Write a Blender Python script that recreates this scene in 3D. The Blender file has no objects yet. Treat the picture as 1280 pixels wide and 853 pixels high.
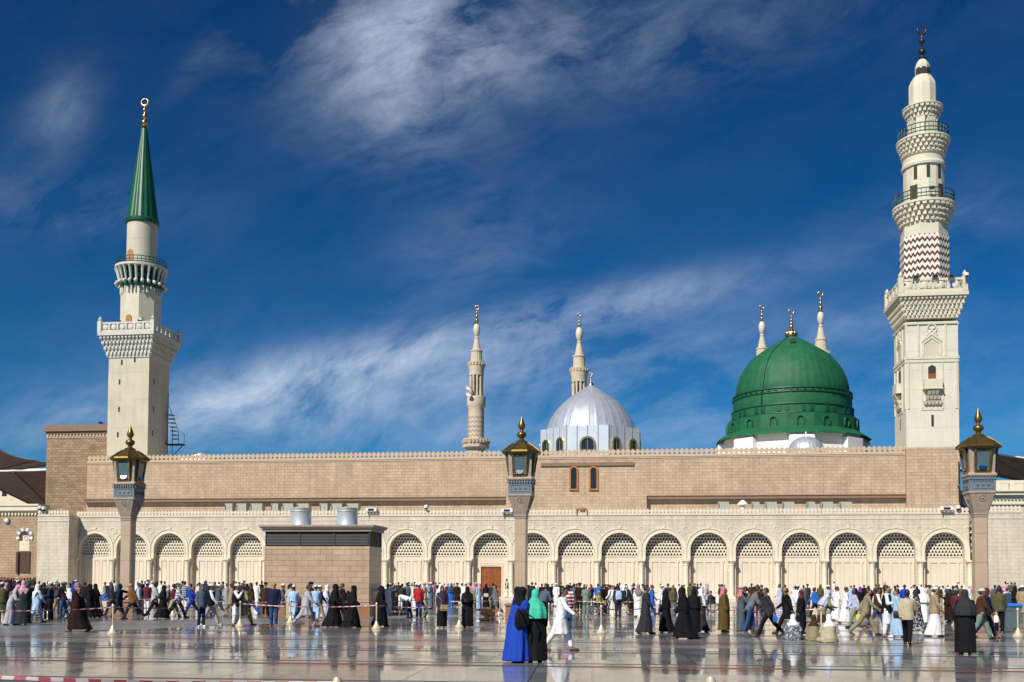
import bpy, bmesh, math, random
from mathutils import Vector, Matrix
rad = math.radians
scene = bpy.context.scene
COL = scene.collection
rng = random.Random(7)

# ------------------------------------------------------------------ camera calibration
FPX, TILT, ROLL, CX, CY, CAMH = 1300.0, rad(2.36), rad(0.30), 640.0, 672.4, 1.9
_R0, _U0 = Vector((1, 0, 0)), Vector((0, -math.sin(TILT), math.cos(TILT)))
FWD = Vector((0, math.cos(TILT), math.sin(TILT)))
RGT = _R0 * math.cos(ROLL) + _U0 * math.sin(ROLL)
UPV = _U0 * math.cos(ROLL) - _R0 * math.sin(ROLL)
EYE = Vector((0, 0, CAMH))

def ray(px, py):
    return FWD + RGT * ((px - CX) / FPX) + UPV * ((CY - py) / FPX)

def ground(px, py, z=0.0):
    d = ray(px, py)
    return EYE + d * ((z - CAMH) / d.z)

# ------------------------------------------------------------------ the mosque's own frame: u along the front, v into the depth
PHI = rad(8.0)
P0 = Vector((-2.19, 101.6, 0))
EU = Vector((math.cos(PHI), -math.sin(PHI), 0))
EV = Vector((math.sin(PHI), math.cos(PHI), 0))

def W(px, py, v):
    d = ray(px, py)
    t = (v - (EYE - P0).dot(EV)) / d.dot(EV)
    p = EYE + d * t - P0
    return p.dot(EU), p.z

def Ux(px, v, py=640):
    return W(px, py, v)[0]

def Zy(py, v, px):
    return W(px, py, v)[1]

def Rpx(px, w_, v):
    """Radius in metres of a round thing w_ picture columns wide whose axis stands at column px, depth v."""
    u = Ux(px, v)
    p = P0 + EU * u + EV * v
    return w_ / 2 * p.y / FPX * math.cos(math.atan2(abs(p.x), p.y))

def world(u, v, z=0.0):
    return P0 + EU * u + EV * v + Vector((0, 0, z))

# ------------------------------------------------------------------ object helpers
def tag(o, label=None, cat=None, group=None, kind=None):
    if label: o['label'] = label
    if cat: o['category'] = cat
    if group: o['group'] = group
    if kind: o['kind'] = kind
    return o

def empty(name, loc=(0, 0, 0), rz=0.0, label=None, cat=None, group=None):
    o = bpy.data.objects.new(name, None)
    COL.objects.link(o)
    o.location = loc
    o.rotation_euler = (0, 0, rz)
    o.empty_display_size = 0.2
    return tag(o, label, cat, group)

def mosque(name, u, v, z, label, cat, group=None, turn=0.0):
    return empty(name, world(u, v, z), -PHI + turn, label, cat, group)

class MB:
    """Collects polygons for one mesh."""
    def __init__(s):
        s.v, s.f, s.m = [], [], []
        s.mi = 0
    def add(s, verts, faces):
        b = len(s.v)
        s.v += [tuple(p) for p in verts]
        s.f += [tuple(b + i for i in f) for f in faces]
        s.m += [s.mi] * len(faces)
        return s
    def box(s, x0, x1, y0, y1, z0, z1):
        v = [(x0, y0, z0), (x1, y0, z0), (x1, y1, z0), (x0, y1, z0), (x0, y0, z1), (x1, y0, z1), (x1, y1, z1), (x0, y1, z1)]
        return s.add(v, [(3, 2, 1, 0), (4, 5, 6, 7), (0, 1, 5, 4), (1, 2, 6, 5), (2, 3, 7, 6), (3, 0, 4, 7)])
    def loft(s, rings, cap0=True, cap1=True):
        n = len(rings[0])
        v = [p for r in rings for p in r]
        f = []
        for k in range(len(rings) - 1):
            for i in range(n):
                j = (i + 1) % n
                f.append((k * n + i, k * n + j, (k + 1) * n + j, (k + 1) * n + i))
        if cap0: f.append(tuple(range(n - 1, -1, -1)))
        if cap1: f.append(tuple((len(rings) - 1) * n + i for i in range(n)))
        return s.add(v, f)
    def lathe(s, prof, n=24, cx=0, cy=0, ph=0.0, cap0=True, cap1=True):
        rings = []
        for r, z in prof:
            r = max(r, 1e-4)
            rings.append([(cx + r * math.cos(ph + 2 * math.pi * i / n), cy + r * math.sin(ph + 2 * math.pi * i / n), z) for i in range(n)])
        return s.loft(rings, cap0, cap1)
    def frustum(s, hx0, hy0, z0, hx1, hy1, z1, cx=0, cy=0):
        r = lambda a, b, z: [(cx - a, cy - b, z), (cx + a, cy - b, z), (cx + a, cy + b, z), (cx - a, cy + b, z)]
        return s.loft([r(hx0, hy0, z0), r(hx1, hy1, z1)])
    def tube(s, pts, r, n=8, close=True):
        pts = [Vector(p) for p in pts]
        rr = r if isinstance(r, (list, tuple)) else [r] * len(pts)
        rings = []
        ref = None
        for i, p in enumerate(pts):
            d = (pts[min(i + 1, len(pts) - 1)] - pts[max(i - 1, 0)])
            d = d.normalized() if d.length > 1e-9 else Vector((0, 0, 1))
            if ref is None:
                ref = Vector((1, 0, 0)) if abs(d.x) < .8 else Vector((0, 1, 0))
            a = (ref - d * ref.dot(d)).normalized()
            b = d.cross(a)
            ref = a
            rings.append([p + (a * math.cos(2 * math.pi * k / n) + b * math.sin(2 * math.pi * k / n)) * rr[i] for k in range(n)])
        return s.loft(rings, close, close)
    def torus(s, c, R, r, axis='y', n=24, m=8, a0=0, a1=2 * math.pi, taper=None):
        pts, rr = [], []
        for i in range(n + 1):
            t = a0 + (a1 - a0) * i / n
            x, y = R * math.cos(t), R * math.sin(t)
            pts.append((c[0] + x, c[1], c[2] + y) if axis == 'y' else (c[0] + x, c[1] + y, c[2]))
            rr.append(r if taper is None else r * taper(i / n))
        return s.tube(pts, rr, m)
    def ball(s, c, rx, ry=None, rz=None, n=12, m=8):
        ry = ry or rx; rz = rz or rx
        rings = []
        for k in range(m + 1):
            t = -math.pi / 2 + math.pi * k / m
            q = max(math.cos(t), 1e-3)
            rings.append([(c[0] + rx * q * math.cos(2 * math.pi * i / n), c[1] + ry * q * math.sin(2 * math.pi * i / n), c[2] + rz * math.sin(t)) for i in range(n)])
        return s.loft(rings)
    def band(s, inner, outer, y0, y1):
        """A flat strip between two (x, z) polylines with thickness from y0 (front) to y1."""
        n = len(inner)
        v = [(x, y0, z) for x, z in inner] + [(x, y0, z) for x, z in outer] + [(x, y1, z) for x, z in inner] + [(x, y1, z) for x, z in outer]
        f = []
        for i in range(n - 1):
            f += [(i, i + 1, n + i + 1, n + i), (n + i, n + i + 1, 3 * n + i + 1, 3 * n + i), (2 * n + i + 1, 2 * n + i, i, i + 1)]
        f += [(0, n, 3 * n, 2 * n), (n - 1, 2 * n - 1 + n * 0, 4 * n - 1, 3 * n - 1)]
        return s.add(v, f)
    def prism(s, poly, y0, y1):
        """A closed (x, z) outline extruded from y0 to y1."""
        n = len(poly)
        v = [(x, y0, z) for x, z in poly] + [(x, y1, z) for x, z in poly]
        f = [tuple(range(n)), tuple(range(2 * n - 1, n - 1, -1))] + [(i, n + i, n + (i + 1) % n, (i + 1) % n) for i in range(n)]
        return s.add(v, f)
    def mesh(s, name, mats, smooth=None):
        me = bpy.data.meshes.new(name)
        me.from_pydata(s.v, [], s.f)
        for m in (mats if isinstance(mats, (list, tuple)) else [mats]):
            me.materials.append(m)
        if any(s.m): me.polygons.foreach_set('material_index', s.m)
        bm = bmesh.new(); bm.from_mesh(me)
        bmesh.ops.recalc_face_normals(bm, faces=bm.faces)
        bm.to_mesh(me); bm.free()
        if smooth:
            me.polygons.foreach_set('use_smooth', [True] * len(me.polygons))
            me.set_sharp_from_angle(angle=rad(smooth))
        me.update()
        return me
    def build(s, name, mats, parent=None, loc=None, smooth=None, rz=0.0):
        o = bpy.data.objects.new(name, s.mesh(name, mats, smooth))
        COL.objects.link(o)
        if parent is not None: o.parent = parent
        if loc is not None: o.location = loc
        if rz: o.rotation_euler = (0, 0, rz)
        return o

def put(name, me, parent=None, loc=(0, 0, 0), rz=0.0, sc=None, mat=None):
    """A further object that shares a mesh."""
    o = bpy.data.objects.new(name, me)
    COL.objects.link(o)
    if parent is not None: o.parent = parent
    o.location = loc
    if rz: o.rotation_euler = (0, 0, rz)
    if sc: o.scale = sc
    if mat is not None:
        o.material_slots[0].link = 'OBJECT'
        o.material_slots[0].material = mat
    return o

def arc(cx, cz, r, a0, a1, n):
    return [(cx + r * math.cos(a0 + (a1 - a0) * i / n), cz + r * math.sin(a0 + (a1 - a0) * i / n)) for i in range(n + 1)]

# ------------------------------------------------------------------ materials
class NT:
    def __init__(s, name):
        s.m = bpy.data.materials.new(name)
        s.m.use_nodes = True
        s.t = s.m.node_tree
        s.b = next(n for n in s.t.nodes if n.type == 'BSDF_PRINCIPLED')
        s.co = None
    def n(s, typ, **kw):
        o = s.t.nodes.new(typ)
        for k, v in kw.items(): setattr(o, k, v)
        return o
    def l(s, a, b): s.t.links.new(a, b)
    def obj(s):
        if s.co is None: s.co = s.n('ShaderNodeTexCoord').outputs['Object']
        return s.co
    def math(s, op, a, b=None, c=None, clamp=False):
        o = s.n('ShaderNodeMath', operation=op, use_clamp=clamp)
        for i, x in enumerate((a, b, c)):
            if x is None: continue
            if isinstance(x, (int, float)): o.inputs[i].default_value = x
            else: s.l(x, o.inputs[i])
        return o.outputs[0]
    def noise(s, scale, detail=4, rough=.55, vec=None, dist=0.0):
        o = s.n('ShaderNodeTexNoise')
        o.inputs['Scale'].default_value = scale
        o.inputs['Detail'].default_value = detail
        o.inputs['Roughness'].default_value = rough
        o.inputs['Distortion'].default_value = dist
        s.l(vec if vec is not None else s.obj(), o.inputs['Vector'])
        return o.outputs[0]
    def ramp(s, x, stops):
        o = s.n('ShaderNodeValToRGB')
        e = o.color_ramp.elements
        while len(e) < len(stops): e.new(.5)
        for i, (p, c) in enumerate(stops):
            e[i].position = p
            e[i].color = (c, c, c, 1) if isinstance(c, (int, float)) else (*c, 1)
        s.l(x, o.inputs[0])
        return o.outputs[0]
    def mix(s, fac, a, b, mode='MIX'):
        o = s.n('ShaderNodeMix', data_type='RGBA', blend_type=mode)
        for i, x in ((0, fac), (6, a), (7, b)):
            if isinstance(x, (int, float)): o.inputs[i].default_value = x
            elif isinstance(x, tuple): o.inputs[i].default_value = (*x, 1) if len(x) == 3 else x
            else: s.l(x, o.inputs[i])
        return o.outputs[2]
    def comb(s, x, y, z=0.0):
        o = s.n('ShaderNodeCombineXYZ')
        for i, q in enumerate((x, y, z)):
            if isinstance(q, (int, float)): o.inputs[i].default_value = q
            else: s.l(q, o.inputs[i])
        return o.outputs[0]
    def sep(s, v=None):
        o = s.n('ShaderNodeSeparateXYZ')
        s.l(v if v is not None else s.obj(), o.inputs[0])
        return o.outputs
    def bump(s, h, strength, dist=.02):
        o = s.n('ShaderNodeBump')
        o.inputs['Strength'].default_value = strength
        o.inputs['Distance'].default_value = dist
        s.l(h, o.inputs['Height'])
        s.l(o.outputs[0], s.b.inputs['Normal'])
    def col(s, c):
        if isinstance(c, tuple): s.b.inputs['Base Color'].default_value = (*c, 1)
        else: s.l(c, s.b.inputs['Base Color'])
        return s
    def set(s, **kw):
        for k, v in kw.items(): s.b.inputs[k.replace('_', ' ')].default_value = v
        return s.m

def plain(name, c, rough=.6, metal=0.0, var=.12, scale=3.0, bump=0.0):
    t = NT(name)
    f = t.ramp(t.noise(scale, 5), [(.3, 1 - var), (.7, 1 + var * .5)])
    t.col(t.mix(1.0, c, f, 'MULTIPLY'))
    if bump: t.bump(t.noise(scale * 6, 4), bump)
    return t.set(Roughness=rough, Metallic=metal)

def masonry(name, c1, c2, joint, bw, bh, gap=.014, rough=.75, var=.25, streak=.12, fine=60.0):
    """Coursed stone: bricks in the (x+y, z) plane, tones per block, joints, rain streaks."""
    t = NT(name)
    X, Y, Z = t.sep()
    vec = t.comb(t.math('ADD', X, Y), Z)
    br = t.n('ShaderNodeTexBrick', offset=.5)
    t.l(vec, br.inputs['Vector'])
    br.inputs['Color1'].default_value = (*c1, 1); br.inputs['Color2'].default_value = (*c2, 1)
    br.inputs['Mortar'].default_value = (*joint, 1)
    br.inputs['Scale'].default_value = 1.0
    br.inputs['Mortar Size'].default_value = gap
    br.inputs['Mortar Smooth'].default_value = .25
    br.inputs['Bias'].default_value = 0.0
    br.inputs['Brick Width'].default_value = bw
    br.inputs['Row Height'].default_value = bh
    n1 = t.ramp(t.noise(.55, 5, .6), [(.3, 1 - var), (.72, 1.08)])
    n2 = t.ramp(t.noise(fine, 3, .6), [(.3, .9), (.7, 1.06)])
    st = t.ramp(t.noise(1.0, 4, .6, t.comb(t.math('MULTIPLY', t.math('ADD', X, Y), 2.3), t.math('MULTIPLY', Z, .16))), [(.4, 1.0), (.75, 1 - streak)])
    c = t.mix(1.0, br.outputs[0], n1, 'MULTIPLY')
    c = t.mix(1.0, c, n2, 'MULTIPLY')
    c = t.mix(1.0, c, st, 'MULTIPLY')
    t.col(c)
    t.bump(t.math('SUBTRACT', 1.0, br.outputs[1]), .5, .012)
    return t.set(Roughness=rough)

def granite(name, c, c2, rough=.35, scale=38.0, joints=None):
    t = NT(name)
    n = t.ramp(t.noise(scale, 3, .7), [(.35, c2), (.62, c)])
    n1 = t.ramp(t.noise(.9, 4), [(.3, .86), (.7, 1.06)])
    c_ = t.mix(1.0, n, n1, 'MULTIPLY')
    if joints:
        Z = t.sep()[2]
        fr = t.math('FRACT', t.math('DIVIDE', Z, joints))
        c_ = t.mix(t.math('LESS_THAN', fr, .016 / joints), c_, tuple(x * .45 for x in c2))
    t.col(c_)
    return t.set(Roughness=rough)

M = {}
M['cream'] = masonry('cream stone blocks', (.66, .575, .45), (.61, .53, .41), (.42, .375, .28), .74, .345, .013, var=.16, streak=.24)
M['cream_plain'] = plain('cream stone', (.66, .585, .45), .6, var=.10, scale=1.2, bump=.06)
M['cream_door'] = plain('pale beige panel', (.64, .55, .43), .55, var=.07, scale=.8)
M['cream_screen'] = plain('pale screen stone', (.70, .62, .48), .6, var=.06)
M['tan'] = masonry('tan stone blocks', (.54, .40, .27), (.45, .33, .22), (.27, .19, .13), .66, .318, .016, var=.15, streak=.25)
M['tan_trim'] = plain('tan stone trim', (.50, .375, .25), .65, var=.1, bump=.05)
M['brown_trim'] = plain('brown cornice stone and soffit shade', (.22, .135, .085), .6, var=.15)
M['brown'] = masonry('brown stone blocks', (.40, .275, .155), (.25, .165, .095), (.12, .08, .05), .62, .31, .02, var=.2, streak=.15)
M['brown_far'] = masonry('sandy stone blocks', (.45, .32, .19), (.36, .25, .15), (.2, .14, .09), .7, .3, .016)
M['kiosk'] = masonry('tan granite blocks', (.55, .385, .25), (.46, .32, .21), (.24, .17, .12), .66, .29, .011, rough=.28, fine=45)
M['granite'] = granite('brown granite', (.54, .40, .28), (.33, .235, .165), joints=1.45)
M['granite_carved'] = granite('carved brown granite', (.42, .325, .245), (.25, .19, .145), .5)
M['granite_base'] = granite('red brown granite', (.36, .18, .09), (.2, .1, .055), .3)
M['slate'] = granite('blue grey stone', (.18, .21, .235), (.115, .135, .155), .45, 20)
M['brass'] = plain('weathered brass', (.21, .14, .038), .36, .75, var=.35, scale=4)
M['gold'] = plain('gilt copper', (.85, .55, .2), .3, 1.0, var=.2)
M['copper'] = plain('copper gilt', (.62, .36, .16), .32, 1.0, var=.25)
M['dark_bronze'] = plain('dark bronze', (.05, .035, .028), .35, .6, var=.2)
M['white'] = plain('white painted stone', (.80, .79, .75), .6, var=.07, scale=.6)
M['minaret'] = masonry('cream minaret stone', (.56, .51, .385), (.535, .485, .365), (.42, .38, .29), 3.4, 3.3, .02, var=.08, streak=.12)
M['minaret_plain'] = plain('cream carved stone', (.60, .55, .42), .6, var=.1, scale=1.0, bump=.05)
M['minaret_white'] = plain('pale carved stone', (.55, .54, .47), .6, var=.1, scale=1.0, bump=.05)
M['minaret_white_block'] = masonry('pale minaret stone', (.64, .60, .485), (.615, .575, .465), (.49, .455, .37), 3.2, 1.9, .018, var=.06, streak=.1)
M['far_stone'] = plain('warm minaret stone', (.56, .47, .34), .65, var=.1, scale=.4)
M['far_dark'] = plain('brown minaret stone', (.40, .31, .21), .7, var=.1)
M['green'] = plain('green lead paint', (.004, .105, .04), .68, var=.28, scale=.9, bump=.1)
M['green_dark'] = plain('dark green paint', (.006, .075, .028), .45, var=.2)
M['green_spire'] = plain('green spire paint', (.006, .085, .035), .4, var=.15, scale=.8)
M['green_rail'] = plain('green metal rail', (.02, .09, .07), .4, .3, var=.15)
M['silver'] = plain('silver sheet', (.68, .72, .77), .32, .6, var=.14, scale=1.5)
M['silver_panel'] = plain('silver wall panel', (.62, .68, .74), .42, .4, var=.08, scale=1.0)
M['galvanised'] = plain('galvanised steel', (.62, .64, .66), .4, .45, var=.18, scale=2.0)
M['ac'] = plain('grey green enamel', (.36, .36, .30), .55, var=.1)
M['ac_dark'] = plain('dark grille', (.06, .065, .06), .6)
M['louvre'] = plain('dark louvre metal', (.035, .035, .04), .5, var=.2)
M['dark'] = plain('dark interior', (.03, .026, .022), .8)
M['wood'] = plain('varnished wood', (.27, .085, .018), .35, var=.35, scale=2.5)
M['dark_wood_and_shade'] = plain('dark wood', (.07, .035, .018), .5, var=.3)
M['orange_frame'] = plain('orange wood frame', (.42, .17, .04), .45, var=.2)
M['window_glass'] = plain('dark window glass', (.02, .022, .026), .12, var=.1)
M['maroon'] = plain('maroon stone inlay', (.085, .025, .03), .6, var=.15)
M['steel'] = plain('grey steel', (.3, .31, .33), .4, .7, var=.1)
M['black_metal'] = plain('black metal', (.015, .016, .018), .45, .3)
M['camera_white'] = plain('white plastic', (.72, .72, .70), .4, var=.05)
M['canopy'] = plain('brown canopy fabric', (.25, .175, .13), .85, var=.18, scale=.7)
M['canopy_rim'] = plain('white canopy edge', (.75, .74, .68), .6, var=.05)
M['stanchion'] = plain('cream metal post', (.62, .53, .36), .35, .25, var=.1)
M['bin'] = plain('grey green bin plastic', (.085, .125, .13), .5, var=.12)
M['bin_lid'] = plain('blue bin plastic', (.02, .14, .52), .4, var=.1)
M['blue_cloth'] = plain('blue tarpaulin', (.01, .13, .5), .55, var=.2)
M['rubber'] = plain('black rubber', (.012, .012, .013), .7)
M['bone'] = plain('white stone stripe', (.68, .66, .6), .6)
M['grey_stripe'] = plain('grey stone stripe', (.2, .21, .22), .6)

def glassy():
    t = NT('lantern glass')
    t.col((.16, .27, .30))
    return t.set(Roughness=.06, Transmission_Weight=.55, IOR=1.45)
M['glass'] = glassy()
def reflector():
    t = NT('lamp reflector')
    t.col((.8, .85, .88))
    return t.set(Roughness=.12, Metallic=1.0)
M['reflector'] = reflector()

def tape():
    t = NT('red and white tape')
    X = t.sep()[0]
    f = t.math('LESS_THAN', t.math('FRACT', t.math('MULTIPLY', X, 3.6)), .5)
    t.col(t.mix(f, (.40, .33, .34), (.27, .04, .06)))
    return t.set(Roughness=.4)
M['tape'] = tape()

def zigzag(name, ca, cb, per, row, duty=.42):
    """Chevron courses cut in two stones, laid out round the shaft."""
    t = NT(name)
    X, Y, Z = t.sep()
    ang = t.math('ARCTAN2', Y, X)
    saw = t.math('MULTIPLY', t.math('PINGPONG', t.math('MULTIPLY', ang, per / math.pi), .5), .9)
    s = t.math('FRACT', t.math('ADD', t.math('DIVIDE', Z, row), saw))
    f = t.math('LESS_THAN', s, duty)
    t.col(t.mix(f, ca, cb))
    t.bump(f, .6, .05)
    return t.set(Roughness=.65)
M['chevron'] = zigzag('maroon and cream chevron', (.72, .66, .55), (.085, .025, .03), 15, .72, .43)
M['chevron_far'] = zigzag('tan and brown chevron', (.58, .48, .34), (.36, .28, .19), 7, .95, .5)

def marble():
    """Polished, wet plaza slabs: light and dark marble with darker bands and red granite strips."""
    t = NT('polished wet marble')
    g = t.n('ShaderNodeNewGeometry')
    P = g.outputs['Position']
    vr = t.n('ShaderNodeVectorRotate', rotation_type='Z_AXIS')
    t.l(P, vr.inputs['Vector']); vr.inputs['Angle'].default_value = PHI * .55
    X, Y, Z = t.sep(vr.outputs[0])
    vec = t.comb(X, Y)
    br = t.n('ShaderNodeTexBrick', offset=.0)
    t.l(vec, br.inputs['Vector'])
    br.inputs['Color1'].default_value = (0, 0, 0, 1); br.inputs['Color2'].default_value = (1, 1, 1, 1)
    br.inputs['Mortar'].default_value = (.5, .5, .5, 1)
    br.inputs['Scale'].default_value = 1.0
    br.inputs['Mortar Size'].default_value = .012
    br.inputs['Mortar Smooth'].default_value = .1
    br.inputs['Brick Width'].default_value = 1.2
    br.inputs['Row Height'].default_value = 1.2
    slab = br.outputs[0]
    vein = t.noise(.9, 8, .65, vec, 1.2)
    base = t.mix(t.ramp(slab, [(.0, 0.0), (1, 1.0)]), (.14, .15, .16), (.25, .255, .26))
    base = t.mix(t.ramp(vein, [(.42, 0.0), (.62, .55)]), base, (.27, .27, .268))
    # dark bands parallel to the front, in pairs, and a light field now and then
    def stripe(per, lo, hi, off=0.0):
        fr = t.math('FRACT', t.math('DIVIDE', t.math('ADD', Y, off), per))
        return t.math('MULTIPLY', t.math('GREATER_THAN', fr, lo), t.math('LESS_THAN', fr, hi))
    light = stripe(23.0, .30, .52, 0)
    base = t.mix(t.math('MULTIPLY', light, .75), base, (.235, .235, .23))
    dark = t.math('MAXIMUM', stripe(4.6, .0, .085), stripe(4.6, .2, .25))
    fx = t.math('FRACT', t.math('DIVIDE', X, 3.6))
    dark = t.math('MAXIMUM', dark, t.math('MULTIPLY', t.math('LESS_THAN', fx, .02), .35))
    base = t.mix(t.math('MULTIPLY', dark, .85), base, (.03, .033, .037))
    redx = t.math('LESS_THAN', t.math('FRACT', t.math('DIVIDE', X, 7.2)), .62)
    red = t.math('MULTIPLY', stripe(9.2, .44, .56), redx)
    base = t.mix(t.math('MULTIPLY', red, .8), base, (.17, .062, .045))
    base = t.mix(br.outputs[1], base, (.03, .03, .032))
    t.col(base)
    wet = t.noise(.16, 5, .6, vec)
    rough = t.ramp(t.math('ADD', t.math('MULTIPLY', wet, .8), t.math('MULTIPLY', slab, .2)), [(.35, .045), (.56, .085), (.72, .19)])
    rough = t.math('ADD', rough, t.math('MULTIPLY', light, .08))
    # a strip of paving that has dried off
    def side_of(a, b_):
        n_x, n_y = -(b_.y - a.y), (b_.x - a.x)
        q = t.sep(P)
        e = t.math('ADD', t.math('MULTIPLY', t.math('SUBTRACT', q[0], a.x), n_x), t.math('MULTIPLY', t.math('SUBTRACT', q[1], a.y), n_y))
        return t.math('ADD', e, t.math('MULTIPLY', t.math('SUBTRACT', t.noise(.5, 4, .6, P), .5), 2.5 * (b_ - a).length))
    la, lb = ground(-200, 783), ground(340, 773)
    lc, ld = ground(-200, 803), ground(340, 780)
    dry = t.math('MULTIPLY', t.math('LESS_THAN', side_of(la, lb), 0), t.math('GREATER_THAN', side_of(lc, ld), 0))
    base = t.mix(t.math('MULTIPLY', dry, .7), base, (.17, .175, .175))
    t.col(base)
    rough = t.math('MAXIMUM', rough, t.math('MULTIPLY', dry, .30))
    rough = t.math('MAXIMUM', rough, t.math('MULTIPLY', dark, .34))
    t.l(t.math('SUBTRACT', .5, t.math('MULTIPLY', dark, .34)), t.b.inputs['Specular IOR Level'])
    t.l(rough, t.b.inputs['Roughness'])
    # each slab sits a hair out of level, so that reflections break at the joints
    wn = t.n('ShaderNodeTexWhiteNoise', noise_dimensions='2D')
    cell = t.comb(t.math('FLOOR', t.math('DIVIDE', X, 1.2)), t.math('FLOOR', t.math('DIVIDE', Y, 1.2)))
    t.l(cell, wn.inputs['Vector'])
    r3 = t.sep(wn.outputs['Color'])
    n2 = t.noise(1.1, 3, .5, vec)
    tx = t.math('ADD', t.math('MULTIPLY', t.math('SUBTRACT', r3[0], .5), .0055), t.math('MULTIPLY', t.math('SUBTRACT', n2, .5), .006))
    n3 = t.noise(1.7, 3, .5, vec)
    ty = t.math('ADD', t.math('MULTIPLY', t.math('SUBTRACT', r3[1], .5), .010), t.math('MULTIPLY', t.math('SUBTRACT', n3, .5), .008))
    nn = t.n('ShaderNodeVectorMath', operation='NORMALIZE')
    t.l(t.comb(tx, ty, 1.0), nn.inputs[0])
    t.l(nn.outputs[0], t.b.inputs['Normal'])
    return t.set(IOR=1.52)
M['marble'] = marble()

# ------------------------------------------------------------------ camera
cam = bpy.data.cameras.new('camera')
cam.sensor_width = 36.0
cam.lens = 36.0 * FPX / 1280.0
cam.shift_y = (CY - 426.5) / 1280.0
cam.shift_x = 0.0
cam.clip_start, cam.clip_end = .5, 9000.0
co = bpy.data.objects.new('camera', cam)
COL.objects.link(co)
mw = Matrix.Identity(4)
for i, a in enumerate((RGT, UPV, -FWD)):
    for k in range(3): mw[k][i] = a[k]
mw.translation = EYE
co.matrix_world = mw
scene.camera = co

# ------------------------------------------------------------------ sun and sky
SUN_EL, SUN_AZ = rad(43.0), rad(36.0)          # from behind the camera, 36 degrees to its left
to_sun = Vector((-math.sin(SUN_AZ) * math.cos(SUN_EL), -math.cos(SUN_AZ) * math.cos(SUN_EL), math.sin(SUN_EL)))
sl = bpy.data.lights.new('sun', 'SUN')
sl.energy, sl.angle, sl.color = 5.0, rad(.53), (1.0, .945, .855)
so = bpy.data.objects.new('sun', sl)
COL.objects.link(so)
so.location = (0, 0, 80)
so.rotation_euler = to_sun.to_track_quat('Z', 'Y').to_euler()

wd = bpy.data.worlds.new('World')
scene.world = wd
wd.use_nodes = True
class WT(NT):
    def __init__(s):
        s.t = wd.node_tree
        s.co = None
w = WT()
for n_ in list(w.t.nodes): w.t.nodes.remove(n_)
out = w.n('ShaderNodeOutputWorld'); bg = w.n('ShaderNodeBackground')
w.l(bg.outputs[0], out.inputs[0])
sky = w.n('ShaderNodeTexSky', sky_type='NISHITA')
sky.sun_disc = False
sky.sun_elevation = SUN_EL
sky.sun_rotation = math.atan2(to_sun.x, to_sun.y)
sky.altitude, sky.air_density, sky.dust_density, sky.ozone_density = 600, 1.0, .25, 3.0
gen = w.n('ShaderNodeTexCoord').outputs['Generated']
dx, dy, dz = w.sep(gen)
ys = w.math('MAXIMUM', dy, .08)
ax, el = w.math('DIVIDE', dx, ys), w.math('DIVIDE', dz, ys)
pl = w.comb(ax, el)
# cirrus: long fibres along a slant, warped, gathered into a few banks
warp = w.noise(2.2, 4, .6, pl)
sx = w.math('ADD', w.math('MULTIPLY', ax, .94), w.math('MULTIPLY', el, .34))
sy = w.math('ADD', w.math('SUBTRACT', w.math('MULTIPLY', el, .94), w.math('MULTIPLY', ax, .34)), w.math('MULTIPLY', w.math('SUBTRACT', warp, .5), .16))
fib = w.noise(1.0, 12, .66, w.comb(w.math('MULTIPLY', sx, 5.0), w.math('MULTIPLY', sy, 14.0)), .12)
puff = w.noise(5.5, 12, .66, w.comb(sx, w.math('MULTIPLY', sy, 1.7)), .45)
tex = w.math('ADD', w.math('MULTIPLY', fib, .5), w.math('MULTIPLY', puff, .5))
def bank(px, py, wx, wy, slant, gain):
    cx, cy = (px - 640) / 1300.0, (731 - py) / 1300.0
    ca, sa = math.cos(slant), math.sin(slant)
    qx, qy = w.math('SUBTRACT', ax, cx), w.math('SUBTRACT', el, cy)
    a = w.math('DIVIDE', w.math('ADD', w.math('MULTIPLY', qx, ca), w.math('MULTIPLY', qy, sa)), wx / 1300.0)
    b = w.math('DIVIDE', w.math('SUBTRACT', w.math('MULTIPLY', qy, ca), w.math('MULTIPLY', qx, sa)), wy / 1300.0)
    e = w.math('EXPONENT', w.math('MULTIPLY', w.math('ADD', w.math('MULTIPLY', a, a), w.math('MULTIPLY', b, b)), -1.0))
    return w.math('MULTIPLY', e, gain)
banks = [(490, 55, 120, 105, -.3, .80), (600, 20, 170, 60, .1, .38), (800, 50, 260, 60, .2, .26), (480, 150, 60, 50, 0, .18), (62, 140, 38, 55, -.5, .30), (60, 255, 160, 45, -.1, .18),
         (580, 425, 330, 26, .21, .75), (420, 470, 230, 32, .14, .42), (640, 470, 260, 22, .16, .30), (800, 385, 130, 26, .22, .24), (330, 505, 260, 30, .08, .36), (200, 540, 260, 30, .1, .24), (470, 545, 300, 30, .0, .25),
         (600, 300, 110, 70, .4, .2), (900, 480, 330, 70, .1, .20), (1180, 270, 120, 40, .2, .18), (1050, 400, 120, 26, .1, .16), (250, 60, 60, 20, .8, .15), (640, 520, 700, 90, 0, .2)]
tot = None
for b_ in banks:
    e = bank(*b_)
    tot = e if tot is None else w.math('ADD', tot, e)
tot = w.math('ADD', tot, .018)
cloud = w.math('MULTIPLY', w.ramp(tex, [(.41, .04), (.68, 1.0)]), tot, clamp=True)
cloud = w.math('MULTIPLY', cloud, w.math('GREATER_THAN', dy, .05))
gam = w.n('ShaderNodeGamma'); w.l(sky.outputs[0], gam.inputs[0]); gam.inputs[1].default_value = 1.38
deep = w.mix(1.0, gam.outputs[0], (.009, .19, .295), 'MULTIPLY')
haze = w.math('MULTIPLY', w.math('EXPONENT', w.math('MULTIPLY', w.math('MAXIMUM', el, 0.0), -7.5)), .42)
deep = w.mix(haze, deep, (1.15, 3.1, 5.2))
skyc = w.mix(cloud, deep, (6.4, 7.3, 8.8))
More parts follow.
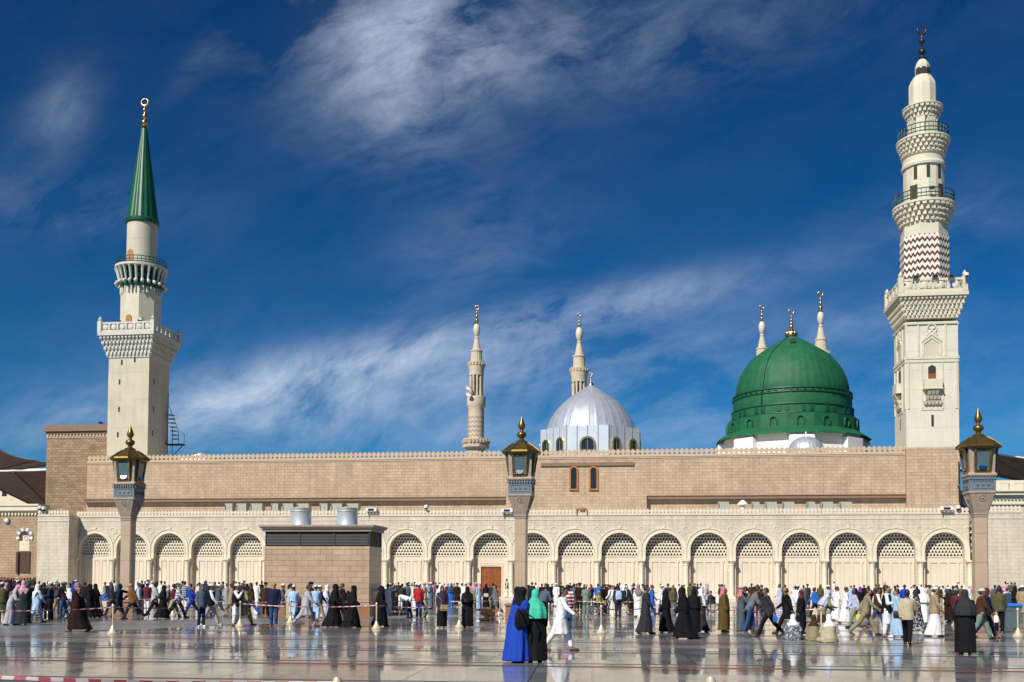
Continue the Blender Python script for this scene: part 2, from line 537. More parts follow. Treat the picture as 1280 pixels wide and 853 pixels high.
w.l(skyc, bg.inputs[0])
bg.inputs[1].default_value = .09

vs = scene.view_settings
vs.view_transform, vs.look, vs.exposure, vs.gamma, vs.use_curve_mapping = 'Standard', 'None', .22, 1.0, False
scene.cycles.max_bounces = 6
scene.cycles.use_denoising = True

# ------------------------------------------------------------------ the plaza
g = MB()
S = 3500.0
xs = [-S, -400, -120, 0, 120, 400, S]; yy = [-60, 0, 60, 120, 400, S]
gv = [(x, y, 0) for y in yy for x in xs]
g.add(gv, [(r * 7 + c, r * 7 + c + 1, (r + 1) * 7 + c + 1, (r + 1) * 7 + c) for r in range(5) for c in range(6)])
tag(g.build('plaza_ground', M['marble']), 'polished wet marble plaza with dark bands and red strips', 'ground', kind='structure')
# ================================================================== the arcade
ARCH_PX = [119.5, 165.5, 212, 259, 308, 357.5, 407, 457, 507, 559.5, 612.4, 665, 718.5, 773.5, 829, 885.5, 942.7, 1001, 1060.5, 1121, 1182.5]
AU = [Ux(p, 0, 690) for p in ARCH_PX]
# even out the bays a little: a straight run with a slowly changing step
n_ = len(AU)
mi = sum(range(n_)) / n_; mu = sum(AU) / n_
k1 = sum((i - mi) * (a - mu) for i, a in enumerate(AU)) / sum((i - mi) ** 2 for i in range(n_))
AU = [.75 * a + .25 * (mu + k1 * (i - mi)) for i, a in enumerate(AU)]
BND = [AU[0] - (AU[1] - AU[0]) / 2] + [(a + b) / 2 for a, b in zip(AU, AU[1:])] + [AU[-1] + (AU[-1] - AU[-2]) / 2]
ZB = .30                                   # the step in front of the arcade
Z_TOP = Zy(643.8, 0, 612)                  # top of the blank wall, under the cresting
Z_SPR = Zy(699, 0, 612)                    # capitals
Z_LAT = Zy(696.5, .6, 612)                 # sill of the stone screens
Z_RND = Zy(663, 0, 640)
OPEN = .405                                # half opening as a share of the bay
U0, U1 = BND[0], BND[-1]

arcade = mosque('mosque_arcade', 0, 0, 0, 'long cream stone arcade of round arches with pierced screens facing the plaza', 'arcade')

def arch_top(r):
    return Zy(666.3, 0, 612) - r           # level of the arch centres for a bay of radius r

BW = 4.1
R0 = OPEN * BW
ZC = arch_top(R0)
wall = MB()
for i, c in enumerate(AU):
    a, b = BND[i], BND[i + 1]
    r = OPEN * (b - a)
    zc = ZC
    D = .62
    wall.add([(a, 0, ZB), (c - r, 0, ZB), (c - r, 0, zc), (a, 0, zc)], [(0, 1, 2, 3)])
    wall.add([(c + r, 0, ZB), (b, 0, ZB), (b, 0, zc), (c + r, 0, zc)], [(0, 1, 2, 3)])
    zc = ZC
    pts = [(c + r * math.cos(math.pi * (1 - k / 24)), ZC + R0 * math.sin(math.pi * (1 - k / 24))) for k in range(25)]
    for p, q in zip(pts, pts[1:]):
        wall.add([(p[0], 0, p[1]), (q[0], 0, q[1]), (q[0], 0, Z_TOP), (p[0], 0, Z_TOP)], [(0, 1, 2, 3)])
        wall.add([(p[0], 0, p[1]), (q[0], 0, q[1]), (q[0], D, q[1]), (p[0], D, p[1])], [(3, 2, 1, 0)])
    wall.add([(a, 0, zc), (c - r, 0, zc), (c - r, 0, Z_TOP), (a, 0, Z_TOP)], [(0, 1, 2, 3)])
    wall.add([(c + r, 0, zc), (b, 0, zc), (b, 0, Z_TOP), (c + r, 0, Z_TOP)], [(0, 1, 2, 3)])
    for s in (-1, 1):
        x = c + s * r
        wall.add([(x, 0, ZB), (x, D, ZB), (x, D, zc), (x, 0, zc)], [(0, 1, 2, 3)])
wall.box(U0, U1, .02, 6.4, Z_TOP, Z_TOP + .06)          # roof slab
wall.build('wall', M['cream'], arcade)
st = MB()
st.box(U0 - .4, U1 + .4, -3.0, .0, 0, ZB - .004)
st.box(U0 - .4, U1 + .4, .0, .7, 0, ZB - .004)
st.build('step', M['cream_plain'], arcade)
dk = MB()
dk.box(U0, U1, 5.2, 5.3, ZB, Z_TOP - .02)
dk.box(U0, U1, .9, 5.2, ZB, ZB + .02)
dk.build('inner_wall', M['dark'], arcade)  # near-black colour stands in for the shade of the unlit interior

# string courses and the cresting of pierced merlons
tr = MB()
tr.box(U0, U1, -.07, .0, Z_TOP - .10, Z_TOP)
tr.box(U0, U1, -.045, .0, Zy(650.5, 0, 612), Zy(650.5, 0, 612) + .06)
tr.build('string_course_trim', M['cream_plain'], arcade)

def merlon(mb, x, y0, y1, z, wd_, h):
    """A stepped bulb-shaped merlon, as along the wall tops."""
    q = wd_ / 2
    mb.prism([(x - q * .42, z), (x + q * .42, z), (x + q * .42, z + h * .16), (x + q * .92, z + h * .34), (x + q * .92, z + h * .66), (x + q * .45, z + h * .84), (x, z + h),
              (x - q * .45, z + h * .84), (x - q * .92, z + h * .66), (x - q * .92, z + h * .34), (x - q * .42, z + h * .16)], y0, y1)

def cresting(x0, x1, y0, y1, z, step, h):
    mb = MB()
    n = max(1, round((x1 - x0) / step))
    for k in range(n):
        merlon(mb, x0 + (k + .5) * (x1 - x0) / n, y0, y1, z, (x1 - x0) / n, h)
    mb.box(x0, x1, y0 - .02, y1 + .02, z - .08, z + .002)
    return mb
cresting(U0, U1, -.05, .10, Z_TOP + .09, .355, .46).build('cresting_trim', M['cream_plain'], arcade)

# shared pieces, modelled for the middle bay and stretched a few per cent along the wall for the others
def capital_column():
    zs = Z_SPR - ZB
    sh = MB(); sh.lathe([(.235, .34), (.225, .9), (.205, zs - .55)], 20)
    cp = MB(); cp.lathe([(.205, zs - .55), (.25, zs - .52), (.22, zs - .46), (.24, zs - .4), (.31, zs - .2), (.33, zs - .18)], 20); cp.box(-.36, .36, -.36, .36, zs - .17, zs)
    bs = MB(); bs.box(-.34, .34, -.34, .34, 0, .14); bs.lathe([(.32, .14), (.33, .2), (.27, .26), (.28, .30), (.235, .34)], 20)
    return sh.mesh('column', M['cream_screen'], 40), cp.mesh('capital', M['cream_screen'], 40), bs.mesh('column_base', M['cream_screen'], 40)
me_col, me_cap, me_base = capital_column()
for b in BND:
    c = put('column', me_col, arcade, (b, -.16, ZB))
    put('capital', me_cap, c)
    put('column_base', me_base, c)

mo = MB()
nn_ = 28
for ri, ro, y0 in ((R0 - .002, R0 + .12, -.10), (R0 + .12, R0 + .36, -.06), (R0 + .36, R0 + .44, -.12)):
    legs = lambda r: [(-r, Z_SPR)] + arc(0, ZC, r, math.pi, 0, nn_) + [(r, Z_SPR)]
    mo.band(legs(ri), legs(ro), y0, .02)
mo.prism([(-.12, ZC + R0 + .40), (.12, ZC + R0 + .40), (.16, ZC + R0 + .6), (0, ZC + R0 + .7), (-.16, ZC + R0 + .6)], -.13, .02)
me_mold = mo.mesh('arch_moulding', M['cream_plain'], 35)

ls = MB()
cw, ch = .285, .30
rows = 10; cols = 14
for r_ in range(rows):
    for c_ in range(-1, cols + 1):
        x = (c_ - cols / 2) * cw + (cw / 2 if r_ % 2 else 0)
        z = Z_LAT + .16 + r_ * ch
        o_ = [(x, z), (x + cw, z), (x + cw, z + ch), (x, z + ch)]
        t_ = [(x + cw * .05, z + ch * .06), (x + cw * .95, z + ch * .06), (x + cw * .72, z + ch * .54), (x + cw * .5, z + ch * .93), (x + cw * .28, z + ch * .54)]
        v = [(p[0], 0, p[1]) for p in o_ + t_] + [(p[0], .09, p[1]) for p in t_]
        ls.add(v, [(0, 1, 5, 4), (1, 2, 6, 5), (2, 7, 6), (2, 3, 7), (3, 8, 7), (3, 0, 4, 8),
                   (4, 5, 10, 9), (5, 6, 11, 10), (6, 7, 12, 11), (7, 8, 13, 12), (8, 4, 9, 13)])
me_lat = ls.mesh('lattice_screen', M['cream_screen'])

def panel_mesh(door=False):
    bp = MB()
    w_ = R0 + .12
    zt = Z_LAT + .16
    def field(x0, x1, z0, z1):
        bp.box(x0, x1, .0, .08, z0, z1)
    if not door:
        bp.box(-w_, w_, .03, .12, ZB, zt)
        for s in (-1, 1): field(s * w_ if s < 0 else w_ - .34, -w_ + .34 if s < 0 else w_, ZB, zt - .36)
        bp.box(-w_, w_, -.05, .08, zt - .12, zt)
        bp.box(-w_, w_, .0, .08, zt - .36, zt - .121)
        for k in range(3):                                   # three tall raised panels
            x = -1.06 + k * .78
            bp.box(x, x + .56, -.0, .05, ZB + .5, zt - .62)
            bp.box(x + .06, x + .50, -.03, .02, ZB + .56, zt - .68)
        for x in (-1.34, -.50, .28, 1.06): bp.box(x, x + .278, -.075, .04, ZB + .422, zt - .622)
        bp.box(-w_ + .34, w_ - .34, -.075, .04, zt - .62, zt - .362)
        bp.box(-w_ + .36, w_ - .36, -.09, .04, ZB, ZB + .42)
    else:
        bp.box(-w_, -1.0, .0, .12, ZB, zt); bp.box(1.0, w_, .0, .12, ZB, zt)
        bp.box(-1.0, 1.0, .0, .12, ZB + 2.95, zt)
        bp.box(-w_, w_, -.05, .0, zt - .12, zt)
        for z in (.32, .6): bp.box(-1.25, 1.25, -.03, .0, zt - .5 - z, zt - .42 - z)
        bp.box(-1.12, -1.0, -.06, .0, ZB, ZB + 3.05); bp.box(1.0, 1.12, -.06, .0, ZB, ZB + 3.05); bp.box(-1.12, 1.12, -.06, .0, ZB + 3.051, ZB + 3.17)
    return bp.mesh('door_panel', M['cream_door'])
me_panel, me_panel_door = panel_mesh(), panel_mesh(True)
rd = MB(); rd.torus((0, -.01, 0), .31, .035, 'y', 24, 6); rd.lathe([(.26, 0), (.2, .02)], 20)
rd2 = MB(); rd2.torus((0, -.01, 0), .32, .04, 'y', 28, 6)
me_round = rd2.mesh('roundel', M['cream_plain'], 40)
for i, c in enumerate(AU):
    sc = (BND[i + 1] - BND[i]) / BW
    put('arch_moulding', me_mold, arcade, (c, 0, 0), sc=(sc, 1, 1))
    put('lattice_screen', me_lat, arcade, (c, .64, 0), sc=(sc, 1, 1))
    put('door_panel', me_panel_door if i == 10 else me_panel, arcade, (c, .58, 0), sc=(sc, 1, 1))
for b in BND:
    put('roundel', me_round, arcade, (b, 0, Z_RND))

# the one open timber door: two carved leaves
for s in (-1, 1):
    lf = MB()
    x0, x1 = (-.99, -.012) if s < 0 else (.012, .99)
    lf.box(x0, x1, .04, .09, ZB, ZB + 2.94)
    dl = lf.build('wooden_door', M['wood'], arcade, (AU[10], .60, 0))
    cv = MB()
    for z0 in (.1, 1.05, 2.0):
        xa, xb, za, zb = x0 + .1, x1 - .1, ZB + z0, ZB + z0 + .85
        for a, b, c, d in ((xa, xb, za, za + .06), (xa, xb, zb - .06, zb), (xa, xa + .06, za, zb), (xb - .06, xb, za, zb)):
            cv.box(a, b, .015, .04, c, d)
        cx, cz = (xa + xb) / 2, (za + zb) / 2
        cv.prism([(cx - .2, cz), (cx, cz - .25), (cx + .2, cz), (cx, cz + .25)], .012, .04)
    cv.build('carving_trim', M['wood'], dl)
    hd = MB(); hd.torus((x1 - .12 if s < 0 else x0 + .12, .0, ZB + 1.25), .07, .016, 'y', 14, 6)
    hd.build('handle', M['gold'], dl)

# end blocks that stand forward of the arcade
VB = -1.9
def end_block(px0, px1, label, uin):
    u0, u1 = Ux(px0, VB), Ux(px1, VB)
    r = mosque('end_block', (u0 + u1) / 2, VB, 0, label, 'building')
    h = (u1 - u0) / 2
    b = MB(); b.box(-h, h, 0, 8.0, 0, Z_TOP); b.build('wall', M['cream'], r)
    c = MB(); c.box(-h - .03, h + .03, -.06, .0, Z_TOP - .1, Z_TOP); c.box(-h - .002, h + .002, -.045, .0, Z_TOP - .62, Z_TOP - .56); c.build('string_course_trim', M['cream_plain'], r)
    cresting(-h, h, -.05, .10, Z_TOP + .09, .36, .46).build('cresting_trim', M['cream_plain'], r)
    return r
end_block(47.5, 86.5, 'plain cream block at the end of the arcade beside the brown brick building', 0)
end_block(1226, 1277, 'plain cream block with even horizontal courses beyond the tallest minaret', 0)

# ================================================================== the tan hall wall behind the arcade
VW, VR = 6.6, 7.5
hall = mosque('prayer_hall', 0, 0, 0, 'long blank tan stone hall rising behind the cream arcade', 'building')
ZH = Zy(571.5, VW, 612)
UL, UJ0, UJ1, UR = Ux(108, VW), Ux(641, VW, 620), Ux(808.5, VW, 620), Ux(1136, VW, 620)
ZL = Zy(622.5, VW, 612)                     # level of the ledge; its soffit shade is put into the brown colour
b = MB(); b.box(UL, UR, VW, VW + 1.2, Z_TOP - 1.0, ZH); b.build('wall', M['tan'], hall)
b = MB()
b.box(UJ0 - .6, UJ1, VW - .75, VW - .004, Z_TOP - 1.0, ZL + .04); b.build('projecting_wall', M['tan'], hall)
for a0, a1 in ((UL - .05, UJ0 - .602), (UJ1 + .002, UR)):
    m_ = MB(); m_.box(a0, a1, VW - .5, VW - .004, ZL - .28, ZL + .02); m_.box(a0, a1, VW - .58, VW - .004, ZL + .022, ZL + .10)
    m_.build('ledge_trim', M['brown_trim'], hall)
m_ = MB()
m_.box(UL - .05, UR, VW - .10, VW - .004, ZH - .16, ZH); m_.box(UL - .05, UR, VW - .05, VW - .004, ZH - .3, ZH - .165)
m_.build('cornice_trim', M['tan_trim'], hall)
m_ = MB(); m_.box(Ux(676, VW, 580), Ux(792.5, VW, 580), VW - .16, VW - .004, Zy(582.6, VW, 735), Zy(578.4, VW, 735)); m_.build('lintel_trim', M['brown_trim'], hall)
cresting(UL, UR, VW + .02, VW + .22, ZH + .09, .497, .60).build('cresting_trim', M['tan_trim'], hall)
b = MB(); b.box(UL, UR, VW + 1.2, 60, ZH - .3, ZH - .1); b.build('roof', M['tan_trim'], hall)

def arched_window(parent, u, v, z0, w, h, frame, fw=.2, dep=.12):
    r = w / 2
    outl = lambda q: [(-q, z0 - (q - r))] + arc(0, z0 + h - r, q, math.pi, 0, 16) + [(q, z0 - (q - r))]
    f = MB(); f.band(outl(r), outl(r + fw), -dep, .02); f.box(-r - fw, r + fw, -dep - .05, .0, z0 - fw - .001, z0 - .02)
    o = f.build('window', frame, parent, (u, v, 0))
    p = MB(); p.prism([(-r, z0 - .02)] + arc(0, z0 + h - r, r, math.pi, 0, 16) + [(r, z0 - .02)], -.03, .0)
    p.build('pane', M['window_glass'], o)
    return o
for px in (717.3, 742):
    arched_window(hall, Ux(px, VW, 598), VW - .006, Zy(611, VW, px), .60, Zy(584.7, VW, px) - Zy(611, VW, px), M['orange_frame'], .17)

# tan plinth under the tallest minaret belongs to that minaret (below)
# ================================================================== brown brick tower and building at the far end
VT = 18.0
tower = mosque('brick_tower', Ux(57.5, VT, 590), VT, 0, 'square brown brick block with a heavy dark cornice beside the green spired minaret', 'building')
wT = Ux(133.5, VT, 590) - Ux(57.5, VT, 590) + 1.5
ZT = Zy(543, VT, 95)
b = MB(); b.box(0, wT, 0, 12, 0, ZT); b.build('wall', M['brown'], tower)
b = MB(); b.box(-.1, wT + .1, -.12, 12, ZT + .002, ZT + .35); b.box(-.3, wT + .3, -.35, 12, ZT + .352, ZT + .75); b.box(-.2, wT + .2, -.22, 12, ZT + .752, ZT + 1.15); b.build('cornice', M['brown_trim'], tower)
b = MB()
nb = int(wT / .42)
for k in range(nb): b.box(k * wT / nb + .06, k * wT / nb + .26, -.10, .0, ZT - .34, ZT)
b.box(0, wT, -.06, .0, ZT - .45, ZT - .342)
b.build('dentil_trim', M['tan_trim'], tower)

VS = 7.0
side = mosque('brick_building', Ux(-60, VS, 680), VS, 0, 'sandy brick building with a tall striped arch doorway beneath brown canopies', 'building')
uS = Ux(-60, VS, 680)
wS = Ux(47.5, VS, 680) - uS + .1
ZS = Zy(641, VS, 20)
b = MB(); b.box(0, wS, 0, 2.5, 0, ZS); b.build('wall', M['brown_far'], side)
b = MB(); b.box(-.2, wS, -.2, 2, ZS + .002, ZS + .2); b.box(-.3, wS, -.4, 2, ZS + .202, ZS + .45); b.box(0, wS, -.1, 2, ZS + .452, ZS + .75); b.box(-.2, wS, -.25, 2, ZS + .752, ZS + .95); b.build('cornice', M['cream_plain'], side)
b = MB()
for k in range(int(wS / .4)): b.box(k * .4 + .05, k * .4 + .27, -.16, .0, ZS - .28, ZS)
b.build('dentil_trim', M['cream_plain'], side)
dcx = Ux(30.5, VS, 700) - uS
zd0, zd1, zs1 = Zy(717, VS, 30), Zy(690, VS, 30), Zy(677, VS, 30)
d = MB(); d.box(-.62, .62, -.02, .04, zd0, zd1 + .02); dd = d.build('door', M['dark_wood_and_shade'], side, (dcx, -.02, 0))
d = MB(); d.box(-.9, -.62, -.2, .0, zd0, zd1); d.box(.62, .72, -.1, .0, zd0, zd1); d.build('door_frame', M['dark_wood_and_shade'], dd)
d = MB(); d.box(-.6, .6, -.03, .02, zd1 + .1, zs1 + .05); d.build('lintel', M['cream_plain'], side, (dcx, -.02, 0))
nst = 11
zc_ = Zy(671, VS, 30)
for mat_i, nm in ((0, 'bone'), (1, 'grey_stripe')):
    d = MB()
    for k in range(nst):
        if k % 2 != mat_i: continue
        a0, a1 = math.pi * 1.12 - k * math.pi * 1.24 / nst, math.pi * 1.12 - (k + 1) * math.pi * 1.24 / nst
        d.band(arc(0, zc_, .62, a0, a1, 4), arc(0, zc_, 1.0, a0, a1, 4), -.12, .0)
    d.build('arch_stripe_trim', M[nm], side, (dcx, -.004, 0))
d = MB(); d.prism(arc(0, zc_, .6, math.pi, 0, 14) + [(.6, zc_ - .9), (-.6, zc_ - .9)], -.03, .0); ar = d.build('arch_recess_shade', M['dark_wood_and_shade'], side, (dcx, -.004, 0))  # flat slab: the shade in the arch recess put in as dark brown
d = MB(); d.box(-.22, .56, -.06, -.032, zc_ - .85, zc_ + .12); d.torus((.17, -.07, zc_ - .15), .22, .06, 'y', 16, 6); d.build('arch_tablet', M['cream_plain'], ar)
d = MB(); d.box(0, wS, -.9, .0, 0, Zy(722, VS - .9, 20)); d.build('plinth', M['granite_base'], side)

# round wall lamp on that building
wl = mosque('wall_lamp', Ux(9.3, VS, 651), VS, Zy(651, VS, 9.3), 'round white bulkhead lamp on the sandy brick wall', 'lamp')
d = MB(); d.lathe([(.34, .0), (.36, .1), (.30, .2)], 20); o = d.build('lamp_ring', M['steel'], wl, smooth=40); o.rotation_euler = (rad(90), 0, 0)
d = MB(); d.ball((0, -.2, 0), .27, .12, .27); d.build('lamp_glass', M['camera_white'], wl, smooth=60)

# building behind the lamp post at the far end: pale loggia with cornice
VL = 16.0
log = mosque('pale_loggia', Ux(1205, VL, 620), VL, 0, 'pale building with a slotted parapet and striped cornice under a brown canopy', 'building')
wL = Ux(1330, VL, 620) - Ux(1205, VL, 620)
b = MB(); b.box(0, wL, 0, 8, 0, Zy(631, VL, 1260)); b.build('wall', M['cream'], log)
z0 = Zy(631, VL, 1260)
b = MB()
b.box(-.2, wL, -.25, 8, z0 + .002, z0 + .2); b.box(-.1, wL, -.1, 8, z0 + .202, z0 + 1.0); b.box(-.4, wL, -.5, 8, z0 + 1.002, z0 + 1.35); b.box(-.5, wL, -.7, 8, z0 + 1.352, z0 + 1.5)
b.build('cornice', M['cream_plain'], log)
b = MB()
for k in range(int(wL / .36)): b.box(k * .36 + .05, k * .36 + .22, -.22, -.1, z0 + .45, z0 + .75)
b.build('dentil_trim', M['slate'], log)
z1 = Zy(619, VL, 1260); z2 = Zy(602.5, VL, 1260)
b = MB(); b.box(2, wL, 1.5, 1.8, z2, z2 + .3); b.build('parapet_rail', M['cream_plain'], log)
b = MB(); b.box(1.6, wL, 4.2, 4.5, z0 + 1.5, z2 + .2); b.build('rear_wall', M['cream_plain'], log)
for k in range(9):
    b = MB(); b.box(2 + k * 1.55, 2 + k * 1.55 + .5, 1.45, 1.85, z0 + 1.5, z2); b.build('pier', M['cream_plain'], log)

# ================================================================== the giant shading canopies
def canopy(u, v, zc_, ze, half, label, fab='canopy'):
    r = mosque('shade_canopy', u, v, 0, label, 'canopy', 'giant folding shade canopies')
    N = 20
    rim = []
    for k in range(N * 4):
        t = k / N
        s, q = int(t), t - int(t)
        e = 2 * q - 1
        bow = 1 - .10 * (1 - (2 * ((q * 2) % 1) - 1) ** 2)         # scalloped between the arms
        x, y = [(e, -1), (1, e), (-e, 1), (-1, -e)][s]
        rim.append((x * bow, y * bow, abs(e)))
    rings = []
    for j in range(10):
        f = .04 + .96 * j / 9
        rings.append([(x * half * f, y * half * f, zc_ + (ze - zc_) * (f ** .75) + .9 * f * c * c) for x, y, c in rim])
    m_ = MB()
    n = len(rim)
    vv = [p for rr in rings for p in rr] + [(x, y, z - .05) for rr in rings for x, y, z in rr]
    off = n * len(rings)
    ff = []
    for j in range(len(rings) - 1):
        for i in range(n):
            a, b_, c, d_ = j * n + i, j * n + (i + 1) % n, (j + 1) * n + (i + 1) % n, (j + 1) * n + i
            ff += [(a, b_, c, d_), (off + d_, off + c, off + b_, off + a)]
    L = (len(rings) - 1) * n
    for i in range(n): ff.append((L + i, L + (i + 1) % n, off + L + (i + 1) % n, off + L + i))
    m_.add(vv, ff)
    m_.build('canopy_fabric', M[fab], r, smooth=60)
    e_ = MB(); e_.tube([(p[0], p[1], p[2] + .06) for p in rings[-1]] + [tuple(Vector(rings[-1][0]) + Vector((0, 0, .06)))], .10, 6)
    e_.build('canopy_edge_trim', M['canopy_rim'], r, smooth=60)
    for k in range(8):
        i = (k * N // 2) % n
        a_ = MB(); a_.tube([(rr[i][0], rr[i][1], rr[i][2] - .12) for rr in rings], .08, 6)
        a_.build('rib_arm', M['brown_trim'], r, smooth=60)
    p_ = MB(); p_.lathe([(.55, 0), (.55, .8), (.38, .9), (.34, zc_), (.5, zc_ + .2), (.2, zc_ + .9)], 20); p_.build('mast', M['cream_plain'], r, smooth=40)
    return r
v_ = 48
canopy(Ux(-32, v_), v_, Zy(597, v_, 30), Zy(576, v_, 30), 10.0, 'brown shade canopy stretched high beside the brick tower')
v_ = 31
canopy(Ux(72, v_), v_, Zy(652, v_, 30), Zy(599, v_, 30), 10.0, 'darker brown shade canopy sagging to its mast beside the brick tower, below another')
v_ = 44
canopy(Ux(1296, v_), v_, Zy(606, v_, 1280), Zy(584, v_, 1280), 9.0, 'brown shade canopy above the pale loggia at the far end')

vB = 66.0
pb_ = mosque('pale_block', Ux(-80, vB, 620), vB, 0, 'pale distant building showing between the two brown canopies', 'building')
wB = Ux(75, vB, 620) - Ux(-80, vB, 620)
zB = Zy(590, vB, 30)
b = MB(); b.box(0, wB, 0, 8, 0, zB); b.build('wall', M['cream_plain'], pb_)
b = MB(); b.box(-.2, wB + .2, -.3, 8.2, zB + .002, zB + .5); b.build('cornice', M['white'], pb_)
for k in range(8):
    b = MB(); b.box(wB * (k + .3) / 8, wB * (k + .6) / 8, -.05, .2, zB - 4.2, zB - 1.6); b.build('window', M['window_glass'], pb_)

# ================================================================== finials
def finial(mb, z, h, n=16, moon=True, balls=3, axis='y', cx=0, cy=0):
    """Stacked balls on a stem with a ring crescent on top; z base, h overall height."""
    rb = h * .075
    prof = [(rb * 1.5, z), (rb * 1.6, z + h * .03), (rb * .5, z + h * .07)]
    zz = z + h * .08
    step = h * (.62 if moon else .8) / balls
    for k in range(balls):
        q = rb * (1.25 - .22 * k)
        c = zz + step * (k + .45)
        for i in range(9):
            t = -math.pi / 2 + math.pi * i / 8
            prof.append((max(q * math.cos(t), rb * .35), c + q * 1.1 * math.sin(t)))
    top = zz + step * balls
    prof += [(rb * .35, top), (rb * .3, top + h * .03)]
    mb.lathe(prof, n, cx, cy)
    if moon:
        Rm = h * .115
        c = (cx, cy, top + h * .03 + Rm)
        mb.torus(c, Rm, h * .03, 'y', 28, 8, -1.5 * math.pi + .03, .5 * math.pi - .03, lambda f: .42 + .68 * math.sin(math.pi * f))
    return mb

# ================================================================== the green-spired minaret
VM = 15.0
uL0, uL1 = Ux(133.5, VM, 566), Ux(184.3, VM, 566)
SW = (uL1 - uL0) / 2
umc, vmc = (uL0 + uL1) / 2, VM + SW
mL = mosque('minaret', umc, vmc, 0, 'square cream minaret with round upper stage and tall green conical spire', 'minaret', 'minarets')
ax_ = lambda py: 176 + (566 - py) * 8 / 440        # the axis leans a little in the picture
Z = lambda py: Zy(py, vmc - (.1 if py < 262 else 1.45 if py < 300 else 2.5 if py < 335 else 1.9), ax_(py))
Zf = lambda py: Zy(py, VM, 160)
zs_, zb_, zp_ = Zf(447), Zf(421), Zf(404.5)
b = MB(); b.box(-SW, SW, -SW, SW, 0, zs_); b.build('shaft', M['minaret'], mL)

def corbel(parent, hw, z0, z1, over, tiers, mat, per=8, sides=4, name='muqarnas_trim'):
    """Rows of little brackets that step outwards under a balcony, square or round plan."""
    m_ = MB()
    th = (z1 - z0) / tiers
    if sides == 4:
        for t in range(tiers):
            o0, o1 = over * t / tiers, over * (t + 1) / tiers
            h0 = hw + o0 * .85
            m_.box(-h0, h0, -h0, h0, z0 + th * t, z0 + th * (t + 1) - .002)
            hh = hw + o1
            n = per + t
            for k in range(n):
                c = -hh + (k + .5) * 2 * hh / n
                q = hh / n * .55
                for s in range(4):
                    ca, sa = [(1, 0), (0, 1), (-1, 0), (0, -1)][s]
                    def pt(x, y, z): return (x * ca - y * sa, x * sa + y * ca, z)
                    zt, zm, zl = z0 + th * (t + 1), z0 + th * (t + .55), z0 + th * (t + .02)
                    vv = [pt(c - q, -hh, zt), pt(c + q, -hh, zt), pt(c + q, -hh, zm), pt(c - q, -hh, zm), pt(c, -h0 - .02, zl),
                          pt(c - q, -h0 + .05, zt), pt(c + q, -h0 + .05, zt), pt(c + q, -h0 + .05, zm), pt(c - q, -h0 + .05, zm)]
                    m_.add(vv, [(0, 3, 2, 1), (3, 4, 2), (0, 1, 6, 5), (1, 2, 7, 6), (0, 5, 8, 3), (4, 3, 8), (2, 4, 7)])
        H = hw + over
        m_.box(-H - .12, H + .12, -H - .12, H + .12, z1 + .002, z1 + (z1 - z0) * .18)
    else:
        n = per
        for t in range(tiers):
            r0, r1 = hw + over * t / tiers, hw + over * (t + 1) / tiers
            m_.lathe([(r0 * .96, z0 + th * t), (r0 * .97, z0 + th * (t + 1))], 24)
            for k in range(n):
                a = 2 * math.pi * (k + .5 * (t % 2)) / n
                q = math.pi * r1 / n * .62
                c, s = math.cos(a), math.sin(a)
                def pt(x, y, z): return (c * y - s * x, s * y + c * x, z)
                zt, zm, zl = z0 + th * (t + 1), z0 + th * (t + .5), z0 + th * (t + .02)
                vv = [pt(-q, r1, zt), pt(q, r1, zt), pt(q, r1, zm), pt(-q, r1, zm), pt(0, r0 * .98, zl), pt(-q, r0 * .9, zt), pt(q, r0 * .9, zt), pt(q, r0 * .9, zm), pt(-q, r0 * .9, zm)]
                m_.add(vv, [(0, 3, 2, 1), (3, 4, 2), (0, 1, 6, 5), (1, 2, 7, 6), (0, 5, 8, 3), (4, 3, 8), (2, 4, 7)])
        H = hw + over
        m_.lathe([(H - .04, z1), (H + .05, z1 + .08), (H + .05, z1 + (z1 - z0) * .16), (H, z1 + (z1 - z0) * .17)], 32)
    return m_.build(name, mat, parent)

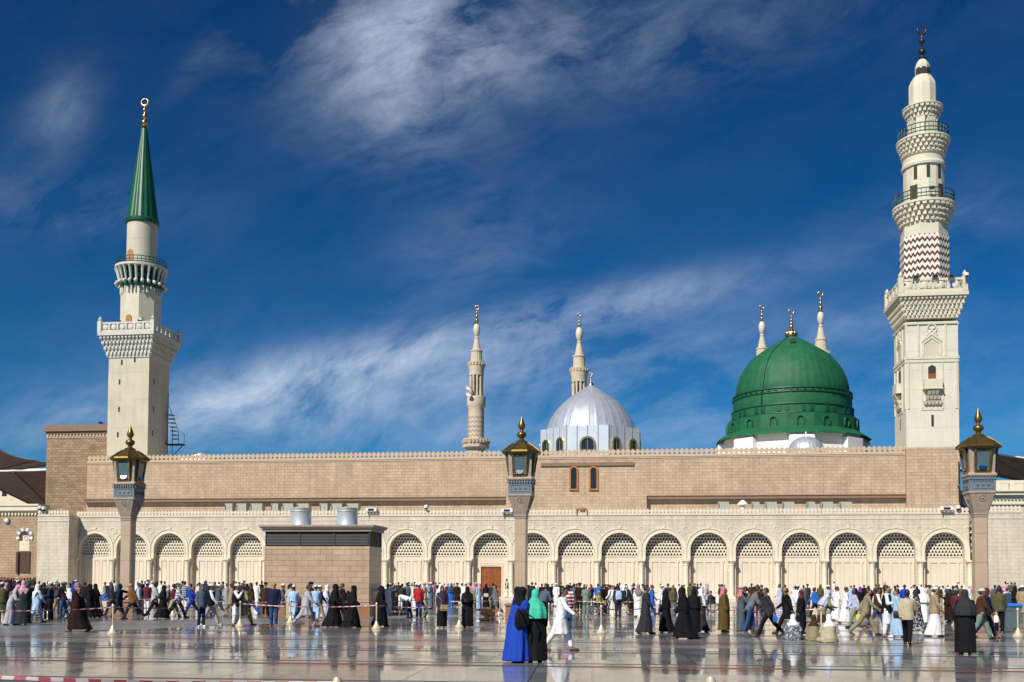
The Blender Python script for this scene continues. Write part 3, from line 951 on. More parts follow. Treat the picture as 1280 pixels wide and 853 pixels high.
def square_parapet(parent, hw, z0, z1, n, mat, finials=True):
    """Posts, rails and bossed panels on four sides of a square balcony."""
    f = MB()
    t = .22
    for s in range(4):
        ca, sa = [(1, 0), (0, 1), (-1, 0), (0, -1)][s]
        def bx(x0, x1, y0, y1, a, b_):
            c = [(x0, y0), (x1, y0), (x1, y1), (x0, y1)]
            c = [(x * ca - y * sa, x * sa + y * ca) for x, y in c]
            f.loft([[(x, y, a) for x, y in c], [(x, y, b_) for x, y in c]])
        bx(-hw, hw - t, -hw, -hw + t, z0, z0 + .22 * (z1 - z0))
        bx(-hw, hw - t, -hw, -hw + t, z1 - .16 * (z1 - z0), z1)
        for k in range(n):
            x = -hw + t + k * (2 * hw - 2 * t) / n
            bx(x - .11, x + .11, -hw - .02, -hw + t - .02, z0 + .22 * (z1 - z0) + .002, z1 - .16 * (z1 - z0) - .002)
    f.build('parapet_frame', mat, parent)
    w_ = (2 * hw - 2 * t) / n
    p = MB()
    p.ball((0, 0, 0), min(w_ * .36, .34), .09, (z1 - z0) * .31, 12, 6)
    rm = p.mesh('parapet_rosette', mat, 50)
    for s in (0, 1, 3):
        ca, sa = [(1, 0), (0, 1), (-1, 0), (0, -1)][s]
        for k in range(n):
            x = -hw + t + (k + .5) * w_
            put('parapet_rosette', rm, parent, (x * ca - (-hw + t * .5) * sa, x * sa + (-hw + t * .5) * ca, (z0 + z1) / 2 + .03 * (z1 - z0)), s * math.pi / 2)
    if finials:
        for x in (-1, 1):
            for y in (-1, 1):
                q = MB(); xx, yy_ = x * (hw - .1), y * (hw - .1)
                q.box(xx - .24, xx + .24, yy_ - .24, yy_ + .24, z0, z1 + .15)
                q.lathe([(.1, z1 + .15), (.2, z1 + .3), (.22, z1 + .42), (.12, z1 + .55), (.02, z1 + .75)], 10, xx, yy_)
                q.build('corner_post', mat, parent)

over_l = .86
corbel(mL, SW + .1, zs_, zb_, over_l - .1, 4, M['minaret_white'], 12)
HB = SW + over_l
square_parapet(mL, HB, zb_ + .35, zp_, 6, M['minaret_white'])
zo0, zo1 = Z(407), Z(357)
RO = Rpx(178, 49.5, vmc) * 1.04
zz0 = zb_ + .3
b = MB(); b.lathe([(RO, zz0), (RO, zo1)], 8, ph=rad(22.5)); b.build('octagonal_shaft', M['minaret_plain'], mL)
b = MB(); b.lathe([(RO + .04, zo1 + .002), (RO + .1, zo1 + .3), (RO + .1, Z(352)), (RO + .02, Z(352))], 16); b.build('green_band', M['green_rail'], mL, smooth=30)
b = MB()
for k in range(32):
    a = 2 * math.pi * k / 32
    b.box(RO * math.cos(a) - .07, RO * math.cos(a) + .07, RO * math.sin(a) - .07, RO * math.sin(a) + .07, zo1 - .75, zo1 - .02)
b.build('drop_fringe_trim', M['minaret_white'], mL)
zk0, zk1 = Z(351), Z(331)
RB = Rpx(178, 66.5, vmc)
b = MB(); b.lathe([(RO + .05, zk0), (RO + .0, zk0 + .4), (RB - .6, zk1)], 24); b.build('balcony_underside', M['green_rail'], mL, smooth=30)
b = MB()
for k in range(24):                                     # curled brackets like the ribs of a basket
    a = 2 * math.pi * k / 24
    c, s = math.cos(a), math.sin(a)
    prof = [(RO + .45, zk0 - .1), (RO + .18, zk0 + .25), (RO + .35, zk0 + .9), (RB - .25, zk1 - .35), (RB - .02, zk1)]
    b.tube([(r_ * c, r_ * s, z_) for r_, z_ in prof], [.2, .13, .14, .18, .16], 6)
    b.ball(((RO + .52) * c, (RO + .52) * s, zk0 - .12), .22, n=8, m=6)
b.build('bracket_trim', M['minaret_white'], mL, smooth=50)
b = MB(); b.lathe([(RB - .2, zk1), (RB + .06, zk1 + .06), (RB + .06, zk1 + .32), (RB - .2, zk1 + .34)], 32); b.build('balcony_floor', M['minaret_white'], mL, smooth=30)

def round_railing(parent, R_, z0, z1, n, mat, square=None):
    b = MB()
    for z in (z1, (z0 + z1) / 2, z0 + .12): b.torus((0, 0, z), R_, .05, 'z', 40, 6)
    for k in range(n):
        a = 2 * math.pi * k / n
        b.tube([(R_ * math.cos(a), R_ * math.sin(a), z0), (R_ * math.cos(a), R_ * math.sin(a), z1)], .035, 5)
    return b.build('balcony_rail_frame', mat, parent)
round_railing(mL, RB - .12, zk1 + .33, Z(319.5), 40, M['green_rail'])
RC = Rpx(180, 38.8, vmc)
b = MB(); b.lathe([(RC, zk1 + .3), (RC, Z(275))], 40); b.build('round_shaft', M['minaret'], mL, smooth=30)
b = MB(); zq = Z(276.5)
b.lathe([(RC + .02, zq), (RC + .22, zq + .15), (RC + .25, zq + .45), (RC + .08, zq + .62)], 40); b.build('spire_collar_trim', M['green_dark'], mL, smooth=40)
b = MB()
zt = Z(159.5)
rings = []
for k in range(25):
    f = k / 24
    r_ = (RC + .06) * (1 - f) ** .96 + .30 * f
    rings.append([(r_ * (1 + .022 * math.cos(16 * 2 * math.pi * i / 96)) * math.cos(2 * math.pi * i / 96), r_ * (1 + .022 * math.cos(16 * 2 * math.pi * i / 96)) * math.sin(2 * math.pi * i / 96), zq + .6 + (zt - zq - .6) * f) for i in range(96)])
b.loft(rings); b.build('spire', M['green_spire'], mL, smooth=60)
b = MB(); finial(b, zt, Z(121.5) - zt, moon=True); b.build('finial', M['copper'], mL, smooth=50)
# slit windows, two small arched doors and the lamps of the balconies
def slit(parent, x, y, z, w, h, face):
    b = MB()
    if face == 'f': b.box(x - w / 2, x + w / 2, y - .012, y + .1, z - h / 2, z + h / 2)
    else: b.box(x - .1, x + .012, y - w / 2, y + w / 2, z - h / 2, z + h / 2)
    return b.build('slit_window', M['dark'], parent)
for px, py in ((152.3, 453), (168.5, 450), (149.5, 477.5), (148.8, 511.5), (147.3, 543.5)):
    slit(mL, Ux(px, VM, py) - umc, -SW, Zf(py), .22, .62, 'f')
for py, f in ((470.5, .5), (504.5, .48), (535, .46)):
    slit(mL, SW, -SW + f * 1.0 * SW, Zf(py) - .5, .22, .65, 's')
def small_door(parent, x, y, z, w, h, mat, name='door'):
    b = MB(); b.prism([(x - w / 2, z), (x + w / 2, z)] + arc(x, z + h - w / 2, w / 2, 0, math.pi, 10), y - .06, y + .3)
    return b.build(name, mat, parent)
small_door(mL, -.35, -RO * .93, zz0 + .6, .75, 1.9, M['orange_frame'])
small_door(mL, -.55, -RC * .97, zk1 + .3, .75, 1.9, M['orange_frame'])

def floodlight(u, v, z, label, turn=0.0, group='floodlights on the minaret balconies'):
    r = mosque('floodlight', u, v, z, label, 'floodlight', group, turn)
    b = MB(); b.frustum(.22, .10, .20, .26, .14, .50, 0, 0); b.build('lamp_housing', M['steel'], r)
    b = MB(); b.box(-.2, .2, -.145, -.125, .26, .48); b.build('lens', M['window_glass'], r)
    b = MB(); b.box(-.30, -.27, -.03, .03, .0, .42); b.box(.27, .30, -.03, .03, .0, .42); b.box(-.3, .3, -.06, .06, -.02, .02); b.build('bracket', M['steel'], r)
    return r
for du, dz, lb in ((-1.2, 0, 'black floodlight behind the parapet below the green spire, next to an arched door'), (1.5, 0, 'floodlight behind the parapet corner below the green spire')):
    floodlight(umc + du, VM - over_l + .5, zp_ - .2, lb)
floodlight(Ux(120.5, VT, 528), VT + 1.0, ZT + 1.15, 'floodlight standing alone on the brick tower roof', .6)
# horn loudspeakers on a post on that balcony
sp = mosque('loudspeaker', Ux(176, VM - 1, 400), VM - over_l + .6, zp_ - .3, 'white horn loudspeakers on a post at the green spired minaret parapet', 'loudspeaker')
b = MB(); b.tube([(0, 0, -.6), (0, 0, .95)], .05, 6); b.build('pole', M['steel'], sp)
for k in range(2):
    b = MB(); b.lathe([(.06, 0), (.1, .2), (.26, .42), (.28, .44), (.22, .40)], 12, cap1=False); o = b.build('horn', M['camera_white'], sp, (0, 0, .25 + .5 * k), 40); o.rotation_euler = (rad(90), 0, rad(35 - 70 * k))

# steel access stair clinging to the far side of that minaret
sr = mosque('service_stair', umc + SW + 1.05, VM + 2 * SW - .4, Zy(570, VM, 225), 'thin dark steel stair and landing beside the green spired minaret', 'stair')
b = MB(); b.tube([(-.9, 0, -6), (-.9, 0, 8.4)], .035, 6); b.tube([(-.3, 0, -6), (-.3, 0, 4)], .045, 6); b.build('post', M['black_metal'], sr)
b = MB(); b.box(-.9, 1.2, -.6, .6, 1.9, 2.02); b.tube([(1.1, 0, 1.9), (-.5, 0, .3)], .06, 6); b.build('landing', M['black_metal'], sr)
b = MB(); b.tube([(-.8, 0, 6.8), (.5, 0, 3.6), (.5, 0, 1.95)], .035, 6); b.tube([(.5, 0, 3.6), (1.25, 0, 3.3), (1.25, 0, 1.95)], .03, 6); b.build('railing', M['black_metal'], sr)
b = MB()
for k in range(7): b.box(-.9 + .12 * k, -.2 + .1 * k, -.4, .4, 5.6 - .5 * k, 5.68 - .5 * k)
b.build('tread', M['steel'], sr)
# low pale roof-light just behind the cresting
rl = mosque('roof_light', Ux(237, 14, 567), 14, ZH - .2, 'low pale glazed roof light peeping over the hall cresting', 'roof light')
b = MB(); b.loft([[(-3.2, 0, 0), (3.4, 0, 0), (3.4, 5, 0), (-3.2, 5, 0)], [(-1.6, .8, 1.45), (.9, .8, 2.1), (.9, 4, 2.1), (-1.6, 4, 1.45)]]); b.build('sloped_cover', M['canopy_rim'], rl)
b = MB(); b.tube([(-3.2, -.02, .0), (-1.6, .78, 1.47), (.9, .78, 2.12), (3.4, -.02, .02)], .07, 6); b.build('glazing_bar', M['green_rail'], rl)

# ================================================================== the tallest minaret, on its tan base
VQ = 5.9
uq0, uq1 = Ux(1133.3, VQ, 600), Ux(1200.3, VQ, 600)
SQ = (uq1 - uq0) / 2
uq, vq = (uq0 + uq1) / 2, VQ + SQ
mR = mosque('minaret', uq, vq, 0, 'tallest pale carved minaret with red zigzag band, three balconies and dark crescent', 'minaret', 'minarets')
axr = lambda py: 1162.5 - (560 - py) * 7.5 / 520
Z = lambda py: Zy(py, vq - (.3 if py < 74 else .7 if py < 93.2 else 1.4 if py < 127 else 2.1 if py < 150 else 2.5 if py < 176 else 2.1 if py < 233 else 2.9 if py < 256 else 2.3), axr(py))
Zf = lambda py: Zy(py, VQ, 1166)
Wd = lambda pxw, py: Rpx(1160, pxw, vq)
zt0 = Zf(559.5)
b = MB(); b.box(-SQ, SQ, -SQ, SQ, 0, zt0); b.build('base_block', M['tan'], mR)
zs_, zb_, zp_ = Zf(402), Zf(372), Zf(350)
SQ2 = SQ - .03
b = MB(); b.box(-SQ2, SQ2, -SQ2, SQ2, zt0, zs_); b.build('shaft', M['minaret_white_block'], mR)
# carved relief on the faces of the shaft
def relief(face):
    f = MB()
    zf = lambda py: Zf(py)
    h = SQ2 - .12
    f.box(-h, h, -.14, .0, zf(405.5), zf(403)); f.box(-SQ2, SQ2, -.12, .0, zf(449), zf(445.5)); f.box(-SQ2, SQ2, -.07, .0, zf(453), zf(449.2))
    for s in (-1, 1):
        f.box(s * (h - .1) - .1, s * (h - .1) + .1, -.08, .0, zf(511), zf(453.5))
        f.box(s * 1.28 - .09, s * 1.28 + .09, -.09, .0, zf(444.8), zf(406))
        f.box(s * .98 - .07, s * .98 + .07, -.09, .0, zf(511), zf(453.5))
    f.box(-1.05, 1.05, -.05, .0, zf(513), zf(511.2))
    f.band([(-.95, zf(428)), (0, zf(419)), (.95, zf(428))], [(-.95, zf(424.5)), (0, zf(415)), (.95, zf(424.5))], -.12, .0)
    f.band([(-.72, zf(444.6)), (-.72, zf(430)), (0, zf(423)), (.72, zf(430)), (.72, zf(444.6))], [(-.92, zf(444.6)), (-.92, zf(428.6)), (0, zf(420)), (.92, zf(428.6)), (.92, zf(444.6))], -.08, .0)
    f.torus((0, -.04, zf(411)), .45, .09, 'y', 20, 6)
    f.tube([(-.3, -.06, zf(409)), (.5, -.06, zf(419))], .09, 6); f.tube([(.3, -.06, zf(409)), (-.5, -.06, zf(419))], .09, 6)
    return f
for k, rz in enumerate((0, -math.pi / 2, math.pi / 2)):
    c = {0: (0, -SQ2), 1: (-SQ2, 0), 2: (SQ2, 0)}[k]
    fr = relief(k).build('relief_trim', M['minaret_plain'], mR, (c[0], c[1], 0), rz=rz)
    n_ = MB(); zf = Zf
    n_.prism([(-.66, zf(444.4)), (.66, zf(444.4)), (.66, zf(431)), (0, zf(424.5)), (-.66, zf(431))], -.012, .05); n_.build('niche', M['far_stone'], fr)
    wn_ = MB(); wn_.prism([(-.36, zf(474)), (.36, zf(474))] + [(.36, zf(459)), (0, zf(456)), (-.36, zf(459))], -.02, .05); wo = wn_.build('window', M['dark'], fr)
    s_ = MB(); s_.box(-.34, .34, -.05, -.021, zf(474), zf(467)); s_.build('shutter', M['wood'], wo)
    bl = MB(); bl.box(-.85, .85, -.55, .0, zf(486), zf(474.8)); bl.box(-.92, .92, -.62, .0, zf(487.3), zf(486.1)); bo = bl.build('bracket_balcony', M['minaret_plain'], fr)
    mq = MB()
    for t in range(3):
        for q in range(5 - t):
            x = -.68 + (q + .5 * t) * .34
            mq.frustum(.11, .12, zf(506 - t * 6), .16, .24 + .06 * t, zf(501.5 - t * 6), x, -.12 - .08 * t)
    mq.build('muqarnas_trim', M['minaret_plain'], bo)
    slit(fr, 0, 0, zf(526), .24, 1.15, 'f')
corbel(mR, SQ2 + .05, zs_ + .35, zb_, .66, 4, M['minaret_plain'], 13)
HQ = SQ2 + .64
square_parapet(mR, HQ, zb_ + .4, zp_, 4, M['minaret_plain'])
# octagonal zigzag stage
RO = Wd(60.5, 320) * 1.05
z0, z1, z2, z3 = zb_ + .3, Z(344), Z(291), Z(277)
b = MB(); b.lathe([(RO * 1.02, z0), (RO * 1.02, z1 - .7)], 8, ph=rad(22.5)); b.build('stage_base', M['minaret_plain'], mR)
b = MB(); b.lathe([(RO, z1 - .7), (RO, z2)], 8, ph=rad(22.5)); b.build('zigzag_stage', M['chevron'], mR)
b = MB()
for k in range(40):
    a = 2 * math.pi * k / 40
    rr = RO * .925 / max(math.cos(((a + rad(22.5)) % rad(45)) - rad(22.5)), .1) * 1.0
    b.box(rr * math.cos(a) - .1, rr * math.cos(a) + .1, rr * math.sin(a) - .1, rr * math.sin(a) + .1, z1 - 1.15, z1 - .62)
b.build('fringe_trim', M['minaret_white'], mR)
b = MB(); b.lathe([(RO * .96, z2), (RO * .96, z3)], 8, ph=rad(22.5)); b.build('octagonal_shaft', M['minaret_plain'], mR)
zb2 = Z(251)
corbel(mR, RO * .93, z3, zb2, Wd(80, 250) - RO * .93, 4, M['minaret_plain'], 30, 12)
RB2 = Wd(80, 250)
round_railing(mR, RB2 - .1, zb2 + .45, Z(234), 40, M['green_rail'])
RS = Wd(52.5, 220)
b = MB(); b.lathe([(RS * 1.02, zb2 + .3), (RS, Z(203)), ], 16); b.lathe([(RS * 1.08, Z(203)), (RS * 1.1, Z(200)), (RS * 1.03, Z(197)), (RS * 1.03, Z(191)), (RS * 1.1, Z(189))], 32); b.build('round_shaft', M['minaret_plain'], mR, smooth=20)
for a in (-.62, 0, .62):
    c = MB(); c.prism([(-.16, Z(221)), (.16, Z(221)), (.16, Z(206)), (0, Z(203.5)), (-.16, Z(206))], -.05, .2)
    o = c.build('slit_window', M['dark'], mR, (math.sin(a) * RS, -math.cos(a) * RS * .985, 0), rz=a)
for a in (-.72, .72):
    c = MB(); c.box(-.38, .38, -.05, .3, zb2 + .3, Z(228)); c.build('door', M['dark_wood_and_shade'], mR, (math.sin(a) * RS, -math.cos(a) * RS * .985, 0), rz=a)
zb3 = Z(168)
corbel(mR, RS * 1.02, Z(189), zb3, Wd(68.5, 168) - RS * 1.02, 4, M['minaret_plain'], 28, 12)
RB3 = Wd(68.5, 168)
round_railing(mR, RB3 - .15, zb3 + .4, Z(151.5), 36, M['green_rail'])
RK = Wd(36, 152)
b = MB(); b.lathe([(RK * .55, zb3 + .3), (RK * .55, Z(138))], 16); b.build('core', M['far_dark'], mR)
for k in range(8):
    a = 2 * math.pi * (k + .5) / 8
    c = MB(); c.box(-.42, .42, -.22, .22, zb3 + .3, Z(140)); c.build('pillar', M['minaret_plain'], mR, (math.cos(a) * RK * .92, math.sin(a) * RK * .92, 0), rz=a + math.pi / 2)
zc0, zc1 = Z(143), Z(127.5)
corbel(mR, RK, zc0, zc1, Wd(51.5, 128) - RK, 3, M['minaret_plain'], 24, 12, 'muqarnas_crown_trim')
RF = Wd(36.5, 110)
b = MB(); rings = []
for r_, z_ in ((1, Z(126)), (1.0, Z(104)), (.97, Z(99)), (.86, Z(95)), (.62, Z(92.5))):
    rings.append([(RF * r_ * (1 - .06 * abs(math.sin(10 * math.pi * i / 80))) * math.cos(2 * math.pi * i / 80), RF * r_ * (1 - .06 * abs(math.sin(10 * math.pi * i / 80))) * math.sin(2 * math.pi * i / 80), z_) for i in range(80)])
b.loft(rings); b.build('fluted_drum', M['minaret_plain'], mR, smooth=60)
RL = Wd(19, 84)
b = MB(); b.lathe([(RL, Z(93)), (RL, Z(79)), (RL * .85, Z(75.5)), (RL * .5, Z(73.5)), (.3, Z(72.5))], 8, ph=rad(22.5)); lan = b.build('lantern', M['minaret_plain'], mR)
for a in (-math.pi / 4, 0, math.pi / 4):
    small_door(lan, 0, 0, Z(91.5), .55, Z(82.5) - Z(91.5), M['dark'], 'opening').location = (math.sin(a) * RL * .92, -math.cos(a) * RL * .92, 0)
    lan.children[-1].rotation_euler = (0, 0, a)
b = MB(); finial(b, Z(72.8), Z(29.5) - Z(72.8), balls=2); b.build('finial', M['dark_bronze'], mR, smooth=50)
for du, lb in ((-1.6, 'floodlight on the tallest minaret parapet near its corner'), (.2, 'silver floodlight in the middle of the tallest minaret parapet'), (1.7, 'floodlight on the tallest minaret parapet under the zigzag stage')):
    floodlight(uq + du, VQ - .75, zp_ - .25, lb)
for du, lb in ((-2.6, 'floodlight at the railed second balcony of the tallest minaret, over the zigzag'), (.15, 'white floodlight at the front of the second balcony of the tallest minaret'), (2.6, 'floodlight clamped to the second balcony rail of the tallest minaret')):
    floodlight(uq + du, vq - math.sqrt(max(.2, (RB2 - .4) ** 2 - du * du)), Z(238), lb)
for du, lb in ((-1.9, 'floodlight on the topmost balcony rail of the tallest minaret'), (1.6, 'dark floodlight beside the topmost pillars of the tallest minaret')):
    floodlight(uq + du, vq - math.sqrt(max(.2, (RB3 - .5) ** 2 - du * du)), Z(158), lb)

# ================================================================== four distant minarets of one design
VF = 115.0
def far_minaret(px, py_bulb, py_top, scale, label):
    """py_bulb: the middle of the bulb in the picture, py_top: the tip. All of one pattern; heights follow the fullest one in view."""
    u = Ux(px, VF, 500)
    r = mosque('minaret', u, VF, 0, label, 'minaret', 'minarets')
    ref = lambda q: Zy(py_bulb + (q - 413.5) * scale, VF, px)
    wd_ = lambda q: Rpx(px, q, VF) * scale
    b = MB(); b.lathe([(wd_(24), 0), (wd_(24), ref(562)), (wd_(34), ref(560)), (wd_(34.5), ref(557))], 8, ph=rad(22.5)); b.build('lower_shaft', M['far_stone'], r)
    b = MB(); b.lathe([(wd_(33), ref(557)), (wd_(33), ref(549))], 8, ph=rad(22.5)); b.build('parapet', M['far_stone'], r)
    b = MB()
    for k in range(24):
        a = 2 * math.pi * k / 24; q = wd_(32.2)
        b.box(q * math.cos(a) - .22, q * math.cos(a) + .22, q * math.sin(a) - .22, q * math.sin(a) + .22, ref(555), ref(550.6))
    b.build('parapet_pattern', M['far_dark'], r)
    b = MB(); b.lathe([(wd_(20), ref(549)), (wd_(20), ref(519.5))], 32); b.build('zigzag_shaft', M['chevron_far'], r, smooth=30)
    b = MB(); b.lathe([(wd_(20), ref(519.5)), (wd_(20), ref(511)), (wd_(23), ref(508)), (wd_(24), ref(504)), (wd_(24), ref(497)), (wd_(22), ref(496.5))], 32); b.build('balcony', M['far_stone'], r, smooth=30)
    b = MB(); b.lathe([(wd_(9), ref(500)), (wd_(9), ref(465))], 12); b.build('core', M['far_dark'], r)
    for k in range(10):
        a = 2 * math.pi * k / 10
        b = MB(); q = wd_(14.5)
        b.lathe([(wd_(3.2), ref(497)), (wd_(2.4), ref(480)), (wd_(3.6), ref(468))], 8, q * math.cos(a) * 1.02, q * math.sin(a) * 1.02); b.build('colonnette', M['far_stone'], r, smooth=40)
    b = MB(); b.lathe([(wd_(18.5), ref(470)), (wd_(19), ref(463)), (wd_(21), ref(459)), (wd_(21), ref(453)), (wd_(18), ref(452.5))], 32); b.build('upper_balcony', M['far_stone'], r, smooth=30)
    b = MB()
    for k in range(18):
        a = 2 * math.pi * k / 18; q = wd_(20.9)
        b.box(q * math.cos(a) - .16, q * math.cos(a) + .16, q * math.sin(a) - .16, q * math.sin(a) + .16, ref(457.6), ref(454))
    b.build('balcony_pattern', M['far_dark'], r)
    b = MB(); rings = []
    for q, y in ((14.5, 453), (14, 441), (15.5, 440), (15.5, 438.5), (10.5, 437.5), (6.5, 427), (5.2, 424), (6.2, 422.8), (4.6, 422), (3.6, 421)):
        rings.append([(wd_(q) * (1 - .05 * (i % 2)) * math.cos(2 * math.pi * i / 40), wd_(q) * (1 - .05 * (i % 2)) * math.sin(2 * math.pi * i / 40), ref(y)) for i in range(40)])
    b.loft(rings); b.build('fluted_cone', M['far_stone'], r, smooth=25)
    b = MB(); b.lathe([(wd_(3.6), ref(421)), (wd_(6.4), ref(418.5)), (wd_(8.4), ref(414.5)), (wd_(8.6), ref(411)), (wd_(7), ref(407.5)), (wd_(4.2), ref(405.3)), (wd_(2.5), ref(404.5))], 24); b.build('bulb', M['minaret_plain'], r, smooth=50)
    zt_ = Zy(py_top, VF, px)
    b = MB(); finial(b, ref(405), zt_ - ref(405), moon=True); b.build('finial', M['copper'], r, smooth=50)
    return r, ref, wd_
f1, ref1, wd1 = far_minaret(595.3, 413.5, 381, 1.0, 'distant slim minaret with balconies and columns standing clear of any dome')
far_minaret(723.8, 418.5, 390.5, 1.06, 'distant slim minaret rising behind the silver dome')
far_minaret(952.8, 410.5, 380.5, 1.0, 'distant slim minaret tip beside the green dome, on the silver dome side')
far_minaret(1026.5, 398.5, 363, 1.03, 'distant slim minaret tip beside the green dome, on the tallest minaret side')
# horn loudspeakers on the fullest of the four
for k in range(2):
    sp = mosque('loudspeaker', Ux(587.7, VF - 2.5, 490), VF - 2.3, ref1(494 - 7.5 * k), 'white horn loudspeaker on a distant slim minaret, ' + ('lower' if k == 0 else 'upper') + ' of a pair', 'loudspeaker')
    b = MB(); b.lathe([(.15, 0), (.25, .35), (.55, .7), (.58, .72), (.45, .62)], 14, cap1=False); o = b.build('horn', M['camera_white'], sp, smooth=40); o.rotation_euler = (rad(95), 0, rad(-30))
    b = MB(); b.box(-.08, .08, 0, 1.0, -.1, .1); b.build('bracket', M['steel'], sp)

# ================================================================== the green dome
VG = 34.0
ug = Ux(989.8, VG, 520)
gd = mosque('green_dome', ug, VG, 0, 'big bright green ribbed dome on a tiered drum with gilt finial', 'dome')
q_ = Rpx(988.3, 2, VG) * 1.05              # metres per pixel there
s_ = 1 / 3.879
Zg = lambda zy: Zy(360 + zy * s_, VG, 988)
Rg = lambda zr: zr * s_ * q_
prof = [(262, 530), (263, 505), (261, 490), (255, 465), (247, 440), (236, 415), (220, 388), (200, 362), (176, 338), (150, 318), (124, 301), (98, 284), (72, 268), (48, 254), (30, 243), (20, 237)]
b = MB(); rings = []
NR = 48
for zr, zy in prof:
    rr = Rg(zr)
    rings.append([(rr * (1 + (.006 if i % 4 == 0 else 0)) * math.cos(2 * math.pi * i / (NR * 4)), rr * (1 + (.006 if i % 4 == 0 else 0)) * math.sin(2 * math.pi * i / (NR * 4)), Zg(zy)) for i in range(NR * 4)])
b.loft(rings); b.build('dome_shell', M['green'], gd, smooth=60)
b = MB(); b.lathe([(Rg(262), Zg(530)), (Rg(275), Zg(533)), (Rg(277), Zg(549)), (Rg(277), Zg(604)), (Rg(270), Zg(604))], 48)
b.lathe([(Rg(278), Zg(604.5)), (Rg(282), Zg(607)), (Rg(282), Zg(646)), (Rg(276), Zg(646))], 48)
b.build('drum', M['green'], gd, smooth=20)
b = MB(); b.lathe([(Rg(276), Zg(647)), (Rg(308), Zg(655)), (Rg(309), Zg(716))][::-1], 16, ph=math.pi / 16); b.build('lower_drum', M['green'], gd)
b = MB()
for zy, rr in ((531, 277), (549, 279), (606, 284), (648, 285)): b.torus((0, 0, Zg(zy)), Rg(rr), Rg(3.2), 'z', 64, 6)
b.build('ring_trim', M['green_dark'], gd, smooth=60)
b = MB(); b.lathe([(Rg(309), Zg(714)), (Rg(345), Zg(735)), (Rg(362), Zg(748)), (Rg(362), Zg(752)), (Rg(300), Zg(728))], 16, ph=math.pi / 16); b.build('eave', M['green'], gd)
for k in range(48):                                           # paired blind windows round the drum
    if k % 3 == 2: continue
    a = 2 * math.pi * (k + .5) / 48
    if math.sin(a) > .25: continue
    o = small_door(gd, 0, 0, Zg(641), Rg(18), Rg(30), M['green_dark'], 'blind_window')
    o.location = (math.cos(a) * Rg(283), math.sin(a) * Rg(283), 0); o.rotation_euler = (0, 0, a + math.pi / 2)
for k in range(16):
    a = 2 * math.pi * k / 16
    if math.sin(a) > .25: continue
    f = MB(); rr = Rg(17)
    pth = lambda q: [(-q, Zg(704))] + arc(0, Zg(682), q, math.pi, 0, 12) + [(q, Zg(704))]
    f.band(pth(rr * .82), pth(rr), -.12, .1)
    f.build('blind_arch', M['green'], gd, (math.cos(a) * Rg(306), math.sin(a) * Rg(306), 0), rz=a + math.pi / 2)
b = MB()
for k in range(54):
    a = 2 * math.pi * k / 54
    if math.sin(a) > .4: continue
    c, s = math.cos(a), math.sin(a); rr = Rg(279)
    b.tube([(rr * math.cos(a + t), rr * math.sin(a + t), Zg(zz)) for t, zz in ((-.05, 541), (-.02, 549), (.02, 541), (.05, 541))], .05, 5)
b.build('scroll_pattern', M['green_dark'], gd)
# dormer near the crown and the cable that hangs from it
b = MB(); b.box(-.32, .32, -.2, .5, 0, .4); b.build('hatch', M['dark'], gd, (Rg(-6), -Rg(112), Zg(292)))
b = MB(); cb = []
for zr, zy in prof[::-1]:
    a = -math.pi / 2 - .62
    cb.append((math.cos(a) * (Rg(zr) + .05), math.sin(a) * (Rg(zr) + .05), Zg(zy)))
cb += [(math.cos(a) * Rg(281), math.sin(a) * Rg(281), Zg(535)), (math.cos(a) * Rg(286), math.sin(a) * Rg(286), Zg(640))]
b.tube(cb, .045, 5); b.build('cable', M['black_metal'], gd)
b = MB()
prof2 = []
b.lathe([(Rg(28), Zg(237)), (Rg(29), Zg(226)), (Rg(24), Zg(214)), (Rg(12), Zg(206)), (Rg(7), Zg(203))], 20)
for k in range(12):
    a = 2 * math.pi * k / 12
    b.ball((math.cos(a) * Rg(24), math.sin(a) * Rg(24), Zg(226)), Rg(6), Rg(6), Rg(14), 8, 6)
finial(b, Zg(206), Zg(98) - Zg(206), balls=4); b.build('finial', M['copper'], gd, smooth=50)
# white drum below and its faceted buttresses
b = MB(); b.lathe([(Rg(330), 8.0), (Rg(330), Zg(745)), (Rg(318), Zg(738)), (Rg(300), Zg(722))], 16, ph=math.pi / 16); b.build('white_base', M['white'], gd)
for k in range(16):
    a = 2 * math.pi * (k + .0) / 16
    if math.sin(a) > .3: continue
    f = MB()
    q = Rg(56)
    f.loft([[(-q, -Rg(30), 8.0), (q, -Rg(30), 8.0), (q, Rg(30), 8.0), (-q, Rg(30), 8.0)], [(-q, -Rg(30), Zg(765)), (q, -Rg(30), Zg(765)), (q, Rg(30), Zg(765)), (-q, Rg(30), Zg(765))], [(-q * .35, -Rg(4), Zg(729)), (q * .35, -Rg(4), Zg(729)), (q * .35, Rg(25), Zg(729)), (-q * .35, Rg(25), Zg(729))]])
    if k % 2 == 0:
        f.build('buttress', M['white'], gd, (math.cos(a) * Rg(322), math.sin(a) * Rg(322), 0), rz=a + math.pi / 2)

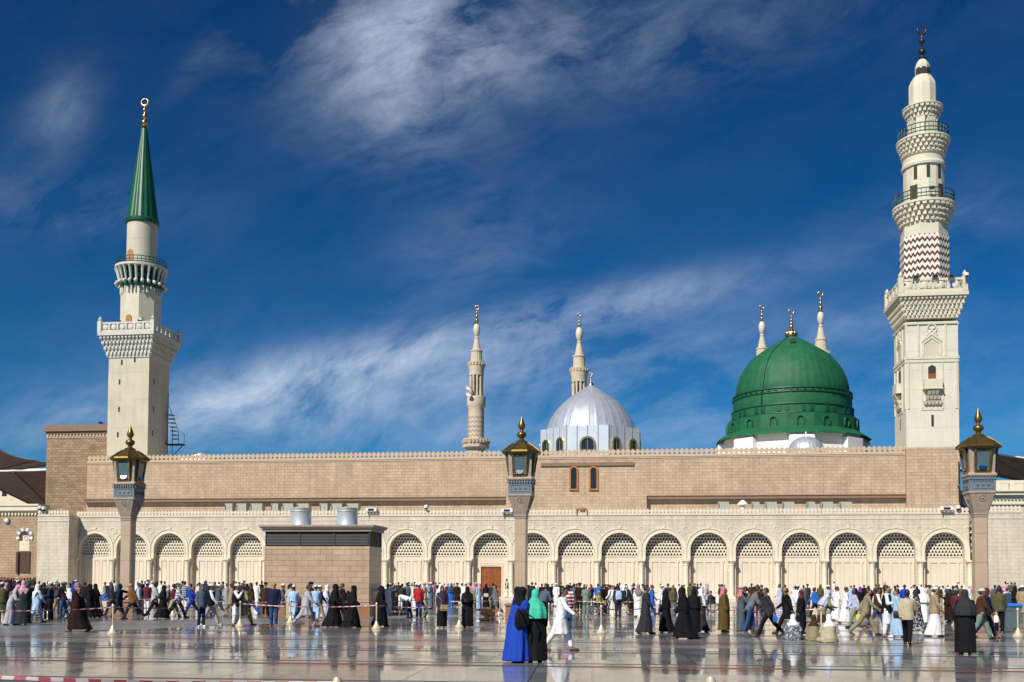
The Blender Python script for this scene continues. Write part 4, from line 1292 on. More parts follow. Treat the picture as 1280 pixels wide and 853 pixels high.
# small ribbed silver dome in front of it
VD = 20.0
usd = Ux(1007.5, VD, 560)
sd = mosque('small_dome', usd, VD, 0, 'small ribbed silver dome half hidden by cresting below the green dome', 'dome')
qd = Rpx(1007.5, 2, VD)
zc0 = Zy(566, VD, 1007)
RD = 23.0 * qd
def ribbed(mb, prof, n, amp, sub=6):
    rings = []
    for r_, z_ in prof:
        rings.append([(r_ * (1 + (amp if i % sub == 0 else 0)) * math.cos(2 * math.pi * i / (n * sub)), r_ * (1 + (amp if i % sub == 0 else 0)) * math.sin(2 * math.pi * i / (n * sub)), z_) for i in range(n * sub)])
    return mb.loft(rings)
b = MB(); ribbed(b, [(RD * math.cos(t), zc0 + RD * .92 * math.sin(t)) for t in [rad(x) for x in range(0, 89, 8)]] + [(.1, zc0 + RD * .925)], 28, .02); b.build('dome_shell', M['silver'], sd, smooth=60)
b = MB(); b.lathe([(RD * 1.02, 9.0), (RD * 1.02, zc0)], 28); b.build('drum', M['silver_panel'], sd)
b = MB(); b.lathe([(.12, zc0 + RD * .9), (.05, zc0 + RD * 1.2)], 8); b.build('finial', M['white'], sd)

# ================================================================== the silver dome
VV = 27.0
uv = Ux(738.6, VV, 540)
sv = mosque('silver_dome', uv, VV, 0, 'large silver ribbed dome on an eight sided panelled drum', 'dome')
qv = Rpx(738.6, 2, VV) * 1.025
s_ = 1 / 3.877
Zv = lambda zy: Zy(360 + zy * s_, VV, 738)
Rv = lambda zr: zr * s_ * qv
prof = [(216, 720), (213, 700), (206, 676), (197, 652), (184, 627), (168, 602), (148, 577), (124, 553), (98, 532), (70, 512), (44, 494), (22, 480), (8, 472)]
b = MB(); ribbed(b, [(Rv(r_), Zv(z_)) for r_, z_ in prof], 32, .012); b.build('dome_shell', M['silver'], sv, smooth=60)
b = MB(); b.lathe([(Rv(225), Zv(722)), (Rv(225), Zv(712)), (Rv(214), Zv(706))], 48); b.build('ring_trim', M['silver_panel'], sv, smooth=30)
RP = Rv(250)
b = MB(); b.lathe([(RP, 9.0), (RP, Zv(700)), (RP * .86, Zv(698))], 8, ph=rad(22.5) ); b.build('drum', M['silver_panel'], sv)
b = MB()
for k in range(8):
    a0 = rad(22.5) + k * math.pi / 4
    p, q = Vector((RP * math.cos(a0), RP * math.sin(a0), 0)), Vector((RP * math.cos(a0 + math.pi / 4), RP * math.sin(a0 + math.pi / 4), 0))
    for j in range(4):
        x = p.lerp(q, j / 4)
        b.tube([x + Vector((0, 0, 9)), x + Vector((0, 0, Zv(699)))], .06, 5)
b.build('panel_seam_trim', M['steel'], sv)
for k in range(8):
    a = k * math.pi / 4
    if math.sin(a) > .3: continue
    rr = RP * math.cos(math.pi / 8)
    offs = (0,) if k in (6,) else (-.27, .27)
    for of in offs:
        w_ = Rv(56) if k == 6 else Rv(32)
        c, s = math.cos(a), math.sin(a)
        x = of * 2 * RP * math.sin(math.pi / 8)
        o = arched_window(sv, 0, 0, Zv(812), w_, Zv(760) - Zv(812), M['gold'], Rv(9), .15)
        o.location = (c * (rr + .004) - s * x, s * (rr + .004) + c * x, 0)
        o.rotation_euler = (0, 0, a + math.pi / 2)
b = MB(); b.lathe([(Rv(13), Zv(474)), (Rv(11), Zv(464)), (Rv(4), Zv(457))], 16); finial(b, Zv(460), Zv(406) - Zv(460), balls=2); b.build('finial', M['gold'], sv, smooth=50)

# ================================================================== machines on the arcade roof
def air_unit(px, pw, py0, py1, label, v, small=False):
    u0, u1 = Ux(px, v, 635), Ux(px + pw - 3.2, v, 635)
    w_ = (u1 - u0)
    z1 = Zy(py0, v, px); zb = Z_TOP + .06
    r = mosque('air_conditioner', (u0 + u1) / 2, v, zb, label, 'air conditioner', 'air conditioning cabinets on the arcade roof')
    h = z1 - zb
    b = MB(); b.box(-w_ / 2, w_ / 2, 0, .9, .15, h); b.build('casing', M['ac'], r)
    b = MB(); b.box(-w_ / 2 + .05, w_ / 2 - .05, .05, .85, 0, .15); b.build('base', M['ac_dark'], r)
    b = MB(); b.box(-w_ * .12, w_ * .12, -.02, .0, h * .45, h * .8); b.build('access_panel', M['ac_dark' if small else 'ac'], r)
    b = MB(); b.box(-w_ / 2 + .03, -w_ / 2 + .1, -.03, .0, h * .3, h * .9); b.build('hinge_strip', M['ac_dark'], r)
    return r
va = 2.6
NTH = ['first', 'second', 'third', 'fourth', 'fifth', 'sixth', 'seventh', 'eighth', 'ninth']
for i, (px, pw) in enumerate(((281, 12.5), (295.3, 15.5), (313.3, 17.5), (338.8, 12), (353, 16.5), (371, 18), (399.5, 13), (414, 16.5), (433.3, 17.5))):
    air_unit(px, pw, 629.6, 641, '%s pale air conditioning cabinet from the green spired minaret, above the arcade cresting' % NTH[i], va)
for i, (px, pw) in enumerate(((898, 16.5), (940, 12.5), (956.8, 17.5), (978.5, 17.5), (1009, 13), (1027, 17.5), (1050, 18))):
    air_unit(px, pw, 627.5, 641, '%s pale air conditioning cabinet from the silver dome end, below the green dome' % NTH[i], va)
b = None
vt = mosque('roof_vent', Ux(928.5, va, 633), va, Z_TOP + .06, 'small white mushroom vent between two cabinets on the arcade roof', 'vent')
b = MB(); b.lathe([(.22, 0), (.22, 1.0)], 14); b.build('vent_pipe', M['camera_white'], vt, smooth=40)
b = MB(); b.lathe([(.52, 1.0), (.5, 1.1), (.2, 1.4), (.12, 1.45)], 14); b.build('vent_hood', M['camera_white'], vt, smooth=40)

def cctv(px, py, v, label, z=None):
    r = mosque('security_camera', Ux(px, v, py), v, Zy(py, v, px), label, 'camera', 'security cameras and small spotlights on the parapets')
    b = MB(); b.tube([(0, .25, -.5), (0, .2, .0), (0, 0, .2)], .045, 6); b.build('bracket', M['steel'], r)
    b = MB(); b.ball((0, -.1, .12), .17, .17, .2, 12, 8); b.build('lens_dome', M['black_metal'], r, smooth=60)
    b = MB(); b.lathe([(.2, .1), (.22, .2), (.2, .36), (.05, .42)], 12, 0, -.1); b.build('housing', M['camera_white'], r, smooth=40)
    return r
cctv(51, 637.5, VB - .2, 'white security camera at the corner of the plain cream end block')
cctv(55.5, 638.5, VB - .2, 'second white camera just inside the corner of the cream end block')
cctv(533, 636.5, -.15, 'white security camera on the cresting between kiosk and timber door')
cctv(1197.5, 637.5, -.15, 'camera on the cresting under the tallest minaret beside a drain pipe')
cctv(1208, 346.5, VQ - 1.1, 'white security camera on the parapet corner of the tallest minaret')
def spot(px, py, v, label):
    r = mosque('spotlight', Ux(px, v, py), v, Zy(py, v, px), label, 'spotlight', 'security cameras and small spotlights on the parapets')
    b = MB(); b.box(-.55, .55, -.25, .25, .0, .34); b.build('lamp_housing', M['camera_white'], r)
    b = MB(); b.box(-.3, .3, -.27, -.25, .05, .26); b.build('lens', M['window_glass'], r)
    b = MB(); b.tube([(-.3, 0, 0), (-.3, .1, -.6)], .04, 6); b.build('bracket', M['steel'], r)
for px, py, lb in ((464.5, 639.5, 'white box spotlight on the cresting past the last cabinet above the kiosk'), (1183, 638, 'green grey box spotlight on the cresting below the tallest minaret'), (634, 640.5, 'small spotlight on the cresting beside the middle lamp post')):
    spot(px, py, -.2, lb)
sg = mosque('spotlight', Ux(727.5, 0, 640), -.15, Zy(643, 0, 727), 'orange brown light fitting on the cresting under the twin arched windows', 'spotlight', 'security cameras and small spotlights on the parapets')
b = MB(); b.tube([(-.5, 0, 0), (-.5, 0, .45), (-.3, 0, .55), (.3, 0, .55), (.5, 0, .45), (.5, 0, 0)], .06, 6); b.build('arm', M['orange_frame'], sg)
b = MB(); b.box(-.22, .22, -.12, .12, .4, .62); b.build('lamp_housing', M['orange_frame'], sg)
dp = mosque('drain_pipe', Ux(1200.7, VQ - .3, 600), VQ - .25, 0, 'thin dark drain pipe down the tan base of the tallest minaret', 'pipe')
b = MB(); b.tube([(0, 0, Z_TOP), (.0, 0, Z_TOP + 1.0), (-.12, 0, Z_TOP + 1.6), (-.12, 0, Zf(578))], .07, 8); b.build('pipe_run', M['black_metal'], dp)
b = MB(); b.box(-.25, .1, -.1, .25, Z_TOP + 3.0, Z_TOP + 3.12); b.build('pipe_clip', M['steel'], dp)
# ================================================================== the granite service kiosk
kp = ground(461, 771)
def seg_to(p, px):
    """u offset (negative) along the front direction from p at which the picture column px is met."""
    t = (px - 640) / FPX
    return (t * p.y - p.x) / (EU.x - t * EU.y)
KW = -seg_to(kp, 330.5)
KD = 2.4
kiosk = empty('service_kiosk', kp, -PHI, 'low tan granite service kiosk with dark louvres and two metal drums on its roof', 'kiosk')
kz = lambda py: CAMH + (725.1 - py) * kp.y / FPX
b = MB(); b.box(-KW, 0, 0, KD, .55, kz(683.2)); b.build('wall', M['kiosk'], kiosk)
b = MB(); b.box(-KW - .06, .06, -.06, KD + .06, 0, .55); b.build('plinth', M['granite_base'], kiosk)
b = MB(); b.box(-KW + .08, -.08, .08, KD - .08, kz(683.2), kz(664.5)); b.build('louvre_backing', M['dark'], kiosk)
zl0, zl1 = kz(683.0), kz(664.5)
for k in range(3):
    x0, x1 = -KW + .04 + k * (KW - .08) / 3, -KW + .04 + (k + 1) * (KW - .08) / 3
    b = MB()
    for j in range(9):
        z = zl0 + .05 + j * (zl1 - zl0 - .06) / 9
        b.loft([[(x0 + .05, .02, z), (x1 - .05, .02, z), (x1 - .05, .07, z + .07), (x0 + .05, .07, z + .07)], [(x0 + .05, .02, z + .02), (x1 - .05, .02, z + .02), (x1 - .05, .07, z + .09), (x0 + .05, .07, z + .09)]])
    b.box(x0, x0 + .05, .0, .08, zl0, zl1); b.box(x1 - .05, x1, .0, .08, zl0, zl1)
    b.build('louvre_grille', M['louvre'], kiosk)
b = MB()
for j in range(9):
    z = zl0 + .05 + j * (zl1 - zl0 - .06) / 9
    b.box(-.07, -.02, .1, KD - .1, z, z + .03)
b.box(-.08, 0, .0, .1, zl0, zl1); b.box(-.08, 0, KD - .1, KD, zl0, zl1)
b.build('louvre_grille', M['louvre'], kiosk)
b = MB()
b.box(-KW - .1, .1, -.1, KD + .1, zl1 + .002, zl1 + .16); b.box(-KW - .2, .2, -.2, KD + .2, zl1 + .162, zl1 + .24); b.box(-KW - .26, .26, -.26, KD + .26, zl1 + .242, zl1 + .34)
b.build('roof_cornice', M['granite_carved'], kiosk)
b = MB(); b.box(-1.9, -.9, .02, .06, 0, 0)
for px, lb in ((376, 'shiny metal drum on the kiosk roof, over its tower side louvre'), (434, 'shiny metal drum on the kiosk roof, nearer its shaded end')):
    tk = empty('metal_drum', (kp + EU * seg_to(kp + EV * 1.2, px) + EV * 1.2) + Vector((0, 0, zl1 + .342)), -PHI, lb, 'drum', 'metal drums on the kiosk roof')
    r_ = .545
    hh = kz(633.5) - zl1 - .34
    b = MB(); b.lathe([(r_, 0), (r_, .04), (r_ - .01, .06), (r_ - .01, hh - .1), (r_, hh - .08), (r_, hh)], 36); b.build('drum_body', M['galvanised'], tk, smooth=30)
    b = MB(); b.lathe([(r_ + .012, hh - .18), (r_ + .022, hh - .165), (r_ + .012, hh - .15)], 36); b.lathe([(r_ + .015, hh - .02), (r_ + .03, hh), (r_ + .015, hh + .02)], 36); b.build('rim_band', M['galvanised'], tk, smooth=40)

# ================================================================== lamp posts
def lamp_post(px, py, label):
    p = ground(px, py)
    r = empty('lamp_post', p, -PHI, label, 'lamp post', 'granite lamp posts with brass lanterns')
    b = MB(); b.box(-.72, .72, -.72, .72, 0, .58); b.box(-.78, .78, -.78, .78, .582, .68); b.build('pedestal', M['granite_base'], r)
    b = MB()
    ch = .05
    sq = lambda h, z: [(-h + ch, -h, z), (h - ch, -h, z), (h, -h + ch, z), (h, h - ch, z), (h - ch, h, z), (-h + ch, h, z), (-h, h - ch, z), (-h, -h + ch, z)]
    b.loft([sq(.36, .682), sq(.315, .9), sq(.315, 5.2)]); b.build('shaft', M['granite'], r)
    b = MB(); b.loft([sq(.345, 5.202), sq(.345, 5.27)]); b.loft([sq(.325, 5.272), sq(.325, 5.31)]); b.loft([sq(.36, 5.312), sq(.36, 5.39)]); b.build('neck_moulding', M['granite_carved'], r)
    b = MB(); b.loft([sq(.33, 5.392), sq(.40, 5.6), sq(.62, 6.36), sq(.65, 6.37), sq(.65, 6.47)]); cap_ = b.build('capital', M['granite_carved'], r)
    for k in range(4):                                           # carved roundels and triangular borders
        c = MB(); tl = math.atan2(.22, .76)
        c.torus((0, 0, .16), .17, .02, 'y', 20, 6); c.ball((0, 0, .16), .055, n=10, m=6)
        for j in range(8):
            a = 2 * math.pi * j / 8
            c.ball((.11 * math.cos(a), 0, .16 + .11 * math.sin(a)), .03, n=6, m=4)
        c.tube([(-.27, 0, -.22), (-.47, 0, .44), (.47, 0, .44), (.27, 0, -.22)], .018, 5)
        c.tube([(-.12, 0, -.25), (-.36, 0, .38), (.36, 0, .38), (.12, 0, -.25)], .012, 5)
        m_ = c.mesh('carving_trim', M['granite_carved'], 50)
        o = put('carving_trim', m_, cap_)
        a = k * math.pi / 2
        o.matrix_local = Matrix.Rotation(a, 4, 'Z') @ Matrix.Translation((0, -.513, 5.98)) @ Matrix.Rotation(tl, 4, 'X')
    b = MB(); b.box(-.62, .62, -.62, .62, 6.472, 7.18); b.build('slate_block', M['slate'], r)
    b = MB()
    for k in range(4):
        ca, sa = [(1, 0), (0, 1), (-1, 0), (0, -1)][k]
        def bx(x0, x1, y0, y1, z0, z1):
            cc = [(x * ca - y * sa, x * sa + y * ca) for x, y in ((x0, y0), (x1, y0), (x1, y1), (x0, y1))]
            b.loft([[(x, y, z0) for x, y in cc], [(x, y, z1) for x, y in cc]])
        bx(-.5, .5, -.645, -.622, 6.58, 6.61); bx(-.5, .5, -.645, -.622, 6.93, 6.96); bx(-.5, -.47, -.645, -.622, 6.612, 6.928); bx(.47, .5, -.645, -.622, 6.612, 6.928)
        for j in range(3):
            for i in range(5):
                q = 2 * math.pi * i / 5
                x, y = -.26 + .26 * j + .05 * math.cos(q), -.63
                b.ball((x * ca - y * sa, x * sa + y * ca, 6.77 + .05 * math.sin(q)), .035, n=6, m=4)
        for j in range(9):
            x = -.56 + j * .14
            bx(x - .035, x + .035, -.70, -.622, 7.05, 7.16)
    b.build('slate_carving_trim', M['slate'], r)
    b = MB(); b.loft([sq(.66, 7.182), sq(.70, 7.24), sq(.70, 7.30), sq(.6, 7.42)]); b.build('lantern_sill', M['granite_carved'], r)
    # the lantern: granite corner piers, four projecting glazed bays in brass frames
    for k in range(4):
        a = k * math.pi / 2 + math.pi / 4
        c = MB(); cx, cy = .60 * math.cos(a), .60 * math.sin(a)
        c.loft([[(cx - .16, cy - .16, 7.3), (cx + .16, cy - .16, 7.3), (cx + .16, cy + .16, 7.3), (cx - .16, cy + .16, 7.3)], [(cx * 1.12 - .16, cy * 1.12 - .16, 8.68), (cx * 1.12 + .16, cy * 1.12 - .16, 8.68), (cx * 1.12 + .16, cy * 1.12 + .16, 8.68), (cx * 1.12 - .16, cy * 1.12 + .16, 8.68)]])
        c.build('corner_pier', M['granite_carved'], r)
    for k in range(4):
        f = MB()
        def P(x, z, d=0.0):                                      # a bay that leans outwards and narrows downwards
            t = (z - 7.34) / 1.34
            return (x * (.92 + .08 * t), -(.60 + .20 * t) - d, z)
        def bar(x0, x1, z0, z1, d0=.05, d1=-.04):
            f.loft([[P(x0, z0, d0), P(x1, z0, d0), P(x1, z1, d0), P(x0, z1, d0)], [P(x0, z0, d1), P(x1, z0, d1), P(x1, z1, d1), P(x0, z1, d1)]])
        bar(-.42, -.34, 7.36, 8.66); bar(.34, .42, 7.36, 8.66); bar(-.34, .34, 7.36, 7.47); bar(-.34, .34, 8.56, 8.66)
        for j in range(6):
            x = -.3 + .12 * j
            f.ball(P(x, 8.50, .02), .06, .03, .06, 7, 5); f.ball(P(x, 7.52, .02), .06, .03, .045, 7, 5)
        for s in (-1, 1):
            for j in range(8): f.ball(P(s * .33, 7.6 + .12 * j, .02), .03, .03, .06, 6, 4)
        fo = f.build('lantern_frame', M['brass'], r, rz=k * math.pi / 2, smooth=40)
        gl = MB(); gl.loft([[P(-.35, 7.44, .0), P(.35, 7.44, .0), P(.35, 8.6, .0), P(-.35, 8.6, .0)], [P(-.35, 7.44, -.02), P(.35, 7.44, -.02), P(.35, 8.6, -.02), P(-.35, 8.6, -.02)]])
        gl.build('pane', M['glass'], fo)
    b = MB(); b.lathe([(.42, 7.32), (.42, 8.66)], 16); b.build('lantern_core', M['ac_dark'], r)
    for k in range(4):
        b = MB(); b.lathe([(.05, 0), (.17, .1), (.2, .22)], 14); o = b.build('reflector', M['reflector'], r, smooth=40)
        a = k * math.pi / 2
        o.location = (math.sin(a) * .46, -math.cos(a) * .46, 7.62); o.rotation_euler = (rad(70), 0, a)
    b = MB()
    o8 = lambda h, z: [(h * math.cos(rad(22.5) + k * math.pi / 4), h * math.sin(rad(22.5) + k * math.pi / 4), z) for k in range(8)]
    b.loft([o8(1.03, 8.62), o8(1.09, 8.68), o8(1.07, 8.76), o8(.72, 9.02), o8(.42, 9.2), o8(.30, 9.24)])
    b.build('roof', M['brass'], r)
    b = MB()
    for k in range(8):
        a = rad(22.5) + k * math.pi / 4
        b.tube([(1.08 * math.cos(a), 1.08 * math.sin(a), 8.75), (.72 * math.cos(a), .72 * math.sin(a), 9.04), (.42 * math.cos(a), .42 * math.sin(a), 9.22)], .028, 5)
    b.build('roof_hip_trim', M['brass'], r)
    b = MB(); b.lathe([(.30, 9.24), (.32, 9.3), (.2, 9.36), (.12, 9.42), (.13, 9.5), (.24, 9.58), (.27, 9.68), (.22, 9.79), (.1, 9.85), (.09, 9.95), (.14, 10.0), (.19, 10.08), (.2, 10.16), (.13, 10.35), (.06, 10.55), (.01, 10.7)], 20)
    b.build('finial', M['brass'], r, smooth=50)
    return r
lamp_post(158.5, 765.3, 'granite lamp post with brass lantern standing before the green spired minaret')
lamp_post(651, 770.9, 'granite lamp post with brass lantern between timber door and silver dome')
lamp_post(1226, 776.7, 'granite lamp post with brass lantern beside the tallest minaret')

# ================================================================== stanchions and barrier tape
def stanchion_mesh():
    a = MB(); a.lathe([(.19, 0), (.19, .03), (.17, .05), (.10, .16), (.055, .26), (.04, .3)], 20)
    b_ = MB(); b_.lathe([(.03, .28), (.03, .97)], 12)
    c = MB(); c.lathe([(.045, .93), (.045, .99), (.03, 1.02)], 12)
    return a.mesh('base', M['stanchion'], 40), b_.mesh('post', M['stanchion'], 40), c.mesh('cap', M['stanchion'], 40)
S_BASE, S_POST, S_CAP = stanchion_mesh()
def stanchion(p, label):
    r = empty('barrier_post', p, 0, label, 'barrier post', 'barrier posts with bell shaped feet')
    put('foot', S_BASE, r); put('pole', S_POST, r); put('cap', S_CAP, r)
    return r
ROWS = [
    [(-70, 797, 'cream barrier post at the far brown canopy end of the front row'), (140.8, 792.8, 'cream barrier post beside the person in the brown cloak'), (300, 783.2, 'cream barrier post beside the white robed person with dark waistcoat'),
     (470.5, 786.5, 'cream barrier post in front of the black abaya at the kiosk corner'), (574, 785, 'slim barrier post between the two black skirted women near the timber door')],
    [(686, 786, 'barrier post hidden behind the green headscarf pair'), (751.5, 791.8, 'cream barrier post alone on open marble beside the white shirted walker'), (812.5, 788.3, 'cream barrier post behind the dark robed walker'),
     (1026.5, 793, 'barrier post by the cane of the person in grey pink scarf')],
    [(1194.5, 782, 'barrier post behind the long black abaya with grey headscarf'), (1272.5, 796, 'cream barrier post next to the blue lidded bin'), (1330, 800, 'barrier post past the blue lidded bin')],
    [(60, 770, 'thin barrier post in the rear row, amid the crowd by the cream end block'), (216, 770, 'thin barrier post in the rear row near the maroon shirt'), (363, 779, 'small barrier post in front of the kiosk'), (534, 772, 'thin barrier post in the rear row near the red shirt'),
     (625, 773, 'thin barrier post in the rear row before the timber door')],
    [(700, 771, 'thin barrier post in the rear row near the striped shirt'), (766, 772, 'thin barrier post near the blue backpack'), (800, 773, 'thin barrier post in the rear row beside the tall white robe')],
]
def hang(p, q, label, sag=.12, z=.92):
    p, q = Vector(p), Vector(q)
    d = q - p
    L = d.length
    m_ = MB()
    N = 24
    h = .018
    vv = []
    for i in range(N + 1):
        f = i / N
        zz = z - sag * 4 * f * (1 - f)
        tw = .5 * math.sin(f * 9 + L)
        vv += [(f * L, -.02 * math.sin(tw), zz - h * math.cos(tw)), (f * L, .02 * math.sin(tw), zz + h * math.cos(tw))]
    b0 = len(vv)
    vv += [(x, y + .004, z_) for x, y, z_ in vv]
    ff = []
    for i in range(N):
        ff += [(2 * i, 2 * i + 2, 2 * i + 3, 2 * i + 1), (b0 + 2 * i + 1, b0 + 2 * i + 3, b0 + 2 * i + 2, b0 + 2 * i)]
    m_.add(vv, ff)
    o = m_.build('barrier_tape', M['tape'], None, p, rz=math.atan2(d.y, d.x))
    return tag(o, label, 'barrier tape', 'red and white barrier tapes')
TL = [['along the front row as far as the brown cloak', 'from the brown cloak to the dark waistcoat', 'across the front of the kiosk people', 'past the kiosk corner towards two black skirts'],
      ['behind the green headscarf to the lone post', 'from the lone post to the dark robed walker', 'sagging long in front of the suited walkers'],
      ['from the black abaya to the bin', 'past the blue lidded bin'],
      ['in the rear row by the cream end block', 'in the rear row by the green spired side arches', 'in the rear row crossing the kiosk', 'in the rear row before the timber door'],
      ['in the rear row behind the striped shirt', 'in the rear row behind the blue backpack']]
for row, tl in zip(ROWS, TL):
    pts = [ground(a, b_) for a, b_, c in row]
    for p, (a, b_, c) in zip(pts, row): stanchion(p, c)
    for p, q, t in zip(pts, pts[1:], tl): hang(p, q, 'red and white tape ' + t, .10 if (q - p).length < 12 else .16)
pa, pb = ground(-190, 955), ground(420, 990)
hang(pa, pb, 'red and white tape close to the camera at the bottom edge', .05, .97)
stanchion(pa, 'barrier post outside the frame holding the nearest tape'); stanchion(pb, 'barrier post below the frame holding the nearest tape')
stanchion(ground(889, 985), 'barrier post tip poking in at the bottom edge of the plaza')

# ================================================================== bin, trough and wheelchair
bp_ = ground(1264, 787)
bn = empty('rubbish_bin', bp_, -PHI, 'grey green wheeled bin with a bright blue lid beside the lamp post', 'bin')
b = MB(); b.frustum(.27, .27, .06, .33, .33, .95); b.build('bin_body', M['bin'], bn)
b = MB(); b.box(-.37, .37, -.37, .37, .952, 1.0); b.frustum(.36, .36, 1.002, .3, .3, 1.07); b.build('lid', M['bin_lid'], bn)
for s in (-1, 1):
    b = MB(); b.torus((s * .28, .28, .1), .07, .03, 'y', 14, 6); o = b.build('wheel', M['rubber'], bn)
b = MB(); b.box(-.3, .3, .34, .42, .88, .94); b.build('handle', M['bin'], bn)
tp = ground(129, 765)
tr_ = empty('water_table', tp, -PHI, 'low table under a bright blue tarpaulin beside the lamp post pedestal', 'table')
b = MB(); b.box(-.42, .42, -.3, .3, .62, .98); b.box(-.44, .44, -.32, .32, .982, 1.0); b.build('tarpaulin', M['blue_cloth'], tr_)
for x in (-.36, .36):
    for y in (-.24, .24):
        b = MB(); b.box(x - .025, x + .025, y - .025, y + .025, 0, .62); b.build('leg', M['steel'], tr_)

def wheelchair(px, py, rz, label):
    p = ground(px, py)
    r = empty('wheelchair', p, rz, label, 'wheelchair', 'wheelchairs in the crowd')
    for s in (-1, 1):
        b = MB(); b.torus((0, 0, 0), .29, .022, 'y', 24, 6); o = b.build('wheel', M['rubber'], r, (s * .29, .1, .31), rz=math.pi / 2)
        h = MB(); h.torus((0, 0, 0), .25, .01, 'y', 20, 5)
        for k in range(6):
            a = math.pi * k / 6
            h.tube([(.28 * math.cos(a), 0, .28 * math.sin(a)), (-.28 * math.cos(a), 0, -.28 * math.sin(a))], .006, 4)
        h.build('spoke_rim', M['steel'], o)
        b = MB(); b.torus((s * .22, -.32, .09), .07, .02, 'y', 14, 5); b.build('caster', M['rubber'], r)
        b = MB(); b.tube([(s * .24, .28, .98), (s * .24, .2, .95), (s * .24, .2, .5), (s * .24, -.22, .5), (s * .24, -.34, .12), (s * .24, -.45, .1)], .014, 6); b.tube([(s * .24, .2, .72), (s * .24, -.15, .72), (s * .24, -.2, .5)], .014, 6); b.build('side_frame', M['steel'], r)
    b = MB(); b.box(-.23, .23, -.22, .2, .47, .52); b.build('seat', M['black_metal'], r)
    b = MB(); b.box(-.23, .23, .18, .215, .52, .95); b.build('backrest', M['black_metal'], r)
    return r
wheelchair(748, 769.5, rad(70), 'wheelchair with an old person in yellow green, by the blue jacket')
wheelchair(889, 764.5, rad(-80), 'wheelchair near the wall between white robes past the silver dome')
# ================================================================== people
COLOURS = dict(white=(.74, .74, .73), cream=(.62, .56, .42), black=(.009, .009, .011), charcoal=(.03, .031, .036), grey=(.13, .135, .15), silver=(.36, .37, .39), navy=(.012, .018, .05), blue=(.012, .12, .48), royal=(.004, .045, .36),
               teal=(.012, .06, .085), lightblue=(.34, .50, .68), lavender=(.47, .47, .62), slate=(.075, .10, .14), brown=(.055, .028, .014), chocolate=(.022, .012, .008), rust=(.20, .075, .02), tan=(.32, .235, .14), beige=(.42, .36, .24),
               khaki=(.24, .21, .125), olive=(.075, .07, .032), green=(.008, .17, .06), mint=(.05, .47, .30), sage=(.16, .22, .17), red=(.42, .012, .02), maroon=(.085, .012, .02), pink=(.55, .2, .3), purple=(.16, .03, .30), plum=(.045, .025, .045),
               denim=(.02, .06, .17), bronze=(.10, .058, .014), lime=(.5, .6, .1), yellow=(.35, .33, .1), bluegrey=(.07, .09, .125))
WORD = dict(lightblue='pale blue', royal='royal blue', mint='mint green', sage='grey green', denim='denim blue', bluegrey='blue grey', slate='slate grey', silver='light grey', bronze='golden brown', lime='lime green', yellow='yellow green', plum='dark plum', chocolate='dark brown', rust='rust brown')
_mats = {}
def cloth(c, pat=None):
    k = (c, pat)
    if k in _mats: return _mats[k]
    t = NT('%s%s cloth' % (c, ' ' + pat if pat else ''))
    base = COLOURS[c]
    f = t.ramp(t.noise(7, 4), [(.3, .82), (.7, 1.08)])
    if pat == 'check':
        ck = t.n('ShaderNodeTexChecker'); t.l(t.obj(), ck.inputs['Vector']); ck.inputs['Scale'].default_value = 26
        ck.inputs['Color1'].default_value = (.62, .58, .58, 1); ck.inputs['Color2'].default_value = (*base, 1)
        col = t.mix(.45, ck.outputs[0], base)
    elif pat == 'stripe':
        z = t.sep()[2]
        fr = t.math('FRACT', t.math('MULTIPLY', z, 7.5))
        col = t.mix(t.math('LESS_THAN', fr, .45), (.7, .68, .68), base)
        col = t.mix(t.math('MULTIPLY', t.math('GREATER_THAN', fr, .78), t.math('LESS_THAN', z, 1.2)), col, (.03, .03, .18))
    elif pat == 'plaid':
        x, y, z = t.sep()
        col = t.mix(t.math('LESS_THAN', t.math('FRACT', t.math('MULTIPLY', z, 9)), .5), base, (.55, .58, .66))
        col = t.mix(t.math('MULTIPLY', t.math('LESS_THAN', t.math('FRACT', t.math('MULTIPLY', x, 9)), .45), .7), col, (.10, .15, .35))
    elif pat == 'floral':
        col = t.mix(t.ramp(t.noise(17, 3, .7), [(.52, 0.0), (.58, 1.0)]), base, (.5, .5, .52))
    else:
        col = base
    t.col(t.mix(1.0, col, f, 'MULTIPLY'))
    t.b.inputs['Specular IOR Level'].default_value = .12 if max(base) < .06 else .35
    t.bump(t.noise(16, 3, .6), .25, .03)
    _mats[k] = t.set(Roughness=.85)
    return _mats[k]
SKIN = [plain('brown skin', (.20, .095, .055), .55, var=.1, scale=9), plain('tan skin', (.34, .185, .115), .55, var=.1, scale=9), plain('dark skin', (.075, .038, .025), .5, var=.1, scale=9)]
M['hair'] = plain('black hair', (.012, .010, .009), .5, var=.3, scale=30)
M['hair_grey'] = plain('grey hair', (.25, .24, .23), .6, var=.3, scale=30)
M['shoe_black'] = plain('black shoe leather', (.012, .011, .010), .45)
M['shoe_brown'] = plain('brown sandal leather', (.12, .05, .022), .5)
M['shoe_white'] = plain('white shoe', (.7, .7, .7), .5)
M['eye'] = plain('dark eye', (.01, .008, .007), .15)

